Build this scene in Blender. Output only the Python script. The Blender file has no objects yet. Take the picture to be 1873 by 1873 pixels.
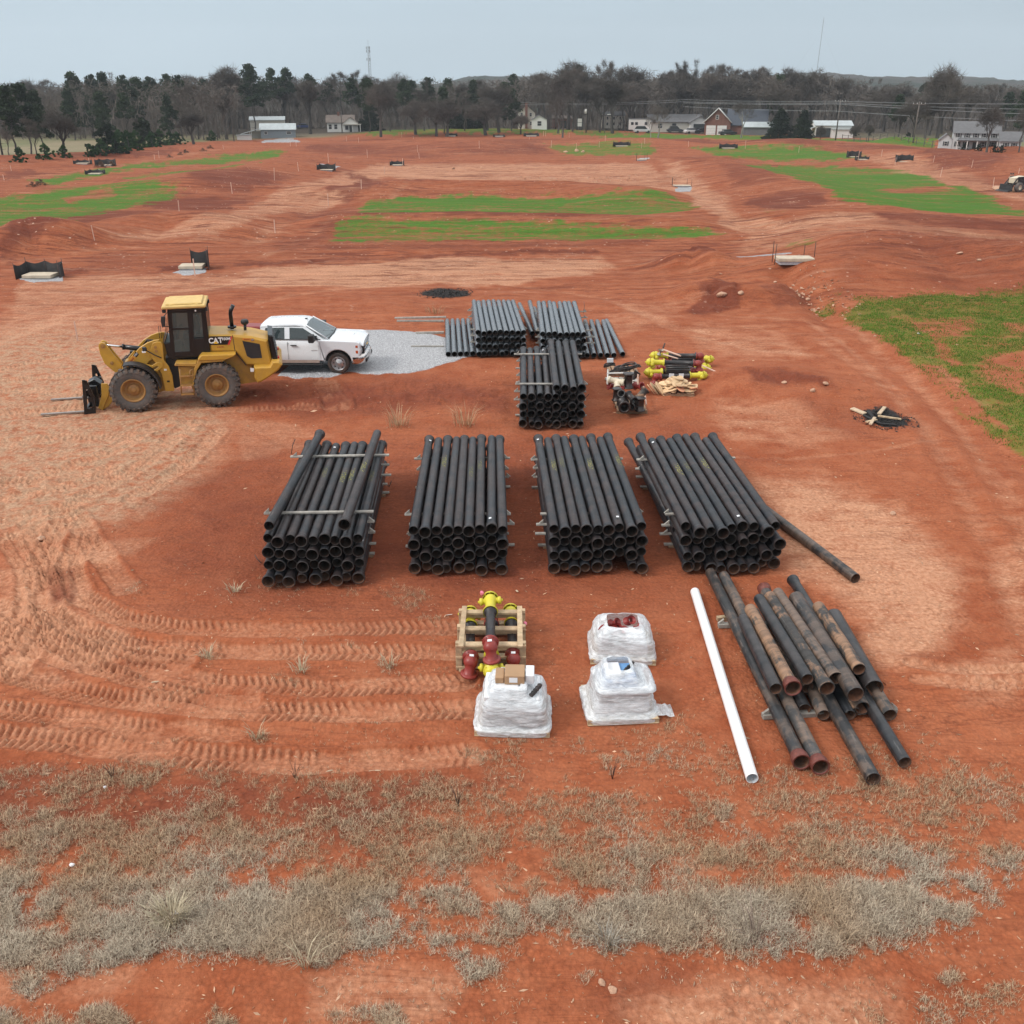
import bpy, math, random
import numpy as np
from mathutils import Vector, Matrix
R = math.radians
scene = bpy.context.scene
COL = scene.collection

# ------------------------------------------------------------------ camera
H = 10.0          # drone height over the yard, metres
PITCH = 24.0      # degrees below the horizon
F = 1729.0        # focal length in photo pixels (photo 1873 square)
CX = CY = 936.5
cam_d = bpy.data.cameras.new('camera'); cam = bpy.data.objects.new('camera', cam_d); COL.objects.link(cam)
cam.location = (0, 0, H); cam.rotation_euler = (R(90 - PITCH), 0, 0)
cam_d.sensor_width = 36; cam_d.lens = F / 1873 * 36; cam_d.clip_start = 0.1; cam_d.clip_end = 12000
scene.camera = cam

# ------------------------------------------------------------------ sky and light (thin even overcast)
SUN_EL, SUN_AZ = 44.0, -112.0      # azimuth from +Y towards +X
w = bpy.data.worlds.new('World'); scene.world = w; w.use_nodes = True
nt = w.node_tree; nt.nodes.clear()
N = nt.nodes.new; L = nt.links.new
out = N('ShaderNodeOutputWorld'); bg = N('ShaderNodeBackground'); bg.inputs[1].default_value = 0.1
sky = N('ShaderNodeTexSky'); sky.sky_type = 'NISHITA'; sky.sun_disc = False
sky.sun_elevation = R(SUN_EL); sky.sun_rotation = R(SUN_AZ)
sky.air_density = 1.0; sky.dust_density = 2.0; sky.altitude = 200
tc = N('ShaderNodeTexCoord'); sep = N('ShaderNodeSeparateXYZ'); L(tc.outputs['Generated'], sep.inputs[0])
ramp = N('ShaderNodeValToRGB'); ramp.color_ramp.interpolation = 'B_SPLINE'
els = ramp.color_ramp.elements
els[0].position = 0.0; els[0].color = (.400, .500, .560, 1)
els[1].position = 1.0; els[1].color = (1.50, 1.46, 1.40, 1)
e = els.new(0.12); e.color = (.350, .445, .520, 1)
e = els.new(0.35); e.color = (.70, .745, .775, 1)
e = els.new(0.65); e.color = (1.20, 1.19, 1.17, 1)
L(sep.outputs['Z'], ramp.inputs[0])
# veil is a little brighter towards the sun (to the left) and faintly mottled
az = N('ShaderNodeMapRange'); az.inputs['From Min'].default_value = -0.6; az.inputs['From Max'].default_value = 0.6
az.inputs['To Min'].default_value = 11.6; az.inputs['To Max'].default_value = 9.1
L(sep.outputs['X'], az.inputs['Value'])
mp = N('ShaderNodeMapping'); mp.inputs['Scale'].default_value = (1.2, 1.2, 7.0); L(tc.outputs['Generated'], mp.inputs[0])
cn = N('ShaderNodeTexNoise'); cn.inputs['Scale'].default_value = 2.2; cn.inputs['Detail'].default_value = 4; L(mp.outputs[0], cn.inputs['Vector'])
cr = N('ShaderNodeMapRange'); cr.inputs['From Min'].default_value = .25; cr.inputs['From Max'].default_value = .75
cr.inputs['To Min'].default_value = .94; cr.inputs['To Max'].default_value = 1.06; L(cn.outputs[0], cr.inputs['Value'])
mm = N('ShaderNodeMath'); mm.operation = 'MULTIPLY'; L(az.outputs[0], mm.inputs[0]); L(cr.outputs[0], mm.inputs[1])
vs = N('ShaderNodeVectorMath'); vs.operation = 'SCALE'; L(ramp.outputs[0], vs.inputs[0]); L(mm.outputs[0], vs.inputs['Scale'])
mx = N('ShaderNodeMix'); mx.data_type = 'RGBA'; mx.inputs['Factor'].default_value = .93
L(sky.outputs[0], mx.inputs['A']); L(vs.outputs[0], mx.inputs['B'])
L(mx.outputs['Result'], bg.inputs[0]); L(bg.outputs[0], out.inputs[0])
sd = bpy.data.lights.new('sun', 'SUN'); sd.energy = 1.5; sd.angle = R(14); sd.color = (1, .96, .9)
sun = bpy.data.objects.new('sun', sd); COL.objects.link(sun); sun.location = (0, 0, 60)
se, sa = R(SUN_EL), R(SUN_AZ)
sdir = Vector((math.sin(sa) * math.cos(se), math.cos(sa) * math.cos(se), math.sin(se)))
sun.rotation_euler = sdir.to_track_quat('Z', 'Y').to_euler()
vsn = scene.view_settings; vsn.view_transform = 'Standard'; vsn.look = 'None'; vsn.gamma = 1; vsn.use_curve_mapping = False
vsn.exposure = 0.45
scene.render.engine = 'CYCLES'
try:
    scene.cycles.max_bounces = 6; scene.cycles.transparent_max_bounces = 16; scene.cycles.volume_bounces = 0
    scene.cycles.use_denoising = True
except Exception: pass

# ------------------------------------------------------------------ projection helpers
cp, sp_ = math.cos(R(PITCH)), math.sin(R(PITCH))
def ray(px, py):
    u = (px - CX) / F; v = (CY - py) / F
    return Vector((u, cp + v * sp_, -sp_ + v * cp))
def U(px, py, z=0.0):
    """world point at height z seen at photo pixel (px, py)"""
    d = ray(px, py); t = (z - H) / d.z
    return Vector((d.x * t, d.y * t, z))
def AT(px, py, D):
    """world point at ground distance y = D on the ray through (px, py)"""
    d = ray(px, py); t = D / d.y
    return Vector((d.x * t, D, H + d.z * t))

# ------------------------------------------------------------------ numpy noise
def _hash(ix, iy, seed):
    h = (ix.astype(np.int64) * 374761393 + iy.astype(np.int64) * 668265263 + seed * 1442695041) & 0xffffffff
    h = ((h ^ (h >> 13)) * 1274126177) & 0xffffffff
    return ((h ^ (h >> 16)) & 0xffff) / 65535.0
def vnoise(x, y, seed=0):
    ix = np.floor(x); iy = np.floor(y); fx = x - ix; fy = y - iy
    fx = fx * fx * (3 - 2 * fx); fy = fy * fy * (3 - 2 * fy)
    a = _hash(ix, iy, seed); b = _hash(ix + 1, iy, seed); c = _hash(ix, iy + 1, seed); d = _hash(ix + 1, iy + 1, seed)
    return (a * (1 - fx) + b * fx) * (1 - fy) + (c * (1 - fx) + d * fx) * fy
def fbm(x, y, octs=4, seed=0, gain=.5):
    s = np.zeros_like(x); a = 1.0; t = 0
    for o in range(octs):
        s += a * vnoise(x * 2 ** o + 17.3 * o, y * 2 ** o - 9.1 * o, seed + o); t += a; a *= gain
    return s / t
def sstep(a, b, v):
    t = np.clip((v - a) / (b - a), 0, 1); return t * t * (3 - 2 * t)

# ------------------------------------------------------------------ terrain relief (shared by ground and placement)
def GXY(px, py):
    p = U(px, py); return p.x, p.y
# ridges: photo polyline, half width m, height m
RIDGES = [
    ([(1240, 492), (1268, 484), (1300, 498)], 1.5, .5), ([(1272, 545), (1300, 536), (1330, 548)], 1.5, .45),
    ([(1390, 552), (1425, 545)], 1.2, .35),
    ([(1350, 700), (1430, 692), (1500, 715)], 1.7, .35), ([(1375, 720), (1470, 745)], .9, .12),
    ([(0, 455), (60, 440), (110, 447)], 3, .9), ([(190, 428), (330, 408), (420, 425)], 4.5, .6),
    ([(330, 345), (470, 322), (560, 300)], 8, .7), ([(650, 355), (800, 348), (1000, 350), (1180, 362)], 6, .75),
    ([(650, 410), (850, 408), (1100, 412), (1250, 420)], 4, .45),
    ([(1520, 505), (1640, 480), (1873, 500)], 6, 1.1), ([(1480, 445), (1650, 430), (1873, 425)], 6, .6),
    ([(1330, 395), (1450, 410), (1600, 405)], 6, .6), ([(1290, 300), (1420, 340), (1520, 370)], 7, .6),
    ([(560, 278), (700, 268), (860, 276)], 14, .6), ([(900, 272), (1040, 262), (1150, 270)], 14, .5),
    ([(1180, 268), (1300, 258), (1420, 268)], 12, .6), ([(1430, 276), (1560, 272), (1700, 290)], 12, .8),
    ([(1740, 300), (1873, 315)], 10, .8), ([(0, 300), (200, 285), (420, 268)], 12, .6),
    ([(1640, 265), (1760, 272), (1873, 283)], 5, 1.0),
    ([(430, 545), (560, 552), (720, 560)], 2.2, .18), ([(930, 548), (1080, 560), (1200, 590)], 2, .12),
    ([(640, 247), (900, 241), (1120, 243)], 14, .5),
]
DIPS = [([(1430, 520), (1500, 560), (1530, 590)], .9, -.35), ([(1440, 480), (1480, 500)], 2.5, -.3),
        ([(470, 440), (560, 390), (700, 330)], 3, -.25), ([(1270, 340), (1330, 400), (1400, 440)], 4, -.3),
        ([(1600, 640), (1720, 740), (1873, 850)], 1.0, -.15), ([(440, 735), (560, 745)], 1.5, -.04)]
def seg_dist(x, y, pts):
    """distance, arc length and side offset to a world polyline"""
    best = np.full_like(x, 1e9); S = np.zeros_like(x); T = np.zeros_like(x); s0 = 0.0
    for (ax, ay), (bx, by) in zip(pts[:-1], pts[1:]):
        dx, dy = bx - ax, by - ay; L2 = dx * dx + dy * dy; ln = math.sqrt(L2)
        t = np.clip(((x - ax) * dx + (y - ay) * dy) / L2, 0, 1)
        ex = x - ax - t * dx; ey = y - ay - t * dy
        d = np.sqrt(ex * ex + ey * ey); m = d < best
        best = np.where(m, d, best); S = np.where(m, s0 + t * ln, S)
        T = np.where(m, (dx * ey - dy * ex) / ln, T); s0 += ln
    return best, S, T
_RW = [([GXY(*p) for p in pl], hw, h) for pl, hw, h in RIDGES + DIPS]
# swell for the whole site: level yard, gentle roll beyond 55 m
def Zg(x, y):
    x = np.asarray(x, float); y = np.asarray(y, float)
    z = np.zeros_like(x)
    far = sstep(45, 110, y)
    z += far * (fbm(x / 46, y / 60, 3, 5) - .5) * 1.6
    z -= sstep(6, 11, -(y - 7)) * 0  # yard stays level under the drone
    for pl, hw, h in _RW:
        xs = [p[0] for p in pl]; ys = [p[1] for p in pl]; m = hw * 2.2; h = h * (1.55 if abs(h) >= .4 else 1.2)
        sel = (x > min(xs) - m) & (x < max(xs) + m) & (y > min(ys) - m) & (y < max(ys) + m)
        if not sel.any(): continue
        d, _, _ = seg_dist(x[sel], y[sel], pl)
        d = d * (1 + .35 * (fbm(x[sel] / (hw * .8), y[sel] / (hw * .8), 3, 31) - .5))
        z[sel] += h * np.exp(-(d / hw) ** 2 * 1.1)
    return z
def Z1(x, y): return float(Zg(np.array([x]), np.array([y]))[0])
def G(px, py):
    """point of the terrain seen at photo pixel (px, py)"""
    p = U(px, py)
    for _ in range(8):
        z = Z1(p.x, p.y); q = U(px, py, z); p = Vector(((p.x + q.x) / 2, (p.y + q.y) / 2, z))
    p.z = Z1(p.x, p.y); return p
def PIX(x, y, z=None):
    """photo pixel of a world point (arrays), on the level plane by default"""
    zz = 0.0 if z is None else z
    dep = y * cp + (H - zz) * sp_
    v = y * sp_ - (H - zz) * cp
    dep = np.where(dep < .5, .5, dep)
    return CX + F * x / dep, CY - F * v / dep

# ------------------------------------------------------------------ scene graph helpers
def tag(o, label=None, cat=None, group=None, kind=None):
    if label: o['label'] = label
    if cat: o['category'] = cat
    if group: o['group'] = group
    if kind: o['kind'] = kind
    return o
def thing(name, label, cat, loc=(0, 0, 0), rz=0.0, group=None, rot=None):
    o = bpy.data.objects.new(name, None); COL.objects.link(o); o.empty_display_size = .2
    o.location = loc; o.rotation_euler = rot if rot else (0, 0, rz)
    return tag(o, label, cat, group)
def link(name, me, parent=None, loc=None, rot=None):
    o = bpy.data.objects.new(name, me); COL.objects.link(o)
    if parent: o.parent = parent
    if loc is not None: o.location = loc
    if rot is not None: o.rotation_euler = rot
    return o
def copy_tree(o, parent=None):
    c = o.copy(); COL.objects.link(c)
    if parent is not None: c.parent = parent
    for ch in list(o.children): copy_tree(ch, c)
    return c
ORD = ['', 'first', 'second', 'third', 'fourth', 'fifth', 'sixth', 'seventh', 'eighth', 'ninth', 'tenth', 'eleventh', 'twelfth']

class MB:
    """collects simple solids and links them as one mesh object"""
    def __init__(s): s.v = []; s.f = []; s.m = []; s.sm = []; s.cur = 0; s.smooth = False
    def _add(s, vs, fs, smooth=None):
        b = len(s.v); s.v += [tuple(q) for q in vs]; s.f += [tuple(b + i for i in f) for f in fs]
        s.m += [s.cur] * len(fs); s.sm += [s.smooth if smooth is None else smooth] * len(fs); return s
    def box(s, x0, x1, y0, y1, z0, z1, M=None):
        vs = [Vector((x, y, z)) for z in (z0, z1) for y in (y0, y1) for x in (x0, x1)]
        if M is not None: vs = [M @ q for q in vs]
        return s._add(vs, [(0, 2, 3, 1), (4, 5, 7, 6), (0, 1, 5, 4), (2, 6, 7, 3), (0, 4, 6, 2), (1, 3, 7, 5)], False)
    def cbox(s, x0, x1, y0, y1, z0, z1, c, M=None):
        """box with chamfered vertical-and-top edges (chamfer c)"""
        ring = lambda k, z: [(x0 + k, y0 + c, z), (x0 + c, y0 + k, z), (x1 - c, y0 + k, z), (x1 - k, y0 + c, z), (x1 - k, y1 - c, z), (x1 - c, y1 - k, z), (x0 + c, y1 - k, z), (x0 + k, y1 - c, z)]
        vs = ring(c, z0) + ring(0, z0 + c) + ring(0, z1 - c) + ring(c, z1)
        vs = [Vector(q) for q in vs]
        if M is not None: vs = [M @ q for q in vs]
        fs = [tuple(range(7, -1, -1)), tuple(range(24, 32))]
        for k in range(3):
            for i in range(8): j = (i + 1) % 8; fs.append((k * 8 + i, k * 8 + j, k * 8 + 8 + j, k * 8 + 8 + i))
        return s._add(vs, fs, False)
    def prism(s, pts, y0, y1, c=0.0, M=None):
        """polygon of (x, z) extruded along y with an optional chamfer on both faces"""
        n = len(pts); area = sum(pts[i][0] * pts[(i + 1) % n][1] - pts[(i + 1) % n][0] * pts[i][1] for i in range(n))
        if area < 0: pts = pts[::-1]
        P = [Vector(p) for p in pts]
        def inset(d):
            r = []
            for i in range(n):
                a, b, q = P[i - 1], P[i], P[(i + 1) % n]
                e1 = (b - a).normalized(); e2 = (q - b).normalized()
                n1 = Vector((-e1.y, e1.x)); n2 = Vector((-e2.y, e2.x)); m = n1 + n2
                k = d / max(.35, 1 + n1.dot(n2)); r.append(b + m * k)
            return r
        rings = []
        if c > 0:
            q = inset(c); rings = [(q, y0), (P, y0 + c), (P, y1 - c), (q, y1)]
        else: rings = [(P, y0), (P, y1)]
        vs = [Vector((p.x, y, p.y)) for ring, y in rings for p in ring]
        if M is not None: vs = [M @ q for q in vs]
        fs = [tuple(range(n)), tuple(reversed([(len(rings) - 1) * n + i for i in range(n)]))]
        for k in range(len(rings) - 1):
            for i in range(n):
                j = (i + 1) % n; fs.append((k * n + i, (k + 1) * n + i, (k + 1) * n + j, k * n + j))
        return s._add(vs, fs, False)
    def tube(s, pts, r, seg=10, caps=True, smooth=True):
        """round bar along points; r number or list"""
        pts = [Vector(p) for p in pts]; n = len(pts); rr = r if isinstance(r, (list, tuple)) else [r] * n
        vs = []; up = None
        for i, p in enumerate(pts):
            d = (pts[min(i + 1, n - 1)] - pts[max(i - 1, 0)]).normalized()
            if up is None: up = d.orthogonal().normalized()
            up = (up - d * up.dot(d)); up = up.normalized() if up.length > 1e-6 else d.orthogonal().normalized()
            sd_ = d.cross(up)
            for k in range(seg):
                a = 2 * math.pi * k / seg; vs.append(p + (up * math.cos(a) + sd_ * math.sin(a)) * rr[i])
        fs = []
        for i in range(n - 1):
            for k in range(seg): j = (k + 1) % seg; fs.append((i * seg + k, i * seg + j, (i + 1) * seg + j, (i + 1) * seg + k))
        s._add(vs, fs, smooth)
        if caps:
            b = len(s.v) - len(vs)
            s.f += [tuple(b + k for k in reversed(range(seg))), tuple(b + (n - 1) * seg + k for k in range(seg))]
            s.m += [s.cur] * 2; s.sm += [False] * 2
        return s
    def lathe(s, prof, seg=20, M=None, smooth=True, close=False):
        """profile of (r, x) turned about the x axis"""
        vs = []
        for r, x in prof:
            for k in range(seg): a = 2 * math.pi * k / seg; vs.append(Vector((x, r * math.cos(a), r * math.sin(a))))
        if M is not None: vs = [M @ q for q in vs]
        fs = []; n = len(prof)
        for i in range(n if close else n - 1):
            i2 = (i + 1) % n
            for k in range(seg): j = (k + 1) % seg; fs.append((i * seg + k, i2 * seg + k, i2 * seg + j, i * seg + j))
        return s._add(vs, fs, smooth)
    def mesh(s, name, mats):
        me = bpy.data.meshes.new(name); me.from_pydata(s.v, [], s.f)
        if not isinstance(mats, (list, tuple)): mats = [mats]
        for m in mats: me.materials.append(m)
        me.polygons.foreach_set('material_index', s.m); me.polygons.foreach_set('use_smooth', s.sm)
        me.update(); return me
    def build(s, name, mats, parent=None, loc=None, rot=None): return link(name, s.mesh(name, mats), parent, loc, rot)
def np_mesh(name, V, Fc, mats, smooth=False, attr=None):
    """fast mesh from arrays; faces all the same size"""
    me = bpy.data.meshes.new(name); nv = len(V); nf, k = Fc.shape
    me.vertices.add(nv); me.vertices.foreach_set('co', np.ascontiguousarray(V, np.float32).ravel())
    me.loops.add(nf * k); me.loops.foreach_set('vertex_index', np.ascontiguousarray(Fc, np.int32).ravel())
    me.polygons.add(nf); me.polygons.foreach_set('loop_start', np.arange(0, nf * k, k, dtype=np.int32))
    try: me.polygons.foreach_set('loop_total', np.full(nf, k, np.int32))
    except Exception: pass
    me.polygons.foreach_set('use_smooth', np.full(nf, smooth))
    for m in (mats if isinstance(mats, (list, tuple)) else [mats]): me.materials.append(m)
    for nm, arr in (attr or {}).items():
        if arr.ndim == 1: a = me.attributes.new(nm, 'FLOAT', 'POINT'); a.data.foreach_set('value', arr.astype(np.float32))
        else: a = me.color_attributes.new(nm, 'FLOAT_COLOR', 'POINT'); a.data.foreach_set('color', arr.astype(np.float32).ravel())
    me.update(calc_edges=True); return me

# ------------------------------------------------------------------ materials
def lin(c):
    return tuple(((v / 255) / 12.92 if v / 255 <= .04045 else ((v / 255 + .055) / 1.055) ** 2.4) for v in c)
class NT:
    """small node tree writer"""
    def __init__(s, m): s.t = m.node_tree; s.t.nodes.clear(); s.out = s.t.nodes.new('ShaderNodeOutputMaterial')
    def n(s, t, **k):
        q = s.t.nodes.new(t)
        for a, b in k.items(): setattr(q, a, b)
        return q
    def l(s, a, b): s.t.links.new(a, b)
    def noise(s, vec, scale, detail=4, rough=.55, dist=0):
        q = s.n('ShaderNodeTexNoise'); q.inputs['Scale'].default_value = scale; q.inputs['Detail'].default_value = detail
        q.inputs['Roughness'].default_value = rough; q.inputs['Distortion'].default_value = dist
        if vec is not None: s.l(vec, q.inputs['Vector'])
        return q.outputs['Fac']
    def rng(s, v, a, b, c=0., d=1., clamp=True):
        q = s.n('ShaderNodeMapRange', clamp=clamp); s.l(v, q.inputs[0])
        for i, x in zip(range(1, 5), (a, b, c, d)): q.inputs[i].default_value = x
        return q.outputs[0]
    def mix(s, f, a, b, mode='MIX'):
        q = s.n('ShaderNodeMix', data_type='RGBA', blend_type=mode)
        for v, i in ((f, 'Factor'), (a, 'A'), (b, 'B')):
            sock = q.inputs[i] if i == 'Factor' else [x for x in q.inputs if x.name == i and x.type == 'RGBA'][0]
            if hasattr(v, 'is_output') or isinstance(v, bpy.types.NodeSocket): s.l(v, sock)
            elif i == 'Factor': sock.default_value = v
            else: sock.default_value = (*v[:3], 1)
        return [x for x in q.outputs if x.type == 'RGBA'][0]
    def math(s, op, a, b=0.0, clamp=False):
        q = s.n('ShaderNodeMath', operation=op, use_clamp=clamp)
        for i, v in enumerate((a, b)):
            if isinstance(v, bpy.types.NodeSocket): s.l(v, q.inputs[i])
            else: q.inputs[i].default_value = v
        return q.outputs[0]
    def mapping(s, vec, scale=(1, 1, 1), rot=(0, 0, 0)):
        q = s.n('ShaderNodeMapping'); q.inputs['Scale'].default_value = scale; q.inputs['Rotation'].default_value = rot
        s.l(vec, q.inputs[0]); return q.outputs[0]
    def bump(s, h, strength=.3, dist=.02, nrm=None):
        q = s.n('ShaderNodeBump'); q.inputs['Strength'].default_value = strength; q.inputs['Distance'].default_value = dist
        s.l(h, q.inputs['Height'])
        if nrm is not None: s.l(nrm, q.inputs['Normal'])
        return q.outputs[0]
    def bsdf(s, col, rough=.6, metal=0, spec=.5, nrm=None, **k):
        q = s.n('ShaderNodeBsdfPrincipled')
        for v, nm in ((col, 'Base Color'), (rough, 'Roughness'), (metal, 'Metallic'), (spec, 'Specular IOR Level')):
            if isinstance(v, bpy.types.NodeSocket): s.l(v, q.inputs[nm])
            elif nm == 'Base Color': q.inputs[nm].default_value = (*v[:3], 1)
            else: q.inputs[nm].default_value = v
        if nrm is not None: s.l(nrm, q.inputs['Normal'])
        for nm, v in k.items(): q.inputs[nm.replace('_', ' ')].default_value = v
        s.l(q.outputs[0], s.out.inputs[0]); return q
def newmat(name):
    m = bpy.data.materials.new(name); m.use_nodes = True; return m, NT(m)
def mat(name, rgb, rough=.6, metal=0, spec=.5, var=.12, vscale=3., dirt=0., dirt_rgb=(.30, .115, .06), bump=.0, bscale=40., rnd=0.):
    """painted or plain surface with tonal variation, clinging clay dirt and fine relief"""
    m, t = newmat(name); tcn = t.n('ShaderNodeTexCoord'); ob = tcn.outputs['Object']
    a = t.noise(ob, vscale, 5, .6); f = t.rng(a, .3, .7, 1 - var, 1 + var)
    vm = t.n('ShaderNodeVectorMath', operation='SCALE'); vm.inputs[0].default_value = rgb; t.l(f, vm.inputs['Scale'])
    c = vm.outputs[0]
    if rnd:
        oi = t.n('ShaderNodeObjectInfo'); v2 = t.n('ShaderNodeVectorMath', operation='SCALE'); t.l(c, v2.inputs[0])
        t.l(t.rng(oi.outputs['Random'], 0, 1, 1 - rnd, 1 + rnd), v2.inputs['Scale']); c = v2.outputs[0]
    if dirt:
        geo = t.n('ShaderNodeNewGeometry'); d1 = t.noise(geo.outputs['Position'], 5., 6, .65); d2 = t.noise(ob, 22., 4)
        dm = t.math('MULTIPLY', t.rng(d1, .42, .75, 0, 1), t.rng(d2, .3, .7, .4, 1.))
        c = t.mix(t.math('MULTIPLY', dm, dirt, True), c, dirt_rgb)
        rough = t.math('MAXIMUM', rough, t.math('MULTIPLY', dm, .85))
    nrm = t.bump(t.noise(ob, bscale, 4), bump, .01) if bump else None
    t.bsdf(c, rough, metal, spec, nrm); return m
# ================================================================== THE GROUND
def poly_sd(x, y, poly, ys=1.0):
    """signed distance (inside positive) to a polygon; y scaled by ys before measuring"""
    P = [(a, b * ys) for a, b in poly]; y = y * ys
    ins = np.zeros(x.shape, bool); best = np.full(x.shape, 1e9)
    for i in range(len(P)):
        ax, ay = P[i - 1]; bx, by = P[i]
        c = ((ay > y) != (by > y)) & (x < (bx - ax) * (y - ay) / ((by - ay) if by != ay else 1e-9) + ax)
        ins ^= c
        dx, dy = bx - ax, by - ay; t = np.clip(((x - ax) * dx + (y - ay) * dy) / (dx * dx + dy * dy + 1e-9), 0, 1)
        best = np.minimum(best, np.hypot(x - ax - t * dx, y - ay - t * dy))
    return np.where(ins, best, -best)
def blob(M, px, py, poly, soft, amt=1.0, ys=1.0):
    """paint a soft patch (photo-plan polygon) into mask M with max or, if amt<0, erase"""
    xs = [p[0] for p in poly]; yy = [p[1] for p in poly]; m = soft * 1.2; my = soft * 1.2 / ys
    sel = (px > min(xs) - m) & (px < max(xs) + m) & (py > min(yy) - my) & (py < max(yy) + my)
    if not sel.any(): return
    v = sstep(-soft, soft, poly_sd(px[sel], py[sel], poly, ys))
    M[sel] = np.maximum(M[sel], v * amt) if amt >= 0 else M[sel] * (1 + v * amt)
def worldpl(pl): return [GXY(*p) for p in pl]

# ---- the plan of the site (points in photo pixels, laid down on the level plane)
GREEN = [
 ([(-60,372),(60,352),(150,347),(240,345),(300,350),(345,352),(300,365),(240,375),(170,395),(100,408),(0,420),(-80,425)], 9, 1, 2.5),
 ([(60,338),(150,322),(220,305),(330,294),(480,281),(530,282),(500,292),(420,300),(300,304),(230,318),(170,330),(110,342)], 6, 1, 3),
 ([(230,330),(330,318),(430,313),(480,312),(420,322),(330,332),(240,340)], 6, .9, 3),
 ([(-60,432),(30,430),(60,436),(20,446),(-60,448)], 4, .8, 3),
 ([(660,385),(672,371),(720,364),(850,360),(1040,362),(1040,392),(900,396),(740,400),(665,398)], 6, 1, 3),
 ([(1030,364),(1200,364),(1265,374),(1275,392),(1150,396),(1030,392)], 6, .82, 3),
 ([(605,428),(650,415),(760,414),(900,417),(1080,420),(1200,424),(1335,432),(1300,440),(1100,442),(800,446),(610,446)], 6, .85, 3),
 ([(1270,277),(1400,278),(1510,281),(1560,288),(1600,293),(1520,297),(1400,296),(1300,289)], 5, 1, 3),
 ([(1360,310),(1450,303),(1560,306),(1660,314),(1710,326),(1740,340),(1790,352),(1840,372),(1830,386),(1700,396),(1600,386),(1530,378),(1500,355),(1440,335)], 5, 1, 3),
 ([(1560,380),(1700,376),(1860,384),(1880,400),(1700,402),(1600,396)], 6, .8, 3),
 ([(640,243),(800,238),(960,238),(1120,239),(1135,246),(1000,247),(820,247),(690,250),(640,249)], 3, .9, 3),
 ([(1090,246),(1250,244),(1440,247),(1600,255),(1720,266),(1700,274),(1560,272),(1400,266),(1250,256),(1090,252)], 3, 1, 3),
 ([(1000,272),(1160,269),(1200,276),(1190,284),(1040,284)], 4, .85, 3),
 ([(1545,575),(1562,558),(1610,556),(1690,548),(1790,543),(2000,540),(2100,900),(1900,850),(1810,785),(1730,716),(1680,672),(1625,630),(1570,600)], 7, 1, 1.6),
 ([(1500,560),(1530,556),(1525,572),(1505,572)], 4, .8, 2),
 ([(1405,400),(1440,400),(1440,412),(1400,410)], 4, .4, 2), ([(1425,462),(1490,466),(1490,476),(1420,474)], 4, .6, 2),
]
BARE = [([(1660,590),(1760,583),(1790,600),(1740,625),(1680,610)], 9), ([(1790,652),(1873,640),(1960,690),(1900,730),(1820,700),(1780,680)], 11),
        ([(1690,610),(1720,625),(1760,668),(1740,672),(1700,640)], 6), ([(1740,690),(1790,730),(1850,780),(1840,790),(1760,725)], 5),
        ([(120,362),(210,352),(210,360),(130,372)], 4), ([(1600,350),(1720,344),(1760,350),(1640,356)], 3), ([(1830,590),(1873,585),(1900,610),(1850,612)], 8),
        ([(1680,665),(1720,668),(1800,745),(1790,760),(1700,690)], 4)]
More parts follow.
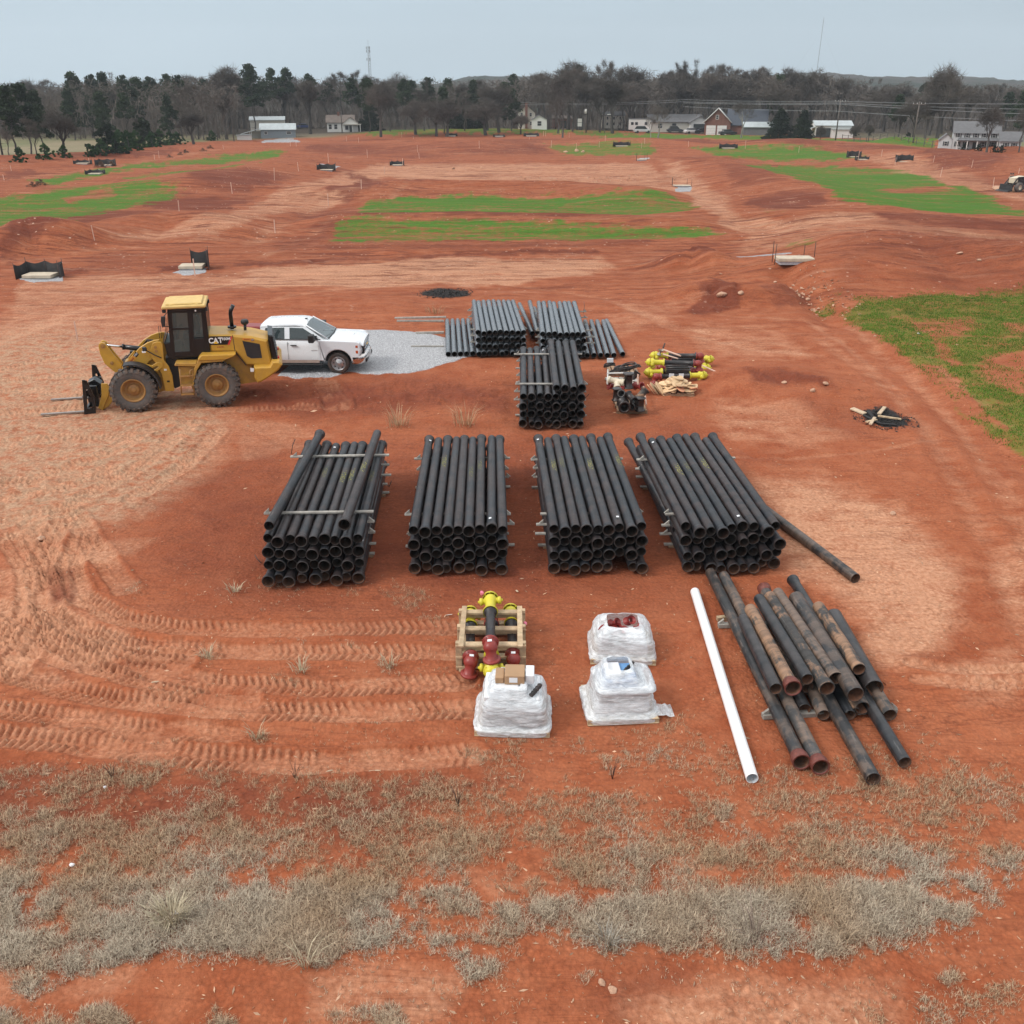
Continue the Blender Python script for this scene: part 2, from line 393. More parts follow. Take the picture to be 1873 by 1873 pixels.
PALE = [
 ([(-80,590),(80,560),(240,545),(330,600),(400,700),(440,770),(400,860),(330,910),(230,950),(100,985),(-80,1000)], 45, .55, 1.5),
 ([(470,492),(600,484),(800,474),(960,478),(1100,474),(1130,490),(1000,508),(900,520),(700,526),(480,530),(420,515)], 10, .95, 2), ([(40,520),(200,505),(330,506),(420,500),(330,530),(160,560),(0,600)], 10, .6, 2),
 ([(0,560),(200,520),(440,500),(560,495),(560,520),(300,545),(60,600)], 16, .5, 2),
 ([(690,300),(900,297),(1170,300),(1210,320),(1200,345),(1000,340),(800,335),(690,322)], 8, .8, 3),
 ([(1180,335),(1240,300),(1290,330),(1330,370),(1300,378),(1240,360)], 10, .6, 2),
 ([(350,418),(470,372),(520,352),(600,325),(700,304),(740,310),(620,345),(560,375),(480,405),(400,440),(200,446)], 8, .65, 2), ([(527,372),(600,358),(678,354),(640,368),(560,385)], 5, .6, 2.4), ([(300,395),(345,390),(350,398),(310,402)], 3, .7, 2), ([(1234,340),(1290,372),(1350,408),(1435,420),(1585,415),(1600,425),(1440,445),(1340,430),(1260,380)], 6, .7, 2),
 ([(1360,440),(1500,425),(1873,440),(1873,470),(1600,455),(1450,470),(1340,470)], 14, .4, 2),
 ([(1380,880),(1480,870),(1640,930),(1750,1060),(1720,1180),(1620,1230),(1560,1120),(1440,1020)], 50, .95, 1.2),
 ([(1290,735),(1440,740),(1560,790),(1480,815),(1320,800)], 26, .45, 1.5),
 ([(1260,590),(1420,600),(1480,650),(1380,665),(1270,640)], 26, .4, 1.5),
 ([(380,745),(520,770),(600,800),(540,830),(450,810)], 20, .45, 1.5), ([(430,800),(500,790),(545,805),(490,835),(430,840)], 12, .55, 1.5),
 ([(80,1010),(150,990),(290,985),(250,1020),(130,1040)], 16, .55, 1.5),
 ([(560,1790),(700,1770),(860,1790),(820,1873),(560,1873)], 40, .55, 1.2), ([(1120,1800),(1360,1790),(1640,1800),(1640,1900),(1130,1900)], 45, .6, 1.2),
 ([(-60,1770),(160,1750),(260,1780),(200,1830),(-60,1840)], 26, .4, 1.2), ([(1220,1570),(1320,1565),(1370,1600),(1250,1615)], 20, .45, 1.4),
 ([(780,1590),(960,1600),(1080,1620),(900,1650)], 20, .3, 1.4), ([(1700,1220),(1873,1180),(1873,1290),(1760,1290)], 30, .45, 1.4),
 ([(1560,292),(1700,330),(1830,362),(1873,370),(1873,350),(1760,318),(1640,292)], 9, .6, 2.5),
 ([(1040,600),(1150,560),(1250,545),(1240,575),(1120,620)], 16, .3, 1.5), ([(1800,1010),(1873,980),(1873,1100),(1820,1090)], 24, .4, 1.4),
 ([(400,1060),(520,1100),(460,1140),(380,1110)], 30, .12, 1.4), ([(-60,1040),(120,1020),(160,1100),(260,1180),(160,1230),(-60,1230)], 40, .55, 1.2),
]
DARK = [
 ([(420,705),(560,692),(760,690),(930,700),(930,745),(740,760),(560,765),(450,745)], 20, .7, 1.5),
 ([(500,730),(560,715),(600,735),(560,755)], 9, .6, 1.5),
 ([(240,900),(420,800),(560,820),(960,790),(1260,780),(1330,900),(1290,1060),(1000,1140),(760,1150),(320,1140),(220,1080),(190,1000)], 60, .56, 1.2),
 ([(-60,1395),(200,1405),(500,1420),(860,1405),(960,1420),(800,1500),(760,1560),(500,1560),(-60,1560)], 30, .7, 1.3),
 ([(30,450),(60,428),(110,426),(128,436),(110,446),(50,462),(0,480)], 6, 1, 2), ([(115,394),(170,386),(300,384),(322,392),(280,412),(170,420),(120,410)], 7, .95, 2),
 ([(258,362),(330,358),(452,362),(430,372),(400,386),(320,386),(262,376)], 6, 1, 2), ([(318,330),(440,326),(535,332),(500,346),(460,360),(380,352)], 6, .95, 2),
 ([(552,388),(600,375),(650,380),(664,420),(640,450),(520,462),(500,440),(560,420)], 12, .55, 1.6), ([(560,300),(640,316),(700,332),(940,332),(1150,336),(1200,348),(1150,354),(940,346),(700,350),(640,372),(600,360),(660,330)], 4, .85, 3),
 ([(640,402),(800,398),(1100,400),(1250,412),(1100,414),(800,410),(640,414)], 3, .7, 3), ([(640,442),(900,446),(1200,442),(1200,452),(860,462),(600,460),(540,450)], 6, .5, 2),
 ([(420,478),(520,474),(700,468),(940,464),(1100,462),(1100,468),(940,470),(700,476),(520,486),(430,490)], 2.5, .7, 3), ([(165,452),(320,450),(400,462),(300,480),(280,500),(166,500),(160,470)], 8, .30, 1.6), ([(270,490),(330,484),(345,494),(300,502)], 4, .8, 2), ([(120,490),(160,490),(165,502),(125,505)], 4, .7, 2),
 ([(1225,488),(1268,472),(1305,486),(1310,494),(1260,496)], 4, 1, 2), ([(1245,556),(1290,526),(1345,545),(1340,562),(1290,572),(1240,566)], 5, 1, 2), ([(1380,540),(1440,532),(1500,555),(1420,570),(1380,556)], 7, .7, 2),
 ([(1285,285),(1350,288),(1420,315),(1440,345),(1380,352),(1330,330),(1290,300)], 6, .6, 2), ([(1372,366),(1430,362),(1515,370),(1500,392),(1450,404),(1395,402),(1370,384)], 7, 1, 2), ([(1200,290),(1290,286),(1330,312),(1240,302)], 4, .6, 2.5),
 ([(1585,417),(1700,414),(1873,424),(1873,440),(1700,430),(1600,428)], 5, .8, 2.5), ([(1480,500),(1560,470),(1640,445),(1873,440),(1900,545),(1720,545),(1600,520),(1560,555),(1520,540)], 18, .42, 1.8), ([(1640,500),(1750,478),(1850,490),(1700,520)], 10, .5, 2),
 ([(1360,690),(1430,682),(1510,710),(1540,730),(1460,725),(1370,722)], 8, .8, 1.6), ([(1460,725),(1640,735),(1700,790),(1560,800),(1400,760)], 22, .4, 1.5), ([(1280,800),(1400,815),(1500,830),(1420,850),(1300,840)], 20, .35, 1.5),
 ([(1600,700),(1700,760),(1780,900),(1760,900),(1650,780),(1560,720)], 16, .35, 1.5), ([(1180,480),(1240,470),(1240,500),(1200,500)], 10, .4, 2),
 ([(560,268),(760,276),(1000,266),(1000,281),(760,292),(560,284)], 4, .6, 3), ([(640,251),(860,260),(1100,254),(1100,262),(860,269),(600,262)], 3, .5, 3), ([(800,258),(1000,256),(1000,262),(820,266)], 2, .6, 3),
 ([(1100,254),(1300,261),(1560,274),(1740,284),(1740,293),(1560,283),(1300,271),(1100,266)], 2.5, .7, 3), ([(1240,262),(1290,258),(1330,266),(1280,268)], 2, .8, 3), ([(1420,272),(1480,268),(1520,276),(1460,280)], 2, .8, 3),
 ([(1680,285),(1800,288),(1870,306),(1800,320),(1710,308)], 6, .75, 2.5), ([(1720,320),(1850,322),(1860,336),(1760,332)], 6, .5, 2.5), ([(0,318),(70,315),(75,326),(0,336)], 3, .7, 3), ([(0,296),(200,286),(400,262),(430,266),(240,293),(0,308)], 4, .5, 3), ([(240,286),(330,276),(340,282),(260,292)], 2, .8, 3),
 ([(1050,1780),(1300,1760),(1280,1800),(1160,1900),(1120,1900)], 24, .5, 1.3), ([(560,1540),(760,1540),(700,1640),(560,1620)], 26, .35, 1.3), ([(1340,1690),(1480,1660),(1480,1700),(1360,1720)], 15, .5, 1.3),
 ([(860,1230),(1080,1210),(1080,1340),(1240,1360),(1000,1400),(880,1380)], 30, .22, 1.3), ([(1600,1190),(1873,1170),(1700,1210)], 14, .4, 1.4), ([(90,1040),(150,1040),(150,1110),(90,1110)], 8, .7, 1.3),
 ([(870,1040),(1000,1060),(1060,1130),(960,1200),(860,1120)], 30, .18, 1.3), ([(600,860),(720,860),(740,1000),(660,1040)], 20, .3, 1.3), ([(920,860),(980,860),(1000,1000),(930,1000)], 16, .3, 1.3), ([(1120,840),(1200,880),(1250,1000),(1180,1000)], 16, .35, 1.3),
]
GRAVELS = [
 ([(505,690),(560,640),(640,604),(705,602),(790,612),(870,632),(868,650),(830,664),(760,680),(690,686),(640,680),(600,692),(540,694)], 5, 1, 2.0),
 ([(1335,487),(1380,488),(1440,494),(1446,501),(1400,501),(1360,495)], 3, .9, 3),
 ([(32,512),(70,503),(118,505),(112,515),(60,520)], 2.5, 1, 2), ([(316,500),(345,488),(378,490),(372,500),(335,506)], 2.5, 1, 2),
 ([(582,313),(600,308),(622,310),(616,316),(590,316)], 2, 1, 2),
 ([(1232,336),(1262,337),(1266,343),(1238,344)], 2, .9, 2), ([(1166,290),(1184,290),(1186,295),(1166,295)], 2, .9, 2), ([(160,318),(186,316),(186,322),(162,322)], 2, .9, 2),
 ([(480,252),(540,250),(548,256),(480,258)], 2, .7, 2),
]
CHARS = [([(1570,752),(1620,748),(1660,766),(1668,780),(1625,784),(1585,770)], 8, 1, 1.5), ([(768,534),(800,528),(850,530),(855,540),(810,545),(770,542)], 6, .9, 2)]
# loader tracks: photo polyline, half width m, lug pitch m, lug style
TRACKS = [
 ([(-80,1290),(80,1310),(250,1335),(420,1345)], .30, .155, 0), ([(-80,1150),(40,1175),(150,1215),(300,1260),(450,1285)], .3, .155, 0), ([(110,960),(70,1040),(90,1120),(180,1180),(330,1212)], .3, .155, 0), ([(-60,1090),(30,1120),(120,1180),(200,1230)], .3, .2, 1), ([(-60,930),(80,900),(200,860)], .35, .17, 0), ([(-60,720),(60,715),(150,722)], .33, .17, 1),
 ([(150,985),(128,1040),(150,1095),(220,1132),(330,1150),(520,1154),(840,1148)], .30, .155, 0),
 ([(60,1100),(120,1148),(240,1180),(400,1192),(620,1195),(845,1192)], .30, .155, 0),
 ([(20,1130),(110,1180),(240,1222),(400,1252),(600,1262),(845,1250)], .30, .155, 0),
 ([(-60,1215),(60,1245),(200,1280),(400,1302),(620,1306),(850,1300)], .30, .155, 0),
 ([(-80,1345),(60,1352),(200,1368),(380,1388),(560,1398),(860,1382)], .32, .155, 1),
 ([(60,960),(90,1020),(95,1090),(70,1160),(20,1230)], .33, .155, 0), ([(20,985),(60,1050),(55,1120),(0,1190)], .33, .155, 0),
 ([(130,940),(180,1010),(230,1080)], .30, .155, 0), ([(190,740),(80,750),(-60,762)], .33, .17, 0), ([(190,690),(90,690),(-60,700)], .33, .17, 0),
 ([(450,750),(520,745),(600,742)], .33, .17, 1), ([(595,700),(612,725),(618,745)], .5, .155, 0),
 ([(170,640),(80,660),(-60,690)], .33, .17, 0), ([(350,775),(250,860),(120,930),(0,960)], .35, .17, 1), ([(300,770),(200,830),(60,880),(-60,890)], .35, .17, 1),
 ([(400,790),(330,860),(240,915)], .3, .17, 0), ([(230,800),(110,800),(-60,820)], .33, .17, 1),
 ([(1670,1215),(1760,1230),(1873,1225)], .2, .25, 1), ([(1680,1245),(1780,1255),(1880,1250)], .2, .25, 1),
]
RUTS = [  # smooth pale wheel paths: polyline, half width m, depth
 ([(1500,620),(1600,690),(1690,780),(1760,900),(1830,1040),(1873,1150)], .35, .03), ([(1560,600),(1665,680),(1760,780),(1840,900),(1900,1020)], .35, .03),
 ([(1300,835),(1450,838),(1600,825),(1720,800)], .16, .02), ([(470,560),(620,530),(780,520)], .4, .02), ([(0,625),(120,585),(300,570)], .3, .02),
 ([(40,600),(170,560),(420,520),(520,505)], .4, .02), ([(460,445),(560,390),(640,345),(700,318)], .9, .04), ([(480,470),(640,400),(760,345)], .5, .03),
 ([(930,520),(1100,545),(1230,600),(1300,610)], .4, .03), ([(1210,600),(1380,640),(1500,650)], .3, .02), ([(1300,575),(1480,590),(1560,640),(1650,720)], .3, .02),
 ([(1330,450),(1450,440),(1600,435),(1873,450)], .6, .03), ([(1560,470),(1700,460),(1873,478)], .4, .03), ([(0,480),(200,455),(420,440)], .5, .02),
 ([(560,300),(700,280),(900,285)], 1.0, .02), ([(0,335),(120,322),(250,300),(420,275)], 1.0, .02), ([(1210,295),(1270,350),(1330,400)], 1.0, .04),
 ([(540,1310),(700,1310),(850,1290)], .1, .01), ([(1640,600),(1740,690),(1880,800)], .25, .03),
]
def plan_masks(x, y):
    """material masks for world points"""
    px, py = PIX(x, y)
    px = np.where(y < 4, 936, px); 
    near = y > 4
    # ragged edges: warp the plan with noise
    wa = np.clip(520 / (py - 165 + 30), .25, 1.0)
    w1 = fbm(x / 2.2, y / 2.2, 4, 11) - .5; w2 = fbm(x / 2.2, y / 2.2, 4, 12) - .5
    w3 = fbm(x / 9, y / 9, 3, 13) - .5
    ex = px + w1 * 46 + w3 * 30; ey = py + (w2 * 22 + w3 * 12) * np.clip((py - 200) / 500, .16, 1.2)
    out = {}
    w4 = fbm(x / .9, y / 1.2, 3, 15) - .5
    g = np.zeros_like(x)
    for poly, s, a, ys in GREEN: blob(g, ex + w4 * 26, ey + w4 * 9, poly, s * 1.5, a, ys)
    for poly, s in BARE: blob(g, ex, ey, poly, s * 1.5, -.72, 1.8)
    p = np.zeros_like(x); 
    for poly, s, a, ys in PALE: blob(p, ex, ey, poly, s, a, ys)
    d = np.zeros_like(x)
    w4 = fbm(x / .7, y / .9, 3, 15) - .5; w5 = fbm(x / 5, y / 2.2, 4, 16) - .5
    for poly, s, a, ys in DARK: blob(d, ex + w4 * 22 + w5 * 40, ey + (w4 * 10 + w5 * 16) * np.clip((py - 200) / 500, .2, 1.2), poly, s * 2.5, a, ys)
    gr = np.zeros_like(x); gx = px + w1 * 16; gy = py + w2 * 7
    for poly, s, a, ys in GRAVELS: blob(gr, gx, gy, poly, s, a, ys)
    c = np.zeros_like(x)
    for poly, s, a, ys in CHARS: blob(c, ex * .5 + px * .5, ey * .5 + py * .5, poly, s, a, ys)
    pa = np.zeros_like(x)      # dry pasture beyond the works
    beyond = (y > 150)
    pa = sstep(0, 8, poly_sd(px, py + w3 * 3, [(-9000, 283), (0, 287), (110, 287), (260, 268), (420, 256), (470, 253), (560, 252), (630, 250), (700, 244), (900, 237), (1130, 238), (1250, 243), (1450, 246), (1600, 254), (1700, 262), (1860, 279), (9000, 300), (9000, 150), (-9000, 150)], 3.0)) * (y > 60)
    # everything outside the photographed strip keeps plain clay
    out['g'] = g * near; out['p'] = p * near; out['d'] = d * near; out['gr'] = gr * near; out['c'] = c * near; out['pa'] = pa
    return out, px, py
def relief(x, y, M):
    """fine relief in metres for the near and middle ground"""
    z = np.zeros_like(x); lugs = np.zeros_like(x); press = np.zeros_like(x)
    fade = 1 - sstep(38, 75, y)
    for pl, hw, pitch, st in TRACKS:
        P = worldpl(pl); xs = [q[0] for q in P]; ys = [q[1] for q in P]; m = hw * 2
        sel = (x > min(xs) - m) & (x < max(xs) + m) & (y > min(ys) - m) & (y < max(ys) + m)
        if not sel.any(): continue
        xx = x[sel]; yy = y[sel]
        # smooth centre line
        d, S, T = seg_dist(xx, yy, P)
        ed = d + (fbm(xx * 3, yy * 3, 3, 41) - .5) * .12
        inn = 1 - sstep(hw * .82, hw * 1.05, ed)
        if st == 0: ph = S / pitch + np.abs(T) / hw * .9 + (fbm(xx * 1.6, yy * 1.6, 3, 42) - .5) * .7
        else: ph = S / pitch + np.where(T > 0, .5, 0) + np.abs(T) / hw * .45 + (fbm(xx * 1.6, yy * 1.6, 3, 43) - .5) * .7
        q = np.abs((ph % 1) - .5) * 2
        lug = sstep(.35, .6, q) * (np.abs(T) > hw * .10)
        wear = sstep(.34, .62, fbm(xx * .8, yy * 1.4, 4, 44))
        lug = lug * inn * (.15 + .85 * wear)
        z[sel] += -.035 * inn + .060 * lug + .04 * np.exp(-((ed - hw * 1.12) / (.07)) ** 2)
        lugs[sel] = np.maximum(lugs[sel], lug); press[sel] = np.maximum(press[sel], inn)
    for pl, hw, dp in RUTS:
        P = worldpl(pl); xs = [q[0] for q in P]; ys = [q[1] for q in P]; m = hw * 3
        sel = (x > min(xs) - m) & (x < max(xs) + m) & (y > min(ys) - m) & (y < max(ys) + m)
        if not sel.any(): continue
        d, S, T = seg_dist(x[sel], y[sel], P); d = d * (1 + .5 * (fbm(x[sel] * .7, y[sel] * .7, 3, 51) - .5))
        k = np.exp(-(d / hw) ** 2)
        z[sel] += -dp * k + dp * .9 * np.exp(-((d - hw * 1.5) / (hw * .5)) ** 2)
        press[sel] = np.maximum(press[sel], k * .8)
    # clods and small lumps
    cl = np.clip(fbm(x * 5.5, y * 5.5, 4, 61) - .5, 0, 1)
    z += (.02 + .10 * cl) * sstep(.45, .7, fbm(x * .5, y * .5, 3, 62)) * cl * fade * 2.2
    z += (fbm(x * 1.1, y * 1.1, 4, 63) - .5) * .05
    z += (fbm(x * .22, y * .5, 3, 64) - .5) * .16 * sstep(26, 50, y)
    z += M['d'] * sstep(20, 30, y) * (1 - sstep(60, 90, y)) * (fbm(x * 2.3, y * 2.3, 4, 67) - .42) * .42
    # churned ground round the loader
    z += M['churn'] * (fbm(x * 4.2, y * 4.2, 3, 65) - .5) * .085
    # scraper terraces on the far lots
    far = sstep(48, 75, y)
    z += far * (fbm(x / 26, y / 3.2, 4, 66) - .5) * .55
    return z, lugs, press
def ground():
    pys = np.arange(1905, 196, -2.15)
    D = H / np.tan(R(PITCH) + np.arctan((pys - CY) / F))
    D = np.concatenate([[-900, -200, -60, -20, -5, 0, 2, 3.5, 4.6, 5.4, 6.0, 6.5, 6.85], D[D > 7.0], [420, 480, 560, 700, 900, 1200, 1700, 2300, 3000]])
    D = np.unique(D)
    pxs = np.concatenate([[-60000, -20000, -8000, -3000, -1300, -600, -300, -150], np.arange(-70, 1945, 2.35), [2020, 2170, 2470, 3200, 4900, 9900, 21900, 61900]])
    sD = np.maximum(D, 7.0) * cp + H * sp_
    X = ((pxs - CX) / F)[None, :] * sD[:, None]; Y = np.repeat(D[:, None], len(pxs), 1)
    x = np.clip(X.ravel(), -3300, 3300); y = Y.ravel()
    M, px, py = plan_masks(x, y)
    ch = np.zeros_like(x); blob(ch, px, py, [(-80,620),(150,600),(320,650),(400,760),(360,860),(250,940),(60,985),(-80,980)], 50, 1, 1.4); M['churn'] = ch
    z, lugs, press = relief(x, y, M)
    z = z + Zg(x, y)
    # gravel is heaped a little; char sits on the clay
    z += M['gr'] * (.03 + .02 * fbm(x * 8, y * 8, 3, 71)) * (y < 90)
    z += M['g'] * (y > 25) * (y < 60) * .03 * fbm(x * 6, y * 6, 3, 72)
    # dry grass thickness mask for the soil below the blades
    st = straw_density(x, y, px, py)
    A = np.stack([np.clip(M['p'] + .42 * press, 0, 1), M['d'], M['g'], M['gr']], 1)
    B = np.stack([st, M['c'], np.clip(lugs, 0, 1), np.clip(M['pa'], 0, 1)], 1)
    C = np.stack([M['churn'], press, np.zeros_like(x), np.ones_like(x)], 1)
    nr, nc = X.shape
    i = (np.arange(nr - 1)[:, None] * nc + np.arange(nc - 1)[None, :]).ravel()
    Fc = np.stack([i, i + 1, i + nc + 1, i + nc], 1)
    me = np_mesh('ground', np.stack([x, y, z], 1), Fc, ground_mat(), True, {'plan_a': A, 'plan_b': B, 'plan_c': C})
    # alpha of colour attributes is kept through separate float layers
    for nm, arr in (('gravel_m', A[:, 3]), ('pasture_m', B[:, 3])):
        a = me.attributes.new(nm, 'FLOAT', 'POINT'); a.data.foreach_set('value', arr.astype(np.float32))
    tag(link('ground', me), kind='structure')
def straw_density(x, y, px, py):
    n1 = fbm(x * .9, y * 1.5, 4, 81); n2 = fbm(x * 3.2, y * 3.2, 3, 82)
    band = np.zeros_like(x)
    def add(poly, s, a, ys=1.4): blob(band, px + (n1 - .5) * 90, py + (n1 - .5) * 50, poly, s, a, ys)
    add([(-80,1590),(200,1600),(450,1590),(620,1600),(900,1630),(1200,1640),(1500,1620),(1780,1580),(1830,1640),(1780,1700),(1500,1760),(1200,1740),(1000,1720),(800,1740),(600,1760),(300,1760),(150,1780),(-80,1770)], 38, .82)
    add([(-80,1470),(200,1480),(500,1480),(760,1510),(1000,1540),(1300,1540),(1700,1520),(1873,1540),(1873,1640),(-80,1620)], 34, .62)
    add([(-80,1420),(300,1400),(900,1430),(1250,1440),(1400,1460),(1700,1400),(1900,1440),(1900,1600),(-80,1600)], 34, .52)
    add([(1150,1240),(1300,1330),(1420,1420),(1300,1460),(1080,1400),(1060,1350)], 20, .34); add([(880,1345),(1240,1330),(1500,1400),(1873,1380),(1873,1500),(880,1460)], 24, .33)
    add([(200,1180),(850,1150),(860,1330),(600,1400),(300,1340)], 40, .10); add([(1570,1330),(1700,1300),(1700,1420),(1600,1440)], 20, .3)
    add([(720,1060),(800,1090),(820,1130),(760,1140),(700,1090)], 12, .55); add([(440,1060),(700,1070),(700,1090),(460,1090)], 12, .28)
    add([(-80,1840),(200,1840),(260,1880),(-80,1900)], 12, .6); add([(330,1850),(400,1830),(420,1900),(320,1900)], 12, .6); add([(600,1850),(740,1830),(760,1900),(600,1900)], 12, .5)
    add([(690,765),(745,758),(745,785),(700,790)], 8, .4); add([(1560,1830),(1873,1800),(1873,1900),(1600,1900)], 24, .26); add([(820,1740),(890,1730),(900,1790),(850,1800)], 18, .6)
    for sx, sy, r_ in ((1120,1735,34),(610,1760,50),(60,1800,60),(1740,1790,30),(1080,1790,24),(520,1240,26),(378,1205,26),(712,1222,22),(470,1345,30),(620,1170,24),(300,1360,30),(255,1085,30),(880,1385,40),(1105,1400,40)):
        add([(sx - r_, sy), (sx, sy - r_ * .6), (sx + r_, sy), (sx, sy + r_ * .6)], 12, .62)
    n3 = fbm(x * 1.7 + 9, y * 2.6, 3, 83); n4 = fbm(x * 6, y * 6, 3, 85); cl = sstep(.45, .72, .24 * n1 + .27 * n2 + .24 * n3 + .25 * n4 + band * .17)
    return np.clip(band * cl, 0, 1) * (y > 4)

def ground_mat():
    m, t = newmat('clay_ground')
    pos = t.n('ShaderNodeNewGeometry').outputs['Position']
    def attr(nm):
        q = t.n('ShaderNodeAttribute', attribute_name=nm); s = t.n('ShaderNodeSeparateColor'); t.l(q.outputs['Color'], s.inputs[0])
        return s.outputs[0], s.outputs[1], s.outputs[2]
    pale, dark, green = attr('plan_a'); straw, char, lug = attr('plan_b'); churn, press, _ = attr('plan_c')
    gq = t.n('ShaderNodeAttribute', attribute_name='gravel_m').outputs['Fac']; pq = t.n('ShaderNodeAttribute', attribute_name='pasture_m').outputs['Fac']
    # noises
    flat = t.mapping(pos, (1, 1, .0))
    streak = t.noise(t.mapping(pos, (.05, .42, 0), (0, 0, R(4))), 1., 6, .62, .6)      # scraper streaks across the site
    strk2 = t.noise(t.mapping(pos, (.35, 1.7, 0), (0, 0, R(-9))), 1., 5, .6, .8)
    patch = t.noise(flat, .22, 6, .6, .4); mid = t.noise(flat, 1.3, 6, .62, .2); fine = t.noise(flat, 9., 6, .66); grain = t.noise(flat, 60., 3, .7)
    big = t.noise(flat, .045, 4, .55, .3)
    clay = t.mix(t.rng(patch, .36, .64), (.280, .074, .031), (.355, .107, .047))
    clay = t.mix(t.rng(mid, .40, .66, 0, .6), clay, (.42, .150, .073))
    # how pale / how dark
    pf = t.math('ADD', pale, t.math('MULTIPLY', t.math('SUBTRACT', strk2, .5), t.math('ADD', .55, t.math('MULTIPLY', pale, .9))))
    pf = t.math('ADD', pf, t.math('MULTIPLY', t.math('SUBTRACT', mid, .5), t.math('ADD', .4, t.math('MULTIPLY', pale, 1.6)))); pf = t.math('ADD', pf, t.math('MULTIPLY', t.math('SUBTRACT', fine, .5), t.math('MULTIPLY', pale, .9)))
    far = t.n('ShaderNodeSeparateXYZ'); t.l(pos, far.inputs[0])
    farf = t.rng(far.outputs['Y'], 34, 62)
    pf = t.math('ADD', pf, t.math('MULTIPLY', t.math('SUBTRACT', streak, .47), t.math('MULTIPLY', farf, 1.1)))
    pf = t.rng(pf, .12, .95)
    clay = t.mix(pf, clay, t.mix(t.rng(fine, .35, .65), (.47, .215, .118), (.55, .285, .175)))
    df = t.math('ADD', dark, t.math('MULTIPLY', t.math('SUBTRACT', mid, .5), .7))
    df = t.math('ADD', df, t.math('MULTIPLY', t.math('SUBTRACT', big, .5), t.math('ADD', .5, farf)))
    df = t.math('ADD', df, t.math('MULTIPLY', t.math('SUBTRACT', .45, streak), t.math('MULTIPLY', farf, .7)))
    df = t.math('ADD', df, t.math('MULTIPLY', t.math('SUBTRACT', t.noise(flat, .5, 6, .7), .5), t.math('ADD', t.math('MULTIPLY', dark, 1.5), .25)))
    df = t.rng(df, .15, .75, 0, .95)
    clay = t.mix(df, clay, t.mix(t.rng(patch, .3, .7), (.150, .036, .019), (.225, .062, .031)))
    # dark drag lines and rills
    rl = t.noise(t.mapping(pos, (.28, 2.6, 0), (0, 0, R(7))), 1., 5, .6, 1.2); rl = t.rng(t.math('ABSOLUTE', t.math('SUBTRACT', rl, .5)), .004, .035, 1, 0)
    rl = t.math('MULTIPLY', rl, t.math('MULTIPLY', t.rng(patch, .42, .6), t.math('ADD', .55, t.math('MULTIPLY', farf, .75))))
    clay = t.mix(t.math('MULTIPLY', rl, .7), clay, (.125, .030, .017))
    rl2 = t.noise(t.mapping(pos, (.16, 1.1, 0), (0, 0, R(-5))), 1., 6, .65, .9); clay = t.mix(t.math('MULTIPLY', t.rng(rl2, .56, .70), t.math('MULTIPLY', farf, .45)), clay, (.50, .27, .18))
    clay = t.mix(t.math('MULTIPLY', t.rng(rl2, .45, .37), t.math('MULTIPLY', farf, .8)), clay, (.150, .037, .020))
    # churned dusty tan near the loader
    cf = t.math('MULTIPLY', churn, t.rng(t.noise(flat, 2.6, 5, .6), .38, .60))
    clay = t.mix(t.math('MULTIPLY', cf, .85), clay, t.mix(t.rng(fine, .35, .65), (.34, .205, .125), (.47, .305, .20)))
    # pressed tread bars mixed paler than the gaps, tread shading put into the colour
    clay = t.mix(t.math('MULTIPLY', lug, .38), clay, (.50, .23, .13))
    # fine tonal break-up
    sc = t.n('ShaderNodeVectorMath', operation='SCALE'); t.l(clay, sc.inputs[0])
    k = t.math('MULTIPLY', t.rng(fine, .3, .7, .86, 1.14), t.rng(grain, .25, .75, .88, 1.12)); t.l(k, sc.inputs['Scale']); clay = sc.outputs[0]
    vc = t.n('ShaderNodeTexVoronoi', feature='F1'); vc.inputs['Scale'].default_value = 15.; vc.inputs['Randomness'].default_value = 1; t.l(t.mapping(pos, (1, 1, .4)), vc.inputs['Vector'])
    cs = t.n('ShaderNodeSeparateColor'); t.l(vc.outputs['Color'], cs.inputs[0]); crumb = t.math('MULTIPLY', t.rng(vc.outputs['Distance'], .2, .7, 1.08, .84), t.rng(cs.outputs[0], 0, 1, .93, 1.08))
    sc2 = t.n('ShaderNodeVectorMath', operation='SCALE'); t.l(clay, sc2.inputs[0]); t.l(t.math('ADD', 1., t.math('MULTIPLY', t.math('SUBTRACT', crumb, 1.), t.rng(t.noise(flat, .9, 5, .65), .38, .60, .15, 1.))), sc2.inputs['Scale']); clay = sc2.outputs[0]
    # pebbles and pale chips
    vo = t.n('ShaderNodeTexVoronoi', feature='F1'); vo.inputs['Scale'].default_value = 7.; t.l(flat, vo.inputs['Vector'])
    chip = t.math('MULTIPLY', t.math('LESS_THAN', vo.outputs['Distance'], .10), t.math('GREATER_THAN', t.noise(flat, 1.1, 3), .56))
    clay = t.mix(t.math('MULTIPLY', chip, .6), clay, (.52, .33, .22))
    vo2 = t.n('ShaderNodeTexVoronoi', feature='F1'); vo2.inputs['Scale'].default_value = 1.7; t.l(flat, vo2.inputs['Vector'])
    rub = t.math('MULTIPLY', t.math('LESS_THAN', vo2.outputs['Distance'], .13), t.math('MULTIPLY', t.math('GREATER_THAN', t.noise(flat, .12, 3), .53), t.rng(far.outputs['Y'], 40, 60)))
    clay = t.mix(t.math('MULTIPLY', rub, .7), clay, (.60, .42, .32))
    # soil under the dry grass: greyer, with matted thatch
    th = t.rng(t.noise(t.mapping(pos, (1, 1, 0)), 26., 5, .75, 1.2), .40, .62)
    clay = t.mix(t.math('MULTIPLY', t.rng(straw, .05, .8), t.math('MULTIPLY', th, .42)), clay, (.30, .20, .125))
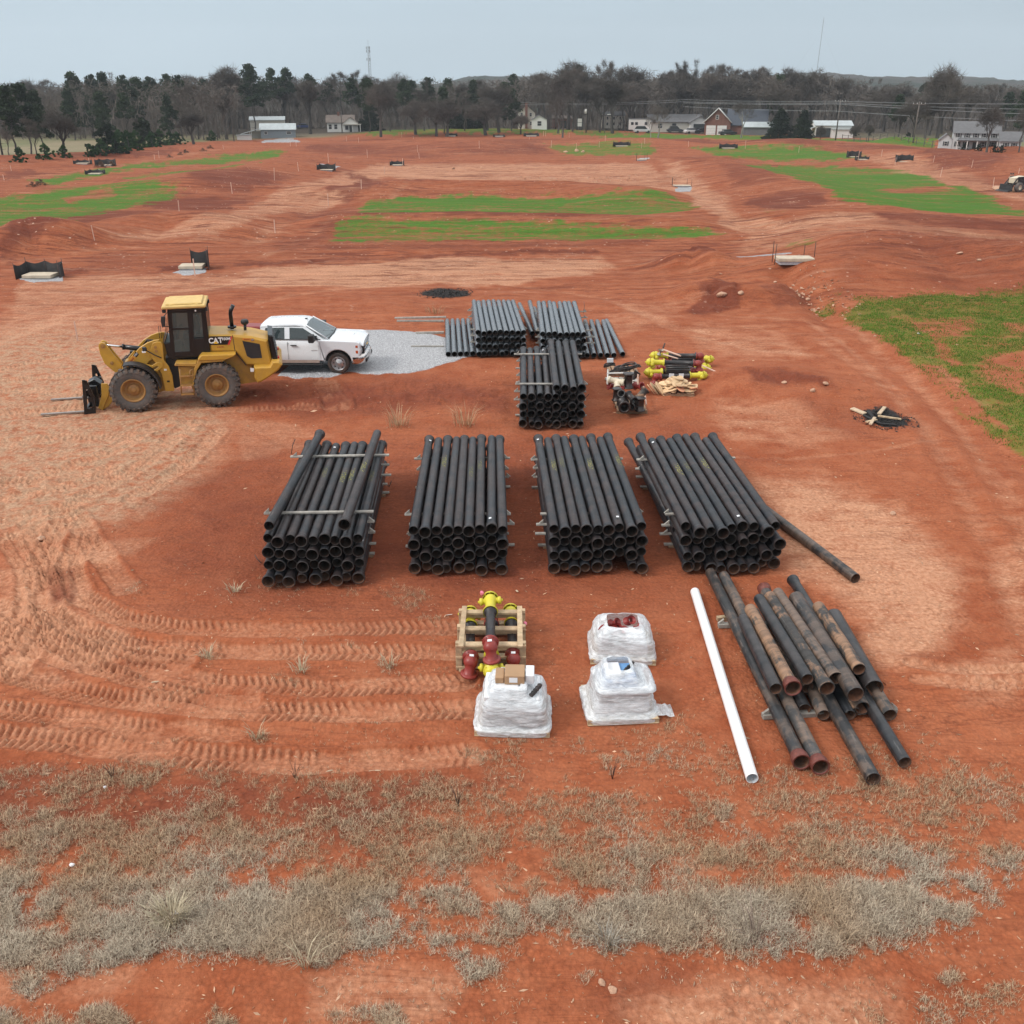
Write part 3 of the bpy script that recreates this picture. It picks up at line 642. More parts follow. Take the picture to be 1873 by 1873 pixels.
    # green seedlings: drilled in, so the soil shows through
    gn = t.noise(flat, 5.5, 5, .72); gn2 = t.noise(t.mapping(pos, (.25, .9, 0)), 1., 5, .6)
    gn3 = t.noise(flat, 26, 3, .7)
    gf = t.math('ADD', green, t.math('MULTIPLY', t.math('SUBTRACT', gn, .5), 1.1)); gf = t.math('ADD', gf, t.math('MULTIPLY', t.math('SUBTRACT', gn2, .5), 1.6))
    gf = t.math('ADD', gf, t.math('MULTIPLY', t.math('SUBTRACT', gn3, .5), .7))
    gf = t.math('ADD', gf, t.math('MULTIPLY', t.math('SUBTRACT', t.noise(t.mapping(pos, (.05, .9, 0)), 1., 5, .7), .5), t.math('MULTIPLY', farf, 1.3))); gf = t.math('ADD', gf, t.math('MULTIPLY', t.math('SUBTRACT', t.noise(t.mapping(pos, (.06, .16, 0)), 1., 5, .65), .5), t.math('MULTIPLY', farf, 1.6))); gf = t.math('ADD', gf, t.math('MULTIPLY', t.math('SUBTRACT', t.noise(flat, 1.4, 6, .75), .5), 2.0)); gf = t.math('MULTIPLY', t.rng(gf, .36, 1.02, 0, .95), t.rng(green, .03, .3)); gf = t.math('MULTIPLY', gf, t.rng(far.outputs['Y'], 52, 66, .62, 1.))
    gcol = t.mix(t.rng(gn, .3, .7), (.034, .112, .010), (.078, .215, .018))
    col = t.mix(gf, clay, gcol)
    # crushed stone
    vg = t.n('ShaderNodeTexVoronoi', feature='F1'); vg.inputs['Scale'].default_value = 16.; t.l(flat, vg.inputs['Vector'])
    gcv = t.mix(t.rng(vg.outputs['Distance'], .1, .6), (.66, .67, .69), (.34, .34, .355))
    gcv = t.mix(t.rng(grain, .3, .7, 0, .5), gcv, (.32, .32, .33))
    gfac = t.math('MULTIPLY', t.rng(t.math('ADD', gq, t.math('MULTIPLY', t.math('SUBTRACT', mid, .5), 1.2)), .35, .62), t.rng(gq, .02, .2))
    col = t.mix(gfac, col, gcv)
    # burnt heaps
    cfac = t.rng(t.math('ADD', char, t.math('MULTIPLY', t.math('SUBTRACT', fine, .5), 2.2)), .35, .75)
    col = t.mix(t.math('MULTIPLY', cfac, t.rng(char, .02, .2)), col, t.mix(t.rng(grain, .4, .7), (.008, .008, .009), (.06, .058, .055)))
    # dry pasture and lawns beyond
    pc = t.mix(t.rng(t.noise(flat, .05, 5), .4, .6), (.26, .215, .135), (.17, .17, .085)); pc = t.mix(t.rng(t.math('ADD', far.outputs['Y'], t.math('MULTIPLY', t.noise(flat, .06, 3), 40.)), 250, 285), pc, (.062, .048, .036)); col = t.mix(pq, col, pc)
    # relief
    h = t.math('ADD', t.math('MULTIPLY', fine, .6), t.math('MULTIPLY', grain, .25)); h = t.math('ADD', h, t.math('MULTIPLY', mid, 1.2))
    h = t.math('SUBTRACT', h, t.math('MULTIPLY', vc.outputs['Distance'], .32)); h = t.math('ADD', h, t.math('MULTIPLY', vg.outputs['Distance'], t.math('MULTIPLY', gfac, .8)))
    h = t.math('ADD', h, t.math('MULTIPLY', t.math('SUBTRACT', strk2, .5), 1.5))
    nrm = t.bump(h, .85, .06); nrm = t.bump(t.math('MULTIPLY', t.math('ADD', rl2, streak), farf), .8, .7, nrm)
    t.bsdf(col, .92, 0, .15, nrm); return m
ground()
# ================================================================== PIPES AND YARD MATERIAL
rng = random.Random(7)
def pipe_mat(name, base, rough, scuff, rust, rust_rgb=(.20, .085, .04), spec=.5, dust_sheen=.25):
    m, t = newmat(name); tcn = t.n('ShaderNodeTexCoord'); ob = tcn.outputs['Object']; oi = t.n('ShaderNodeObjectInfo').outputs['Random']
    off = t.n('ShaderNodeVectorMath', operation='ADD'); t.l(ob, off.inputs[0]); cmb = t.n('ShaderNodeCombineXYZ')
    t.l(t.math('MULTIPLY', oi, 37.), cmb.inputs[0]); t.l(t.math('MULTIPLY', oi, 11.), cmb.inputs[1]); t.l(cmb.outputs[0], off.inputs[1]); v = off.outputs[0]
    n1 = t.noise(v, 2.2, 6, .65, .5); n2 = t.noise(t.mapping(v, (.7, 9, 9)), 1.6, 5, .7, .6); n3 = t.noise(t.mapping(v, (9, .8, .8)), 1.1, 4, .6, .3)
    c = t.mix(t.rng(n3, .35, .7, 0, 1), base, tuple(q * 2.3 + .004 for q in base))
    c = t.mix(t.math('MULTIPLY', t.rng(n2, .60, .74), scuff), c, (.20, .20, .20))
    rf = t.math('ADD', t.rng(n1, .36, .62, 0, 1), t.math('MULTIPLY', t.math('SUBTRACT', oi, .5), .5))
    rf = t.math('MULTIPLY', t.rng(t.math('ADD', rf, t.math('MULTIPLY', t.math('SUBTRACT', n2, .5), 1.6)), .3, .75), rust, True)
    c = t.mix(rf, c, t.mix(t.rng(n3, .4, .6), rust_rgb, tuple(q * 1.75 for q in rust_rgb)))
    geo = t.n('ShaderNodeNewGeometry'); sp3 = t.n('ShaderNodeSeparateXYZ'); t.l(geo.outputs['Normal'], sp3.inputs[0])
    up = t.math('MULTIPLY', t.rng(sp3.outputs['Z'], .2, 1), t.rng(n1, .35, .75, .1, 1)); c = t.mix(t.math('MULTIPLY', up, dust_sheen), c, (.13, .135, .145))  # upward faces greyed: dust, and painted sky sheen on the far pipes
    rr = t.rng(n2, .3, .75, rough - .07, rough + .22); rr = t.math('MAXIMUM', rr, t.math('MULTIPLY', rf, .8))
    t.bsdf(c, rr, 0, spec, t.bump(t.math('ADD', n2, t.math('MULTIPLY', n3, .4)), .25, .004)); return m
m_black = pipe_mat('black_coated_iron', (.0055, .0065, .0090), .40, .38, .07, spec=.42, dust_sheen=.08)
m_blackr = pipe_mat('black_iron_sheen', (.045, .054, .064), .24, .2, .0, spec=1., dust_sheen=.75)  # sky sheen painted in by the lighter base and strong top tint
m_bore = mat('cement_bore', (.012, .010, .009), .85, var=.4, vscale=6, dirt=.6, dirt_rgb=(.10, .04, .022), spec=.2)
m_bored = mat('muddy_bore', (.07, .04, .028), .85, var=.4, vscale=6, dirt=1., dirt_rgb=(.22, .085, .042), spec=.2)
m_rim = mat('scuffed_rim', (.03, .029, .028), .55, var=.5, vscale=20)
m_rust_a = pipe_mat('black_pipe_with_clay', (.010, .010, .011), .42, .9, .30, (.17, .105, .068), dust_sheen=.18)
m_rust_b = pipe_mat('rusty_grey_pipe', (.026, .025, .025), .6, .6, .55, (.17, .105, .068), dust_sheen=.3)
m_rust_c = pipe_mat('orange_rust_pipe', (.022, .020, .019), .65, .5, .72, (.24, .13, .070), dust_sheen=.2)
m_rust_d = pipe_mat('dark_pipe', (.006, .007, .009), .35, .6, .10, (.12, .07, .05), dust_sheen=.2)
m_redend = mat('red_oxide', (.14, .036, .025), .6, var=.35, vscale=14)
m_wood = mat('weathered_timber', (.30, .28, .25), .8, var=.3, vscale=9, bump=.3, rnd=.25)
m_woodn = mat('new_pine_timber', (.46, .345, .215), .75, var=.28, vscale=8, bump=.3, dirt=.55, rnd=.18)
m_woodp = mat('pallet_wood', (.27, .175, .105), .8, var=.3, vscale=9, bump=.3, dirt=.6, rnd=.2)
m_sten = mat('yellow_stencil_paint', (.30, .28, .06), .7, var=.5, vscale=16)
m_stenc = mat('faded_stencil_paint', (.17, .16, .05), .7, var=.6, vscale=16)
m_tag = mat('white_paper_tag', (.75, .76, .78), .6, var=.05)
m_steel = mat('steel_strap', (.05, .028, .022), .6, var=.4)

def pipe_mesh(name, Ln, r, bell, mats, bell_at_start=True, seg=22, flange=False, br=1.27):
    """iron pipe along +x from 0 to Ln with an open bore"""
    ri = r * .90; w = r * br; wi = r * 1.04
    if not bell: prof = [(r * .985, 0), (r, .012), (r, Ln * .33), (r, Ln * .66), (r, Ln - .012), (r * .985, Ln), (ri, Ln), (ri, Ln * .5), (ri, 0)]; mi = [0, 0, 0, 0, 0, 2, 1, 1, 2]
    else:
        prof = [(w * .96, 0), (w, .01), (w * 1.0, .035), (w * .94, .05), (w * .96, .11), (w * .90, .15), (r * 1.03, .21), (r, .24), (r, Ln * .4), (r, Ln * .7), (r, Ln - .01), (r * .98, Ln),
                (ri, Ln), (ri, Ln * .5), (ri, .16), (wi, .13), (wi, .02), (w * .86, 0)]
        mi = [0, 0, 0, 0, 0, 0, 0, 0, 0, 0, 0, 2, 1, 1, 1, 1, 1, 2]
    b = MB(); n = len(prof)
    if not bell_at_start and bell: prof = [(a, Ln - x) for a, x in prof]
    vs = [(x, a * math.cos(2 * math.pi * k / seg), a * math.sin(2 * math.pi * k / seg)) for a, x in prof for k in range(seg)]
    flip = (not bell_at_start and bell)
    fs = []; ms = []
    for i in range(n):
        i2 = (i + 1) % n
        for k in range(seg):
            j = (k + 1) % seg; q = (i * seg + k, i2 * seg + k, i2 * seg + j, i * seg + j)
            fs.append(q if flip else q[::-1]); ms.append(mi[i])
    b._add(vs, fs, True); b.m = ms
    return b.mesh(name, mats)
def text_mesh(name, s, size, material, r=None, extrude=.0, res=2, font_bold=False, spacing=1.0):
    cu = bpy.data.curves.new(name, 'FONT'); cu.body = s; cu.size = size; cu.align_x = 'CENTER'; cu.align_y = 'CENTER'
    cu.resolution_u = res; cu.extrude = extrude; cu.space_character = spacing
    if font_bold: cu.offset = size * .03
    o = bpy.data.objects.new(name, cu); COL.objects.link(o); bpy.context.view_layer.update()
    me = bpy.data.meshes.new_from_object(o.evaluated_get(bpy.context.evaluated_depsgraph_get()))
    bpy.data.objects.remove(o); bpy.data.curves.remove(cu); me.name = name
    if r:      # wrap round a pipe lying on the x axis, lettering on its upper side
        for v in me.vertices:
            a = v.co.y / r; v.co = Vector((v.co.x, math.sin(a) * r, math.cos(a) * r))
    me.materials.clear(); me.materials.append(material); return me
RP, LP = .113, 6.05
PM = {'bell': pipe_mesh('bell_pipe', LP, RP, True, [m_black, m_bore, m_rim], True), 'spig': pipe_mesh('spigot_pipe', LP, RP, True, [m_black, m_bore, m_rim], False)}
PMb = {'bell': pipe_mesh('bell_pipe_muddy', LP, RP, True, [m_black, m_bored, m_rim], True), 'spig': pipe_mesh('spigot_pipe_muddy', LP, RP, True, [m_black, m_bored, m_rim], False)}
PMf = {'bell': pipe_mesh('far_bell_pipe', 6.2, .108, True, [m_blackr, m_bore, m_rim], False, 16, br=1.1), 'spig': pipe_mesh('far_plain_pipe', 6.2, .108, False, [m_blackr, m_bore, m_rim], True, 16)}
sten_me = text_mesh('stencil', 'AMERICAN', .17, m_sten, r=RP + .002, spacing=.95)
sten_me2 = text_mesh('stencil', 'AMERICAN', .15, m_stenc, r=RP + .002, spacing=1.0)
tag_b = MB(); tag_b.box(-.035, .035, -.03, .03, RP + .030, RP + .034); tag_me = tag_b.mesh('paper_tag', m_tag)
def batten_mesh(name, ln, w=.09, h=.042, m=None):
    b = MB(); b.cbox(-ln / 2, ln / 2, -w / 2, w / 2, 0, h, .004); return b.mesh(name, m or m_wood)
wedge_b = MB(); wedge_b.prism([(0, 0), (.11, 0), (.0, .10)], -.025, .025); wedge_me = wedge_b.mesh('wedge', m_wood)
def put_pipe(me, P0, P1, label, group, name='iron_pipe', roll=None, cat='pipe'):
    d = (P1 - P0).normalized()
    q = d.to_track_quat('X', 'Z').to_matrix().to_4x4() @ Matrix.Rotation(rng.random() * 6.28 if roll is None else roll, 4, 'X')
    o = link(name, me); o.matrix_world = Matrix.Translation(P0) @ q; tag(o, label, cat, group); return o
def stack(near, far, zt, ncol, rows, sp, where, group, PMs, r, ln, sten=(), tags=(), skip=(), top_skew=None, batt=(.2, .8), bl=None, wood=None, zb=.06, jit=.09, muddy_bottom=True, wood_over=0, bpos_end=.14, first_label='black iron pipe'):
    N0 = U(near[0], near[1], zt); F0 = U(far[0], far[1], zt); ang = math.atan2(F0.y - N0.y, F0.x - N0.x)
    ax = Vector((math.cos(ang), math.sin(ang), 0)); rt = Vector((math.sin(ang), -math.cos(ang), 0))
    nr = len(rows); pitch = 2 * r + .044
    base = Vector((N0.x, N0.y, 0))
    for k in range(nr):                                       # k = 0 bottom row
        z = zb + .04 + r + k * pitch; nm = ORD[nr - k] if nr - k > 1 else 'top'
        if k == 0: nm = 'bottom'
        cols = rows[k]
        for ci, c in enumerate(cols):
            near_bell = (c + k) % 2 == 0
            me = (PMb if (k == 0 and muddy_bottom and PMs is PM) else PMs)['bell' if near_bell else 'spig']
            sh = (-.05 if near_bell else .05) + rng.uniform(-jit, jit) - (nr - 1 - k) * .075 - (.06 if k == 0 else 0)
            off = (c - (ncol - 1) / 2) * sp + rng.uniform(-.012, .012) + (rng.uniform(-.04, .04) if k == 0 else 0)
            P0 = base + ax * sh + rt * off + Vector((0, 0, z)); P1 = P0 + ax + rt * rng.uniform(-.003, .003)
            lb = f'{first_label}, {ORD[ci + 1]} from left, {nm} row, {where}'
            o = put_pipe(me, P0, P1, lb, group, roll=0)
            if (k, c) in sten:
                s = link('stencil', sten_me if rng.random() < .6 else sten_me2, o, (ln * rng.uniform(.56, .68), 0, 0), (rng.uniform(-.25, .25), 0, 0))
            if (k, c) in tags: link('paper_tag', tag_me, o, (.3 if rng.random() < .6 else ln - .45, 0, 0), (rng.uniform(-.5, .5), 0, 0))
    w_ = ncol * sp; bl = bl or w_ + .30
    for k in range(nr + wood_over):
        z = zb + k * pitch - .004
        for ti, tt in enumerate(batt):
            P = base + ax * ln * (tt + rng.uniform(-.01, .01)) + rt * rng.uniform(-.05, .05) + Vector((0, 0, z))
            row = 'bottom' if k == 0 else ('top' if k == nr - 1 else (ORD[nr - k] if k < nr else 'top'))
            rel = 'on top of' if k == nr else 'under'
            o = link('timber_batten', batten_me_for(bl + rng.uniform(-.1, .1), wood)); o.location = P; o.rotation_euler = (0, 0, ang - math.pi / 2 + rng.uniform(-.01, .01))
            tag(o, f'grey timber batten {rel} the {row} row, {"near" if ti == 0 else "far"} end, {where}', 'batten', 'timber battens between the pipe rows')
            if k > 0:
                for s in (-1, 1):
                    if rng.random() < .8:
                        g = link('wedge', wedge_me, o); g.location = (s * (w_ / 2 + .02), rng.uniform(-.02, .02), .042); g.rotation_euler = (0, 0, 0 if s > 0 else math.pi)
    if zb > 0:
        for ti, tt in enumerate(batt):
            P = base + ax * ln * tt; o = link('ground_sleeper', sleeper_me); o.location = P; o.rotation_euler = (0, 0, ang - math.pi / 2)
            tag(o, f'timber sleeper on the clay, {"near" if ti == 0 else "far"} end, {where}', 'sleeper', 'sleepers below the pipe stacks')
    return base, ax, rt
_bm = {}
def batten_me_for(ln, wood=None):
    k = round(ln, 1)
    if k not in _bm: _bm[k] = batten_mesh('batten', k)
    return _bm[k]
_sb = MB(); _sb.cbox(-1.15, 1.15, -.07, .07, -.02, .056, .006); sleeper_me = _sb.mesh('sleeper', m_woodp)
full9 = list(range(9))
GA = 'black iron pipes stacked in the front row'
# first front stack: timbers and two loose pipes across its top
b1, a1, r1 = stack((572, 985), (632, 812), 1.06, 9, [full9, full9, full9, full9], .247, 'front stack topped by battens', GA, PM, RP, LP,
                   sten={(3, 3), (3, 5), (3, 6), (3, 8)}, tags={(3, 3), (2, 1), (0, 3), (0, 5), (2, 8)}, wood_over=1)
for px0, py0, px1, py1, w_, bb in ((492, 962, 582, 800, 'slanting over the battens of the first front stack', 'spig'), (630, 960, 691, 790, 'lying along the right of the first front stack top', 'bell')):
    P0 = U(px0, py0, 1.345); P1 = U(px1, py1, 1.345)
    o = put_pipe(PM[bb], P0, P1, 'loose black iron pipe ' + w_, GA, roll=0)
    if bb == 'bell': link('stencil', sten_me, o, (3.3, 0, 0))
stack((838, 967), (850, 797), 1.06, 9, [full9, full9, full9, full9], .247, 'second front stack', GA, PM, RP, LP,
      sten={(3, 2), (3, 5), (3, 6)}, tags={(3, 0), (3, 7), (2, 1)})
stack((1094, 966), (1047, 792), 1.06, 9, [[0, 1, 2, 3, 4, 5, 7, 8], full9, full9, full9], .247, 'third front stack', GA, PM, RP, LP,
      sten={(3, 1), (3, 2), (3, 5), (3, 8), (2, 0)}, tags={(3, 0), (3, 6)})
stack((1340, 965), (1232, 788), 1.06, 9, [full9, full9, full9, full9], .255, 'front stack beside the rusty pipes', GA, PM, RP, LP,
      sten={(3, 2), (3, 3), (3, 5)}, tags={(3, 1), (3, 5)}, jit=.17)
# loose pipes low against the fourth stack
for (a, b, c, d, z, s) in ((1238, 968, 1157, 822, .62, 'second'), ):
    put_pipe(PM['spig'], U(a, b, z), U(c, d, z), 'black iron pipe slumped against the left side of the fourth front stack', GA, roll=0)
# middle stack
b5, a5, r5 = stack((1010, 722), (1000, 628), 1.1, 8, [list(range(8))] * 4, .262, 'middle stack', 'black iron pipes in the middle stack', PM, RP, LP, sten=set(), tags={(3, 3), (1, 2), (0, 7)}, wood_over=1, batt=(.18, .82))
for i in range(4):
    P0 = b5 + r5 * (.14 + i * .27) + a5 * rng.uniform(-.1, .1) + Vector((0, 0, .1 + RP + 4 * (2 * RP + .044) + .0)); P1 = P0 + a5
    put_pipe(PM['bell' if i % 2 else 'spig'], P0, P1, f'black iron pipe, {ORD[i + 1]} of four on the battens over the middle stack', 'black iron pipes in the middle stack', roll=0)
# far stacks with sky sheen painted into the colour of their backs
GF = 'grey sheened pipes stacked at the back'
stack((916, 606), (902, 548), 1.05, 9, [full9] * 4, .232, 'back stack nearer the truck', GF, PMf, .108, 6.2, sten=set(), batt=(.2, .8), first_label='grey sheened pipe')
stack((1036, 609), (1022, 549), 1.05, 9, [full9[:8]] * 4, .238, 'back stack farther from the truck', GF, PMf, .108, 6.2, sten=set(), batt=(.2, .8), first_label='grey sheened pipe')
def ground_pipe(x0, y0, x1, y1, z, label, group, me=None, ln=None):
    o = put_pipe(me or PMf['spig'], U(x0, y0, z), U(x1, y1, z), label, group, roll=0); return o
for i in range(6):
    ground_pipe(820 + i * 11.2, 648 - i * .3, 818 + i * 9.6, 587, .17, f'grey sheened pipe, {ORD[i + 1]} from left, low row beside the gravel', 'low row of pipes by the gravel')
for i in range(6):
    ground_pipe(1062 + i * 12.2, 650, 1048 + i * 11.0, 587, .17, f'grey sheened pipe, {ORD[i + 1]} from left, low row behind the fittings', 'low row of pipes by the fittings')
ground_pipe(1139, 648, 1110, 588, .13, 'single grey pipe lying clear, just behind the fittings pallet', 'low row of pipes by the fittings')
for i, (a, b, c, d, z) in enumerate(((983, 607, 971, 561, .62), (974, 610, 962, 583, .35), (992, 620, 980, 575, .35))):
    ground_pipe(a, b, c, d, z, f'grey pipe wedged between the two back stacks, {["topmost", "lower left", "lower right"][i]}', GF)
# white plastic pipe
m_pvc = mat('white_plastic', (.80, .81, .82), .35, var=.03, dirt=.12); m_pvci = mat('white_plastic_inside', (.42, .45, .48), .5, var=.05)
put_pipe(pipe_mesh('plastic_pipe', 6.1, .098, False, [m_pvc, m_pvci, m_pvc]), U(1376, 1424, .10), U(1271, 1082, .10), 'long white plastic pipe lying on the clay beside the rusty pipes', None, 'plastic_pipe', 0)
# single pipe beyond the fourth stack
zp = U(1565, 1058, .12)
put_pipe(pipe_mesh('loose_pipe', 5.1, .118, True, [m_rust_a, m_bored, m_rim], False), zp, U(1432, 957, .12), 'single clay smeared black pipe lying apart from the fourth front stack', None, 'iron_pipe', 0)
# the pile of used pipes: far px, near px (zoomed crop coordinates), centre height, radius, look, bell end, label
def Zc(x, y): return (1240 + x * .2883, 920 + y * .2887)
RUSTY = [
 (205,440,783,1640,.19,.115,m_rust_a,'near','red ended long pipe along the left edge of the used pile'),
 (290,460,905,1672,.19,.115,m_rust_b,'near','orange stained red ended pipe, second along the left of the used pile'),
 (413,735,622,1178,.52,.115,m_rust_d,'','short blue black pipe on the left of the upper used row'),
 (458,670,730,1172,.53,.118,m_rust_c,'near','orange and black pipe with red bell end in the upper used row'),
 (515,605,822,1118,.56,.115,m_rust_d,'','smooth black pipe between two rusty ones in the upper used row'),
 (582,590,948,1176,.56,.118,m_rust_c,'near','tan and rust pipe with flared end in the upper used row'),
 (632,565,1002,1112,.56,.11,m_rust_b,'near','grey brown pipe with narrow flared end in the upper used row'),
 (748,600,1128,1215,.55,.15,m_rust_a,'','thick scratched black pipe in the middle of the used pile'),
 (727,485,1440,1645,.17,.108,m_rust_d,'far','thin dark pipe running longest to the right of the used pile'),
 (890,655,1150,1055,.60,.118,m_rust_c,'','short orange clay pipe with yellow stencil near its end'),
 (985,715,1245,1175,.36,.17,m_rust_d,'','widest grey pipe with a broken end, right of the used pile'),
 (545,540,925,1345,.16,.11,m_rust_b,'far','pipe with red flange poking out behind, low in the used pile'),
 (480,690,805,1308,.16,.115,m_rust_d,'','dark pipe in the lower used row with stub near end'),
 (700,640,1090,1345,.16,.105,m_rust_d,'','dark pipe with ringed end in the lower used row'),
 (640,690,1240,1750,.17,.12,m_rust_a,'','crusty black pipe reaching farthest forward from the used pile'),
 (850,760,1172,1300,.24,.13,m_rust_b,'','brown pipe under the thick black one in the lower used row'),
 (1010,790,1345,1345,.17,.12,m_rust_b,'','dark brown pipe at the right end of the lower used row'),
 (800,780,1122,1325,.15,.09,m_rust_c,'','thin tan pipe low in the middle of the used pile'),
 (520,800,825,1172,.30,.115,m_rust_c,'','rust red pipe tucked below the upper used row'),
]
for (fx, fy, nx, ny, z, r, mt, bell, lab) in RUSTY:
    A_ = U(*Zc(nx, ny), z); B_ = U(*Zc(fx, fy), z); ln = (A_ - B_).length
    me = pipe_mesh('used_pipe', ln, r, bool(bell), [mt, m_bored, m_rim], bell == 'near', 20, br=1.22)
    o = put_pipe(me, A_, B_, 'used ' + lab if not lab.startswith('used') else lab, 'used pipes piled at the right', roll=0)
    if bell:
        rb = MB(); x0 = 0 if bell == 'near' else ln
        s = 1 if bell == 'near' else -1
        if ('red end' in lab and 'flared' not in lab) or 'red bell' in lab or 'red flange' in lab:
            rb.lathe([(r * 1.24, x0 - .012 * s), (r * 1.30, x0 + .0 * s), (r * 1.29, x0 + .11 * s), (r * 1.08, x0 + .19 * s), (r * 1.0, x0 + .195 * s)][::s], 20)
            rb.lathe([(r * 1.08, x0 + .10 * s), (r * 1.08, x0 - .012 * s), (r * 1.30, x0 - .013 * s)][::s], 20)
            rb.build('red_collar', m_redend, o)
    if 'stencil' in lab:
        link('stencil', sten_me, o, (.55, 0, 0), (.9, 0, 0))
for (ax_, ay_, bx_, by_, lab) in ((535, 1350, 1385, 1310, 'near the pipe ends'), (255, 775, 1000, 760, 'towards the far ends')):
    A_ = U(*Zc(ax_, ay_), .04); B_ = U(*Zc(bx_, by_), .04); b = MB(); Lb = (B_ - A_).length; b.cbox(0, Lb, -.06, .06, -.04, .05, .006)
    o = b.build('timber_sleeper', m_wood); o.location = A_; o.rotation_euler = (0, 0, math.atan2(B_.y - A_.y, B_.x - A_.x))
    tag(o, 'timber sleeper under the used pipe pile ' + lab, 'sleeper')
    for s, xx in ((1, Lb - .1), (-1, .1)):
        g = link('wedge', wedge_me, o, (xx, 0, .05), (0, 0, 0 if s > 0 else math.pi))
o = link('wood_block', (lambda b: (b.cbox(-.12, .12, -.05, .05, 0, .09, .006), b.mesh('block', m_woodn))[1])(MB())); o.location = G(1321, 1134); o.rotation_euler = (0, 0, .2)
tag(o, 'short pale wood block beside the two red ended pipes', 'block')
# snapped steel straps
for i, (pts, lab) in enumerate([([(701, 880, .1), (712, 890, .25), (716, 880, .5)], 'right of the first front stack'), ([(533, 830, .6), (535, 815, .8), (540, 803, 1.)], 'standing up behind the first front stack'),
                                ([(466, 1015, .15), (470, 1022, .1), (478, 1030, .03)], 'left of the first front stack'), ([(703, 805, .9), (708, 812, .8), (706, 826, .6)], 'hanging at the far right of the first front stack'),
                                ([(1065, 737, .3), (1071, 728, .4), (1077, 721, .55)], 'sticking out of the middle stack'), ([(1067, 573, .6), (1069, 560, .9), (1068, 552, 1.)], 'standing behind the back stack')]):
    b = MB(); b.tube([U(*p) for p in pts], .012, 5); tag(b.build('steel_strap', m_steel), 'bent dark steel strap ' + lab, 'strap')
# timber on the ground by the gravel
for i, (xa, ya, xb, yb, lab) in enumerate(((722, 583, 816, 581, 'farthest'), (726, 588, 812, 588, 'second'), (760, 610, 812, 609, 'third'), (752, 635, 812, 635, 'nearest'))):
    A_ = U(xa, ya, .02); B_ = U(xb, yb, .02); b = MB(); b.cbox(0, (B_ - A_).length, -.06, .06, -.02, .07, .005); o = b.build('timber_plank', m_wood)
    o.location = A_; o.rotation_euler = (0, 0, math.atan2(B_.y - A_.y, B_.x - A_.x)); tag(o, f'long weathered plank lying by the gravel, {lab} of four', 'plank', 'planks by the gravel')
# ================================================================== WHEEL LOADER
def glass_mat(name, tint=(.10, .13, .13), see=.55):
    m, t = newmat(name); g = t.n('ShaderNodeBsdfPrincipled'); g.inputs['Base Color'].default_value = (*tint, 1); g.inputs['Roughness'].default_value = .06
    g.inputs['Specular IOR Level'].default_value = .9; tr = t.n('ShaderNodeBsdfTransparent'); tr.inputs[0].default_value = (.75, .82, .80, 1)
    mx_ = t.n('ShaderNodeMixShader'); mx_.inputs[0].default_value = 1 - see; t.l(tr.outputs[0], mx_.inputs[1]); t.l(g.outputs[0], mx_.inputs[2]); t.l(mx_.outputs[0], t.out.inputs[0]); return m
m_yel = mat('machine_yellow', (.50, .275, .034), .40, var=.10, vscale=2, dirt=.35, dirt_rgb=(.26, .13, .06), spec=.45)
m_yeld = mat('dusty_machine_yellow', (.43, .235, .036), .6, var=.15, vscale=3, dirt=.85, dirt_rgb=(.26, .12, .055))
m_roofy = mat('faded_roof_yellow', (.62, .43, .15), .6, var=.12, vscale=4, dirt=.3)
m_blk = mat('black_paint', (.005, .005, .006), .3, var=.2, dirt=.04, dirt_rgb=(.05, .03, .02)); m_blkm = mat('matt_black_plastic', (.014, .014, .016), .55, var=.2, dirt=.15, dirt_rgb=(.12, .07, .05))
m_tyre = mat('dusty_tyre_rubber', (.085, .078, .074), .85, var=.25, vscale=5, dirt=.75, dirt_rgb=(.21, .14, .105), bump=.3)
m_lug = mat('muddy_tyre_lugs', (.075, .062, .055), .9, var=.3, vscale=6, dirt=1., dirt_rgb=(.22, .125, .08), bump=.3)
m_rimy = mat('muddy_rim_yellow', (.33, .17, .045), .6, var=.15, vscale=5, dirt=1., dirt_rgb=(.27, .125, .06))
m_chrome = mat('chrome', (.75, .75, .76), .14, metal=1, var=.03); m_steelw = mat('worn_steel', (.33, .29, .26), .42, metal=.7, var=.2, vscale=5)
m_glass = glass_mat('cab_glass'); m_seat = mat('seat_cloth', (.10, .10, .11), .8); m_grey = mat('interior_grey', (.16, .16, .17), .7)
m_white = mat('decal_white', (.75, .75, .75), .5, var=.02); m_red = mat('decal_red', (.55, .03, .03), .5, var=.02); m_dyel = mat('decal_yellow', (.75, .45, .03), .5, var=.02)
m_orange = mat('decal_orange', (.62, .25, .03), .5, var=.05); m_dred = mat('decal_dark_red', (.28, .03, .01), .5, var=.02)

class Frame:
    """local frame of a vehicle: x along, y away from the camera, z up"""
    def __init__(s, P, ang): s.P = P; s.ax = Vector((math.cos(ang), math.sin(ang), 0)); s.ay = Vector((-math.sin(ang), math.cos(ang), 0)); s.ang = ang
    def at(s, px, py, yl):
        """(x, z) on the vehicle's vertical plane y = yl seen at a photo pixel"""
        d = ray(px, py); o = Vector((0, 0, H)); t = (s.P + s.ay * yl - o).dot(s.ay) / d.dot(s.ay); q = o + d * t - s.P
        return (q.dot(s.ax), q.z)
def z2(X, Y): return (140 + .1388 * X, 530 + .1388 * Y)
def z3(X, Y): return (340 + .18687 * X, 540 + .18687 * Y)
A_ = U(250, 754.5); B_ = U(402, 744); la = math.atan2(B_.y - A_.y, B_.x - A_.x)
LF = Frame(A_ + Vector((-math.sin(la), math.cos(la), 0)) * 1.22, la)
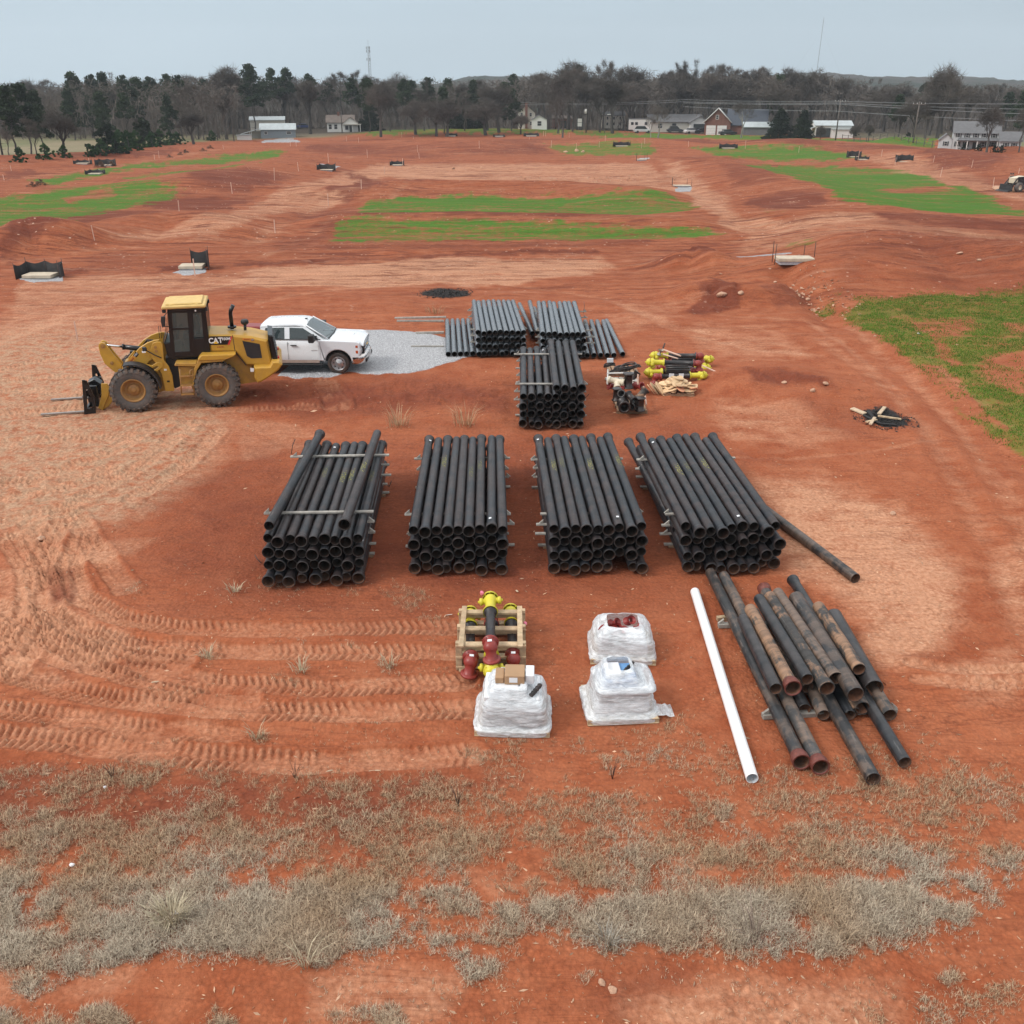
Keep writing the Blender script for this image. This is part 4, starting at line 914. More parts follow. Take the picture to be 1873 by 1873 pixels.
LF.P = LF.P.copy(); WB = (B_ - A_).length
lo = thing('wheel_loader', 'dusty yellow wheel loader with black pallet forks parked on churned clay', 'wheel loader', LF.P, la)
def pl(pts, y, f=z2): return [LF.at(*f(*p), y) for p in pts]
def lp(name, pts, y0, y1, m, parent=lo, c=.012, f=z2, yp=None):
    b = MB(); b.prism(pl(pts, y0 if yp is None else yp, f), y0, y1, c); return b.build(name, m, parent)
# wheels
def loader_wheel():
    Rw, w = .765, .50; b = MB()
    prof = [(Rw * .50, -w * .42), (Rw * .62, -w * .50), (Rw * .80, -w * .52), (Rw * .90, -w * .46), (Rw * .945, -w * .36), (Rw * .945, w * .36), (Rw * .90, w * .46), (Rw * .80, w * .52), (Rw * .62, w * .5), (Rw * .50, w * .42)]
    T = Matrix.Rotation(math.pi / 2, 4, 'Z'); b.cur = 0; b.lathe(prof, 44, T); b.cur = 1
    for k in range(24):                                         # two staggered rows of bars
        for s in (-1, 1):
            a = 2 * math.pi * (k + (.25 if s > 0 else -.25)) / 24
            M = Matrix.Rotation(a, 4, 'Y') @ Matrix.Translation((0, 0, Rw * .945)) @ Matrix.Rotation(s * R(24), 4, 'Z')
            b.box(-.046, .046, s * w * .50 if s < 0 else .01, -.01 if s < 0 else w * .50, -.02, Rw * .055, M)
            M2 = Matrix.Rotation(a + s * .13, 4, 'Y') @ Matrix.Translation((0, s * w * .47, Rw * .87)) @ Matrix.Rotation(-s * R(62), 4, 'X')
            b.box(-.046, .046, -.06, .06, -.012, .035, M2)
    b.cur = 0
    return b.mesh('loader_tyre', [m_tyre, m_lug])
def loader_rim():
    b = MB(); T = Matrix.Rotation(math.pi / 2, 4, 'Z'); Rw = .765
    # lathe x runs to +y after T; outer face is at -y
    b.lathe([(Rw * .50, .2), (Rw * .52, -.18), (Rw * .53, -.225), (Rw * .49, -.235), (Rw * .45, -.19), (Rw * .42, -.06), (Rw * .33, -.02), (Rw * .25, -.03), (Rw * .245, -.10), (Rw * .21, -.115), (Rw * .12, -.12), (Rw * .115, -.15), (Rw * .08, -.16), (.001, -.165)], 32, T)
    for k in range(10):
        a = 2 * math.pi * k / 10; b.tube([(math.cos(a) * Rw * .37, -.04, math.sin(a) * Rw * .37), (math.cos(a) * Rw * .37, -.075, math.sin(a) * Rw * .37)], .016, 6)
    return b.mesh('loader_rim', m_rimy)
twm, trm = loader_wheel(), loader_rim()
for i, (x, y) in enumerate(((0, -.97), (WB, -.97), (0, .97), (WB, .97))):
    wq = link('wheel', twm, lo, (x, y, .755), (0, rng.random(), 0 if y < 0 else math.pi)); link('rim', trm, wq)
# hood and rear
f3 = z3
lp('hood', [(215, 388), (455, 388), (640, 405), (802, 440), (852, 690), (590, 690), (482, 560), (240, 560)], -.74, .74, m_yel, c=.07, f=f3)
hd = lp('rear_frame', [(90, 640), (480, 575), (590, 690), (650, 700), (705, 858), (560, 880), (300, 930), (60, 930), (20, 780)], -.55, .55, m_yeld, f=f3, yp=-.7)
lp('side_screen', [(552, 447), (722, 478), (746, 614), (640, 618), (598, 596)], -.752, -.74, m_blkm, f=f3, c=0)
lp('panel_seam', [(453, 392), (459, 392), (486, 560), (480, 560)], -.7435, -.735, m_blkm, f=f3, c=0)
lp('panel_seam', [(482, 558), (490, 556), (596, 688), (588, 690)], -.7435, -.735, m_blkm, f=f3, c=0)
cwp = [(665, 705), (820, 700), (845, 652), (915, 648), (945, 682), (905, 738), (820, 800), (740, 850), (700, 860), (672, 812)]
lp('counterweight', cwp, -1.12, 1.12, m_yel, f=f3, c=.05)
lp('grille_housing', [(800, 388), (846, 396), (900, 640), (852, 640)], -.78, .78, m_blk, f=f3, c=.04)
gp = pl([(846, 396), (900, 640)], -.78, f3); (gx0, gz0), (gx1, gz1) = gp
for k in range(9):
    t_ = (k + .6) / 9.4; x = gx0 + (gx1 - gx0) * t_; z = gz0 + (gz1 - gz0) * t_
    b = MB(); b.box(-.012, .035, -.66, .66, -.035, -.015, Matrix.Rotation(R(20), 4, 'Y')); b.build('grille_slat', m_blkm, lo, (x, 0, z))
for s in (-1, 1):
    b = MB(); b.box(0, .05, -.09, .09, 0, .07); b.build('tail_lamp', m_red, lo, (gx1 + .01, s * .62, gz1 + .05))
q = pl([(450, 300), (436, 180), (436, 150), (462, 95)], .05, f3); b = MB(); b.tube([(q[0][0], .05, q[0][1] - .1), (q[1][0], .05, q[1][1]), (q[2][0] + .01, .05, q[2][1]), (q[3][0], .05, q[3][1])], .068, 14)
b.tube([(q[0][0], .05, q[0][1] - .06), (q[0][0], .05, q[0][1] - .0)], .15, 18); b.build('exhaust_stack', m_blk, lo)
q = pl([(578, 315), (578, 285), (578, 245)], -.1, f3); b = MB(); b.tube([(q[0][0], -.1, q[0][1] - .1), (q[1][0], -.1, q[1][1])], .05, 10, smooth=True)
b.tube([(q[1][0], -.1, q[1][1]), (q[1][0], -.1, q[1][1] + .05), (q[1][0], -.1, q[2][1] - .02), (q[1][0], -.1, q[2][1] + .03)], [.09, .135, .135, .10], 16); b.build('air_precleaner', m_blkm, lo)
# fenders, platforms and ladder
lp('rear_fender', [(118, 628), (150, 590), (485, 580), (468, 600), (388, 632), (120, 642)], -1.2, -.7, m_yel, f=f3, yp=-1.2, c=.02)
lp('fender_flap', [(120, 640), (388, 632), (360, 650), (150, 665), (105, 740), (75, 900), (60, 900), (80, 720)], -1.16, -.7, m_yeld, f=f3, yp=-1.16, c=.01)
o = lp('rear_fender', [(118, 628), (150, 590), (485, 580), (468, 600), (388, 632), (120, 642)], -1.2, -.7, m_yel, f=f3, yp=-1.2, c=.02); o.location.y = 1.9
lp('step_platform', [(1290, 995), (1310, 968), (1578, 968), (1572, 1012), (1300, 1008)], -1.15, -.6, m_yeld, c=.015)
q = pl([(1362, 1040), (1385, 1395), (1530, 1040), (1552, 1400)], -1.1)
b = MB(); b.tube([(q[0][0], -1.1, q[0][1]), (q[1][0], -1.1, q[1][1])], .022, 6); b.tube([(q[2][0], -1.1, q[2][1]), (q[3][0], -1.1, q[3][1])], .022, 6)
lad = b.build('ladder', m_rimy, lo)
for t_ in (.28, .62, .95):
    x0 = q[0][0] + (q[1][0] - q[0][0]) * t_; x1 = q[2][0] + (q[3][0] - q[2][0]) * t_; z = q[0][1] + (q[1][1] - q[0][1]) * t_
    b = MB(); b.box(x0, x1, -1.2, -1.02, z - .015, z + .02); b.build('step', m_rimy, lad)
b = MB(); q = pl([(1500, 1060), (1530, 1050), (1530, 1160), (1500, 1170), (1490, 1110), (1500, 1060)], -1.2); b.tube([(x, -1.2, z) for x, z in q], .018, 6); b.build('grab_rail', m_rimy, lo)
lp('under_cab_frame', [(1160, 920), (1280, 900), (1700, 870), (1600, 1200), (1290, 1330), (1200, 1200)], -.45, .45, m_blkm, yp=-.7)
lp('battery_box', [(1340, 1020), (1560, 1010), (1550, 1250), (1370, 1260)], -1.0, -.6, m_yeld, yp=-1.0)
# cab
xF0, zT0 = pl([(1200, 262)], -.74)[0]; xB0 = pl([(1262, 915)], -.74)[0][0]; zF = pl([(1262, 915)], -.74)[0][1]; xR0 = pl([(1690, 250)], -.74)[0][0]; xR1 = pl([(1765, 860)], -.74)[0][0]; zRf = pl([(1765, 860)], -.74)[0][1]
cab = lp('cab_base', [(1150, 700), (1200, 880), (1262, 925), (1765, 862), (1735, 625), (1530, 640), (1525, 850), (1300, 870), (1250, 690)], -.74, .74, m_blk, c=.03)
for s, nm in ((-1, 0), (1, 1)):
    yy = (-.76, -.70) if s < 0 else (.70, .76); y0, y1 = yy
    def cp_(name, pts, m=m_blk):
        b = MB(); b.prism(pl(pts, -.74), y0, y1, .008); return b.build(name, m, lo)
    cp_('cab_pillar', [(1195, 265), (1250, 262), (1300, 870), (1262, 920), (1240, 800)])
    cp_('cab_pillar', [(1455, 262), (1530, 262), (1555, 870), (1500, 860)])
    cp_('cab_pillar', [(1640, 255), (1700, 250), (1765, 860), (1690, 860)])
    cp_('cab_rail', [(1195, 262), (1195, 305), (1700, 300), (1700, 248)])
    cp_('cab_rail', [(1262, 500), (1480, 500), (1480, 525), (1262, 525)]) if s < 0 else None
    cp_('cab_rail', [(1275, 820), (1500, 805), (1500, 870), (1290, 870)])
    b = MB(); b.prism(pl([(1250, 300), (1460, 300), (1500, 810), (1290, 830)], -.74), y0 + .02, y0 + .03); b.build('door_window', m_glass, lo)
    b = MB(); b.prism(pl([(1530, 300), (1645, 296), (1690, 620), (1545, 625)], -.74), y0 + .02, y0 + .03); b.build('side_window', m_glass, lo)
fq = pl([(1200, 290), (1160, 700), (1165, 760)], -.74)
b = MB(); V_ = [(fq[0][0], -.7, fq[0][1]), (fq[0][0], .7, fq[0][1]), (fq[1][0] - .05, .7, fq[1][1]), (fq[1][0] - .05, -.7, fq[1][1])]
b._add(V_ + [(x + .012, y, z) for x, y, z in V_], [(0, 1, 2, 3), (7, 6, 5, 4), (0, 4, 5, 1), (1, 5, 6, 2), (2, 6, 7, 3), (3, 7, 4, 0)]); b.build('windscreen', m_glass, lo)
rq = pl([(1695, 280), (1745, 620)], -.74)
b = MB(); V_ = [(rq[0][0], -.66, rq[0][1]), (rq[0][0], .66, rq[0][1]), (rq[1][0], .66, rq[1][1]), (rq[1][0], -.66, rq[1][1])]
b._add(V_ + [(x - .012, y, z) for x, y, z in V_], [(0, 1, 2, 3), (7, 6, 5, 4), (0, 4, 5, 1), (1, 5, 6, 2), (2, 6, 7, 3), (3, 7, 4, 0)]); b.build('rear_window', m_glass, lo)
(rx0, rz0), (rx1, _) = pl([(1118, 262), (1705, 246)], -.86)
b = MB(); b.cbox(rx0, rx1, -.86, .80, rz0 - .005, rz0 + .10, .03); b.cbox(rx0 + .12, rx1 - .12, -.72, .66, rz0 + .09, rz0 + .15, .03); rf = b.build('cab_roof', m_roofy, lo)
for (u_, v_) in ((.2, -.74), (.8, -.74), (.2, .68), (.5, .68), (.82, .68)):
    b = MB(); b.tube([(rx0 + (rx1 - rx0) * u_, v_, rz0 + .09), (rx0 + (rx1 - rx0) * u_, v_, rz0 + .12)], .04, 8); b.build('roof_cap', m_roofy, rf)
for (xx, yy) in ((rx0 + .06, -.7), (rx0 + .06, .65), (rx1 - .02, -.68), (rx1 - .02, .65)):
    b = MB(); b.cbox(xx - .06, xx + .05, yy - .07, yy + .07, rz0 - .14, rz0 - .02, .01); b.build('work_lamp', m_blkm, lo)
b = MB(); b.tube([(rx1 - .35, -.78, rz0 - .1), (rx1 - .35, -.80, rz0 - .1)], .03, 8); b.build('roof_lamp', m_white, lo)
# seat, wheel, console
sx, sz = pl([(1590, 600)], 0)[0]
b = MB(); b.cbox(sx - .45, sx + .05, -.25, .25, sz - .1, sz + .05, .04); b.cbox(sx - .02, sx + .12, -.25, .25, sz, sz + .75, .04); b.cbox(sx, sx + .10, -.13, .13, sz + .76, sz + .95, .03); b.build('seat', m_seat, lo)
sx2, sz2 = pl([(1350, 490)], 0)[0]
b = MB(); b.tube([(sx2 - .15, 0, sz2 - .6), (sx2, 0, sz2)], .04, 8)
ring = [Vector((sx2 + .19 * math.cos(a) * .7, .19 * math.sin(a), sz2 + .19 * math.cos(a) * .5)) for a in np.linspace(0, 6.283, 17)]; b.tube(ring, .016, 6); b.build('steering_wheel', m_blkm, lo)
b = MB(); b.cbox(sx - .9, sx - .5, -.6, -.2, sz - .5, sz - .05, .03); b.cbox(sx - .5, sx + .1, .28, .5, sz - .5, sz + .1, .03); b.build('console', m_grey, lo)
# front frame, boom and tilt linkage
tow = [(1000, 705), (1050, 688), (1110, 690), (1135, 720), (1150, 930), (1215, 1010), (1262, 1130), (1290, 1335), (1172, 1340), (1125, 1120), (1060, 985), (990, 900), (975, 790)]
for y0 in (-.78, .70): lp('front_tower_plate', tow, y0, y0 + .06, m_yel, yp=-.78)
lp('front_frame', [(900, 900), (1100, 900), (1180, 1340), (1000, 1400), (700, 1400), (700, 1200)], -.45, .45, m_yeld, yp=-.6)
boom = [(1085, 660), (1020, 668), (930, 700), (830, 765), (740, 862), (640, 985), (560, 1110), (470, 1255), (400, 1350), (330, 1470), (290, 1545), (345, 1590), (430, 1530), (520, 1400), (640, 1230), (760, 1110), (880, 1050), (960, 940), (1060, 880), (1110, 760)]
for y0 in (-.60, .50): lp('boom_arm', boom, y0, y0 + .10, m_yel, yp=-.60)
q = pl([(640, 1060)], -.6)[0]; b = MB(); b.tube([(q[0], -.56, q[1]), (q[0], .56, q[1])], .13, 16); b.build('boom_crossmember', m_yel, lo)
lev = [(290, 740), (300, 705), (335, 690), (372, 705), (480, 840), (600, 985), (590, 1050), (550, 1112), (480, 1062), (370, 965), (312, 840)]
for y0 in (-.20, .10): lp('tilt_lever', lev, y0, y0 + .09, m_yel, yp=-.15)
q = pl([(350, 735), (470, 960)], -.15)
for (x, z), rr_ in zip(q, (.075, .06)):
    b = MB(); b.tube([(x, -.23, z), (x, .23, z)], rr_, 14); b.tube([(x, -.26, z), (x, -.22, z)], rr_ * .55, 10); b.build('pivot_pin', m_rimy, lo)
q = pl([(350, 725), (610, 752), (830, 775), (980, 790)], 0)
b = MB(); b.tube([(q[0][0], 0, q[0][1]), (q[1][0], 0, q[1][1])], .036, 12); b.build('tilt_rod', m_chrome, lo)
b = MB(); b.tube([(q[1][0], 0, q[1][1]), (q[3][0], 0, q[3][1])], .085, 14); b.tube([(q[1][0] - .02, 0, q[1][1]), (q[1][0] + .05, 0, q[1][1])], .10, 14); b.build('tilt_cylinder', m_blk, lo)
q = pl([(905, 935), (700, 1190)], -.45); b = MB(); b.tube([(q[0][0], -.45, q[0][1]), (q[1][0], -.45, q[1][1])], .075, 12); b.tube([(q[0][0], -.55, q[0][1]), (q[0][0], -.35, q[0][1])], .10, 12); b.build('lift_cylinder', m_blkm, lo)
q = pl([(1040, 760), (1050, 810)], -.8)
for x, z in q:
    b = MB(); b.tube([(x, -.80, z), (x, -.77, z)], .05, 10); b.build('pin_cap', m_rimy, lo)
lp('tower_bracket', [(920, 985), (990, 1000), (1060, 960), (1130, 960), (1140, 1010), (1060, 1080), (1020, 1060), (1080, 1020), (1060, 1000), (1000, 1030)], -.86, -.80, m_yel, c=.006)
lp('headlamp', [(862, 765), (905, 765), (925, 795), (915, 815), (870, 820)], -.98, -.82, m_blkm, yp=-.98)
b = MB(); q = pl([(920, 800), (1030, 860), (1120, 900)], -.85); b.tube([(x, -.85, z) for x, z in q], .02, 6); b.build('lamp_bracket', m_blkm, lo)
q = pl([(870, 820)], -.98)[0]; b = MB(); b.box(q[0] - .02, q[0] + .10, -.99, -.9, q[1] - .03, q[1] + .02); b.build('lamp_lens', m_white, lo)
# hoses over the boom
b = MB()
for yy, off in ((-.08, 0), (.06, 10), (.14, 22)):
    q = pl([(880, 720 + off), (930, 655 + off), (1000, 660 + off), (1080, 720 + off)], yy); b.tube([(x, yy, z) for x, z in q], .016, 6)
b.build('hydraulic_hose', m_blk, lo)
b = MB()
for X in (1078, 1103):
    q = pl([(X, 475), (X + 12, 600)], -.5); b.tube([(q[0][0], -.5, q[0][1]), (q[1][0], -.5, q[1][1] - .1)], .011, 5)
b.build('marker_rod', m_steel, lo)
# front mudguard
cx_, cz_ = 0, .755; b = MB(); pts = []
for k in range(15): a = R(103 - k * 7.3); pts.append((cx_ + .90 * math.cos(a), cz_ + .90 * math.sin(a)))
for k in reversed(range(15)): a = R(103 - k * 7.3); pts.append((cx_ + .85 * math.cos(a), cz_ + .85 * math.sin(a)))
vs = []; n_ = 15
for y in (-1.2, -.72):
    for k in range(30): vs.append((pts[k][0], y, pts[k][1]))
fs = []
for k in range(14): fs += [(k, k + 1, 30 + k + 1, 30 + k)[::-1], (29 - k, 28 - k, 58 - k, 59 - k)[::1], (k, 29 - k, 28 - k, k + 1)[::1], (30 + k, 30 + k + 1, 58 - k, 59 - k)]
fs += [(0, 30, 59, 29), (14, 15, 45, 44)]
b._add(vs, fs, False); mg = b.mesh('front_mudguard', m_blkm); link('front_mudguard', mg, lo); link('front_mudguard', mg, lo, (0, 1.92, 0))
# mirror
q = pl([(1112, 355), (1170, 355), (1168, 480), (1130, 500), (1108, 420)], -1.0); b = MB(); b.prism(q, -1.0, -.92, .01); b.build('mirror', m_blkm, lo)
b = MB(); q = pl([(1150, 300), (1140, 360)], -.9); b.tube([(q[0][0] + .12, -.8, q[0][1] + .0), (q[1][0], -.96, q[1][1])], .014, 5); q = pl([(1150, 480), (1190, 500)], -.9); b.tube([(q[0][0], -.96, q[0][1]), (q[1][0] + .1, -.76, q[1][1])], .014, 5); b.build('mirror_arm', m_blkm, lo)
q = pl([(1165, 700), (1200, 560), (1240, 520)], -.78); b = MB(); b.tube([(x, -.78, z) for x, z in q], .016, 5); b.build('grab_rail', m_blk, lo)
# forks and carriage
def carriage_side(y, nm):
    P = [(95, 1190), (130, 1200), (228, 1435), (240, 1690), (130, 1692)]
    q = pl(P, -1.0); b = MB()
    def bar(a, c, w_):
        d = Vector((c[0] - a[0], c[1] - a[1])); n_ = Vector((-d.y, d.x)).normalized() * w_ / 2
        b.prism([(a[0] - n_.x, a[1] - n_.y), (c[0] - n_.x, c[1] - n_.y), (c[0] + n_.x, c[1] + n_.y), (a[0] + n_.x, a[1] + n_.y)], y - .02, y + .02)
    lft, top2, mid, br, bl_ = q
    bar(lft, bl_, .11); bar(((lft[0] + top2[0]) / 2, top2[1]), mid, .10); bar(mid, br, .09)
    h = lft[1] - bl_[1]
    b.box(bl_[0], br[0] + .02, y - .03, y + .03, 0.02, .20); b.box(lft[0] + .02, mid[0], y - .025, y + .018, bl_[1] + h * .42, bl_[1] + h * .54)
    b.box(lft[0] - .03, lft[0] + .10, y - .022, y + .022, lft[1] - .32, lft[1] - .12)
    b.build(nm, m_blk, lo); return q
q = carriage_side(-1.0, 'carriage_side_plate'); carriage_side(1.0, 'carriage_side_plate')
xl = q[4][0]; zt_ = q[0][1]
b = MB(); b.cbox(xl + .02, xl + .10, -1.0, 1.0, .06, .20, .01); b.cbox(xl + .02, xl + .10, -1.0, 1.0, .50, .62, .01); b.build('carriage_beam', m_blk, lo)
b = MB(); b.cbox(xl + .10, xl + .42, -.62, -.50, .12, .85, .02); b.cbox(xl + .10, xl + .42, .50, .62, .12, .85, .02); b.tube([(xl + .2, -.9, .72), (xl + .2, .9, .72)], .085, 12); b.tube([(xl + .30, -.6, .35), (xl + .30, .6, .35)], .08, 12)
b.prism([(xl + .1, .3), (xl + .45, .45), (xl + .5, .8), (xl + .3, .98), (xl + .1, .9)], -.22, .22, .02); b.build('quick_coupler', m_blk, lo)
lp('coupler_plate', [(325, 1240), (400, 1235), (440, 1300), (420, 1400), (345, 1590), (285, 1560), (330, 1380)], -.66, -.60, m_yel, yp=-.66)
for y in (-.86, .86):
    b = MB(); b.box(xl - 1.42, xl - .0, y - .06, y + .06, .03, .075); b.box(xl - .02, xl + .03, y - .06, y + .06, .03, .62); b.build('fork', m_steelw, lo)
# decals
def upright_text(name, s, size, m, parent, x, y, z, rot=0., bold=True, sp=1.0, sx=1.0, face=-1):
    me = text_mesh(name, s, size, m, res=3, font_bold=bold, spacing=sp, extrude=.001)
    T = Matrix.Translation((x, y, z)) @ Matrix.Rotation(-rot, 4, 'Y') @ Matrix.Rotation(math.pi / 2, 4, 'X') @ Matrix.Diagonal((sx, 1, 1, 1))
    me.transform(T); return link(name, me, parent)
dq = pl([(235, 402), (455, 402), (428, 484), (235, 487)], -.755, f3)
b = MB(); b.prism(dq, -.750, -.742); b.build('model_decal', m_blk, lo)
dq2 = pl([(440, 402), (456, 402), (428, 485), (408, 485)], -.755, f3); b = MB(); b.prism(dq2, -.7525, -.746); b.build('decal_corner', m_red, lo)
cc = pl([(290, 446), (393, 428)], -.755, f3); hgt = dq[0][1] - dq[3][1]
upright_text('decal_lettering', 'CAT', hgt * .86, m_white, lo, cc[0][0], -.754, cc[0][1], sx=.92)
tq = pl([(270, 474), (316, 474), (293, 447)], -.757, f3); b = MB(); b.prism(tq, -.7575, -.7555); b.build('decal_triangle', m_dyel, lo)
upright_text('decal_lettering', '930M', hgt * .42, m_white, lo, cc[1][0], -.754, cc[1][1])
nq = pl([(338, 508)], -.75, f3)[0]; upright_text('fleet_number', 'E1581985', .055, m_dred, lo, nq[0], -.7425, nq[1])
sq = pl([(553, 418), (668, 424), (668, 452), (553, 440)], -.755, f3); b = MB(); b.prism(sq, -.746, -.742); b.build('dealer_decal', m_orange, lo)
sc_ = pl([(596, 432), (652, 438)], -.755, f3); upright_text('decal_lettering', 'Blanchard', .05, m_dred, lo, sc_[0][0], -.748, sc_[0][1])
b = MB(); b.box(sc_[1][0] - .05, sc_[1][0] + .05, -.749, -.745, sc_[1][1] - .03, sc_[1][1] + .03); b.build('decal_patch', m_blk, lo); upright_text('decal_lettering', 'CAT', .045, m_white, lo, sc_[1][0], -.751, sc_[1][1])
bq = pl([(622, 990), (742, 868), (790, 905), (672, 1025)], -.61); b = MB(); b.prism(bq, -.606, -.600); b.build('dealer_decal', m_orange, lo)
(bx0, bz0), (bx1, bz1) = pl([(650, 1005), (765, 888)], -.61); ba = math.atan2(bz1 - bz0, bx1 - bx0)
upright_text('decal_lettering', 'Blanchard', .085, m_dred, lo, (bx0 + bx1) / 2, -.608, (bz0 + bz1) / 2, rot=ba)
bq = pl([(742, 866), (780, 815), (822, 850), (790, 890)], -.61); b = MB(); b.prism(bq, -.606, -.600); b.build('decal_patch', m_blk, lo)
(cx1, cz1), = pl([(783, 855)], -.61); upright_text('decal_lettering', 'CAT', .075, m_white, lo, cx1, -.608, cz1, rot=ba)
q = pl([(630, 712), (668, 715), (664, 750), (632, 748)], -1.125, f3); b = MB(); b.prism(q, -1.128, -1.12); b.build('reflector', m_white, lo)
for (X, Y, y_) in ((1170, 1055, -.79), (1210, 1208, -.79)):
    q = pl([(X - 18, Y - 12), (X + 18, Y - 12), (X + 18, Y + 12), (X - 18, Y + 12)], y_); b = MB(); b.prism(q, -.787, -.781); b.build('warning_label', m_white if X < 1200 else m_blk, lo)

# ================================================================== PICKUP TRUCK
m_tw = mat('white_car_paint', (.72, .75, .78), .22, var=.02, dirt=.05, dirt_rgb=(.42, .34, .30)); m_twd = mat('dusty_white_sill', (.45, .36, .31), .5, var=.12, vscale=4, dirt=.6, dirt_rgb=(.28, .14, .085))
m_tglass = glass_mat('truck_glass', (.035, .05, .055), .30); m_wsg = glass_mat('truck_windscreen', (.14, .17, .18), .25)
m_amber = mat('amber_lens', (.45, .07, .01), .2, var=.05); m_lens = mat('lamp_lens', (.55, .55, .56), .15, var=.05); m_trim = mat('black_trim', (.012, .012, .013), .5, var=.1)
m_ttyre = mat('truck_tyre', (.035, .028, .025), .85, var=.2, dirt=.9, dirt_rgb=(.14, .07, .045))
m_bump = mat('chrome_bumper', (.70, .66, .64), .16, metal=1, var=.05, dirt=.25, dirt_rgb=(.3, .14, .08)); m_trim2 = mat('brushed_rim', (.50, .50, .51), .35, metal=.8, var=.15, vscale=9, dirt=.5, dirt_rgb=(.2, .11, .08)); m_seam = mat('panel_gap', (.06, .06, .06), .6)
TP = U(620.5, 684.5); TF = Frame(TP + Vector((0, 1.0, 0)), 0.0)
tr = thing('pickup_truck', 'white crew cab pickup truck parked on gravel behind the loader', 'pickup truck', TF.P, 0.0)
# lower body: cross-section loft along x so the sides curve
def loft_body(secs, name, m, parent, smooth=True):
    """secs: (x, [(y, z) ...]) half sections from sill up to the centre line; mirrored"""
    b = MB(); vs = []; n = len(secs[0][1])
    for x, prof in secs:
        full = [(-y, z) for y, z in prof] + [(y, z) for y, z in reversed(prof)]
        vs += [(x if not isinstance(x, tuple) else x[0], y, z) for y, z in full]
    k = 2 * n; fs = []
    for i in range(len(secs) - 1):
        for j in range(k - 1): fs.append((i * k + j, (i + 1) * k + j, (i + 1) * k + j + 1, i * k + j + 1))
    fs.append(tuple(reversed(range(k)))); fs.append(tuple((len(secs) - 1) * k + j for j in range(k)))
    b._add(vs, fs, smooth); o = b.build(name, m, parent)
    return o
def sec(x, zs, zb, w, crown=.03, ws=None):
    """body section: sill height zs, belt/hood height zb, half width w"""
    ws = ws or w
    return (x, [(ws - .05, zs), (w - .01, zs + .07), (w, zs + .3), (w - .005, (zs + zb) / 2 + .15), (w - .03, zb - .07), (w - .08, zb - .015), (w - .2, zb + .01), (w * .4, zb + crown), (0.001, zb + crown)])
body = loft_body([sec(-5.35, .62, 1.36, .98, .0), sec(-3.05, .50, 1.36, 1.0, .0), sec(-3.0, .50, 1.36, 1.0, .02), sec(-.72, .50, 1.34, 1.0, .05)], 'body', m_tw, tr)
# nose with a real wheel opening: a prism with an arch cut in its outline, plus a crowned bonnet
arch = [( .53 * math.cos(a), .42 + .53 * math.sin(a)) for a in np.linspace(math.pi * .97, .06, 13)]
noses = [(-.74, .52), (-.53, .52)] + arch[0:] + [(.60, .55), (.80, .60), (.88, .95), (.86, 1.22), (.74, 1.28), (-.2, 1.32), (-.74, 1.34)]
for y0, y1 in ((-1.0, -.62), (.62, 1.0)):
    b = MB(); b.prism(noses, y0, y1, .035); b.build('front_wing', m_tw, tr)
loft_body([(-.76, [(.97, 1.24), (.90, 1.345), (.7, 1.37), (.3, 1.385), (.001, 1.385)]), (-.2, [(.96, 1.2), (.89, 1.31), (.7, 1.35), (.3, 1.37), (.001, 1.37)]),
           (.5, [(.95, 1.2), (.88, 1.29), (.68, 1.325), (.3, 1.345), (.001, 1.345)]), (.86, [(.92, 1.14), (.85, 1.24), (.64, 1.28), (.3, 1.30), (.001, 1.30)]), (.98, [(.86, 1.06), (.78, 1.16), (.58, 1.20), (.3, 1.22), (.001, 1.22)])], 'bonnet', m_tw, tr)
b = MB(); b.prism([(.0, 1.2), (.88, .98), (.93, .7), (.5, .62), (-.7, .62), (-.7, 1.2)], -.62, .62); b.build('engine_bay', m_trim, tr)
b = MB(); b.cbox(.30, .55, -.16, .16, 1.325, 1.345, .008, Matrix.Translation((0, 0, .0))); b.build('bonnet_badge', m_lens, tr)
# cab: glasshouse loft
gh = [(-3.02, .93, 1.33), (-2.86, .80, 1.84), (-2.5, .76, 1.90), (-1.75, .75, 1.925), (-1.28, .75, 1.89), (-.42, .90, 1.335)]
b = MB(); vs = []
def rsec(x, w, z): return [(x, -w, z), (x, -w * .8, z + .045), (x, 0, z + .06), (x, w * .8, z + .045), (x, w, z)]
roofs = [(-2.92, .79, 1.80), (-2.8, .78, 1.855), (-2.2, .765, 1.89), (-1.6, .76, 1.90), (-1.30, .76, 1.875), (-1.16, .77, 1.82)]
for x, w_, z in roofs: vs += [(x, -w_ - .015, z - .06)] + rsec(x, w_, z) + [(x, w_ + .015, z - .06)]
fs = []
for i in range(len(roofs) - 1):
    for j in range(6): fs.append((i * 7 + j, (i + 1) * 7 + j, (i + 1) * 7 + j + 1, i * 7 + j + 1))
fs += [tuple(reversed(range(7))), tuple(35 + j for j in range(7))]
b._add(vs, fs, True); b.build('roof', m_tw, tr)
def sidewin(pts, s, m, nm, t=.012, off=0.):
    """panel on the sloping side of the glasshouse; pts (x, z) for the near side"""
    def Y(z): return -(.965 + off - (z - 1.33) / .50 * .19)
    q = [(x, Y(z) * s, z) for x, z in pts]; q2 = [(x, y + (t if s > 0 else -t), z) for x, y, z in q]; n = len(q)
    b = MB(); fs = [tuple(range(n)), tuple(reversed(range(n, 2 * n)))] + [(i, i + n, (i + 1) % n + n, (i + 1) % n) for i in range(n)]
    b._add(q + q2, fs, False); return b.build(nm, m, tr)
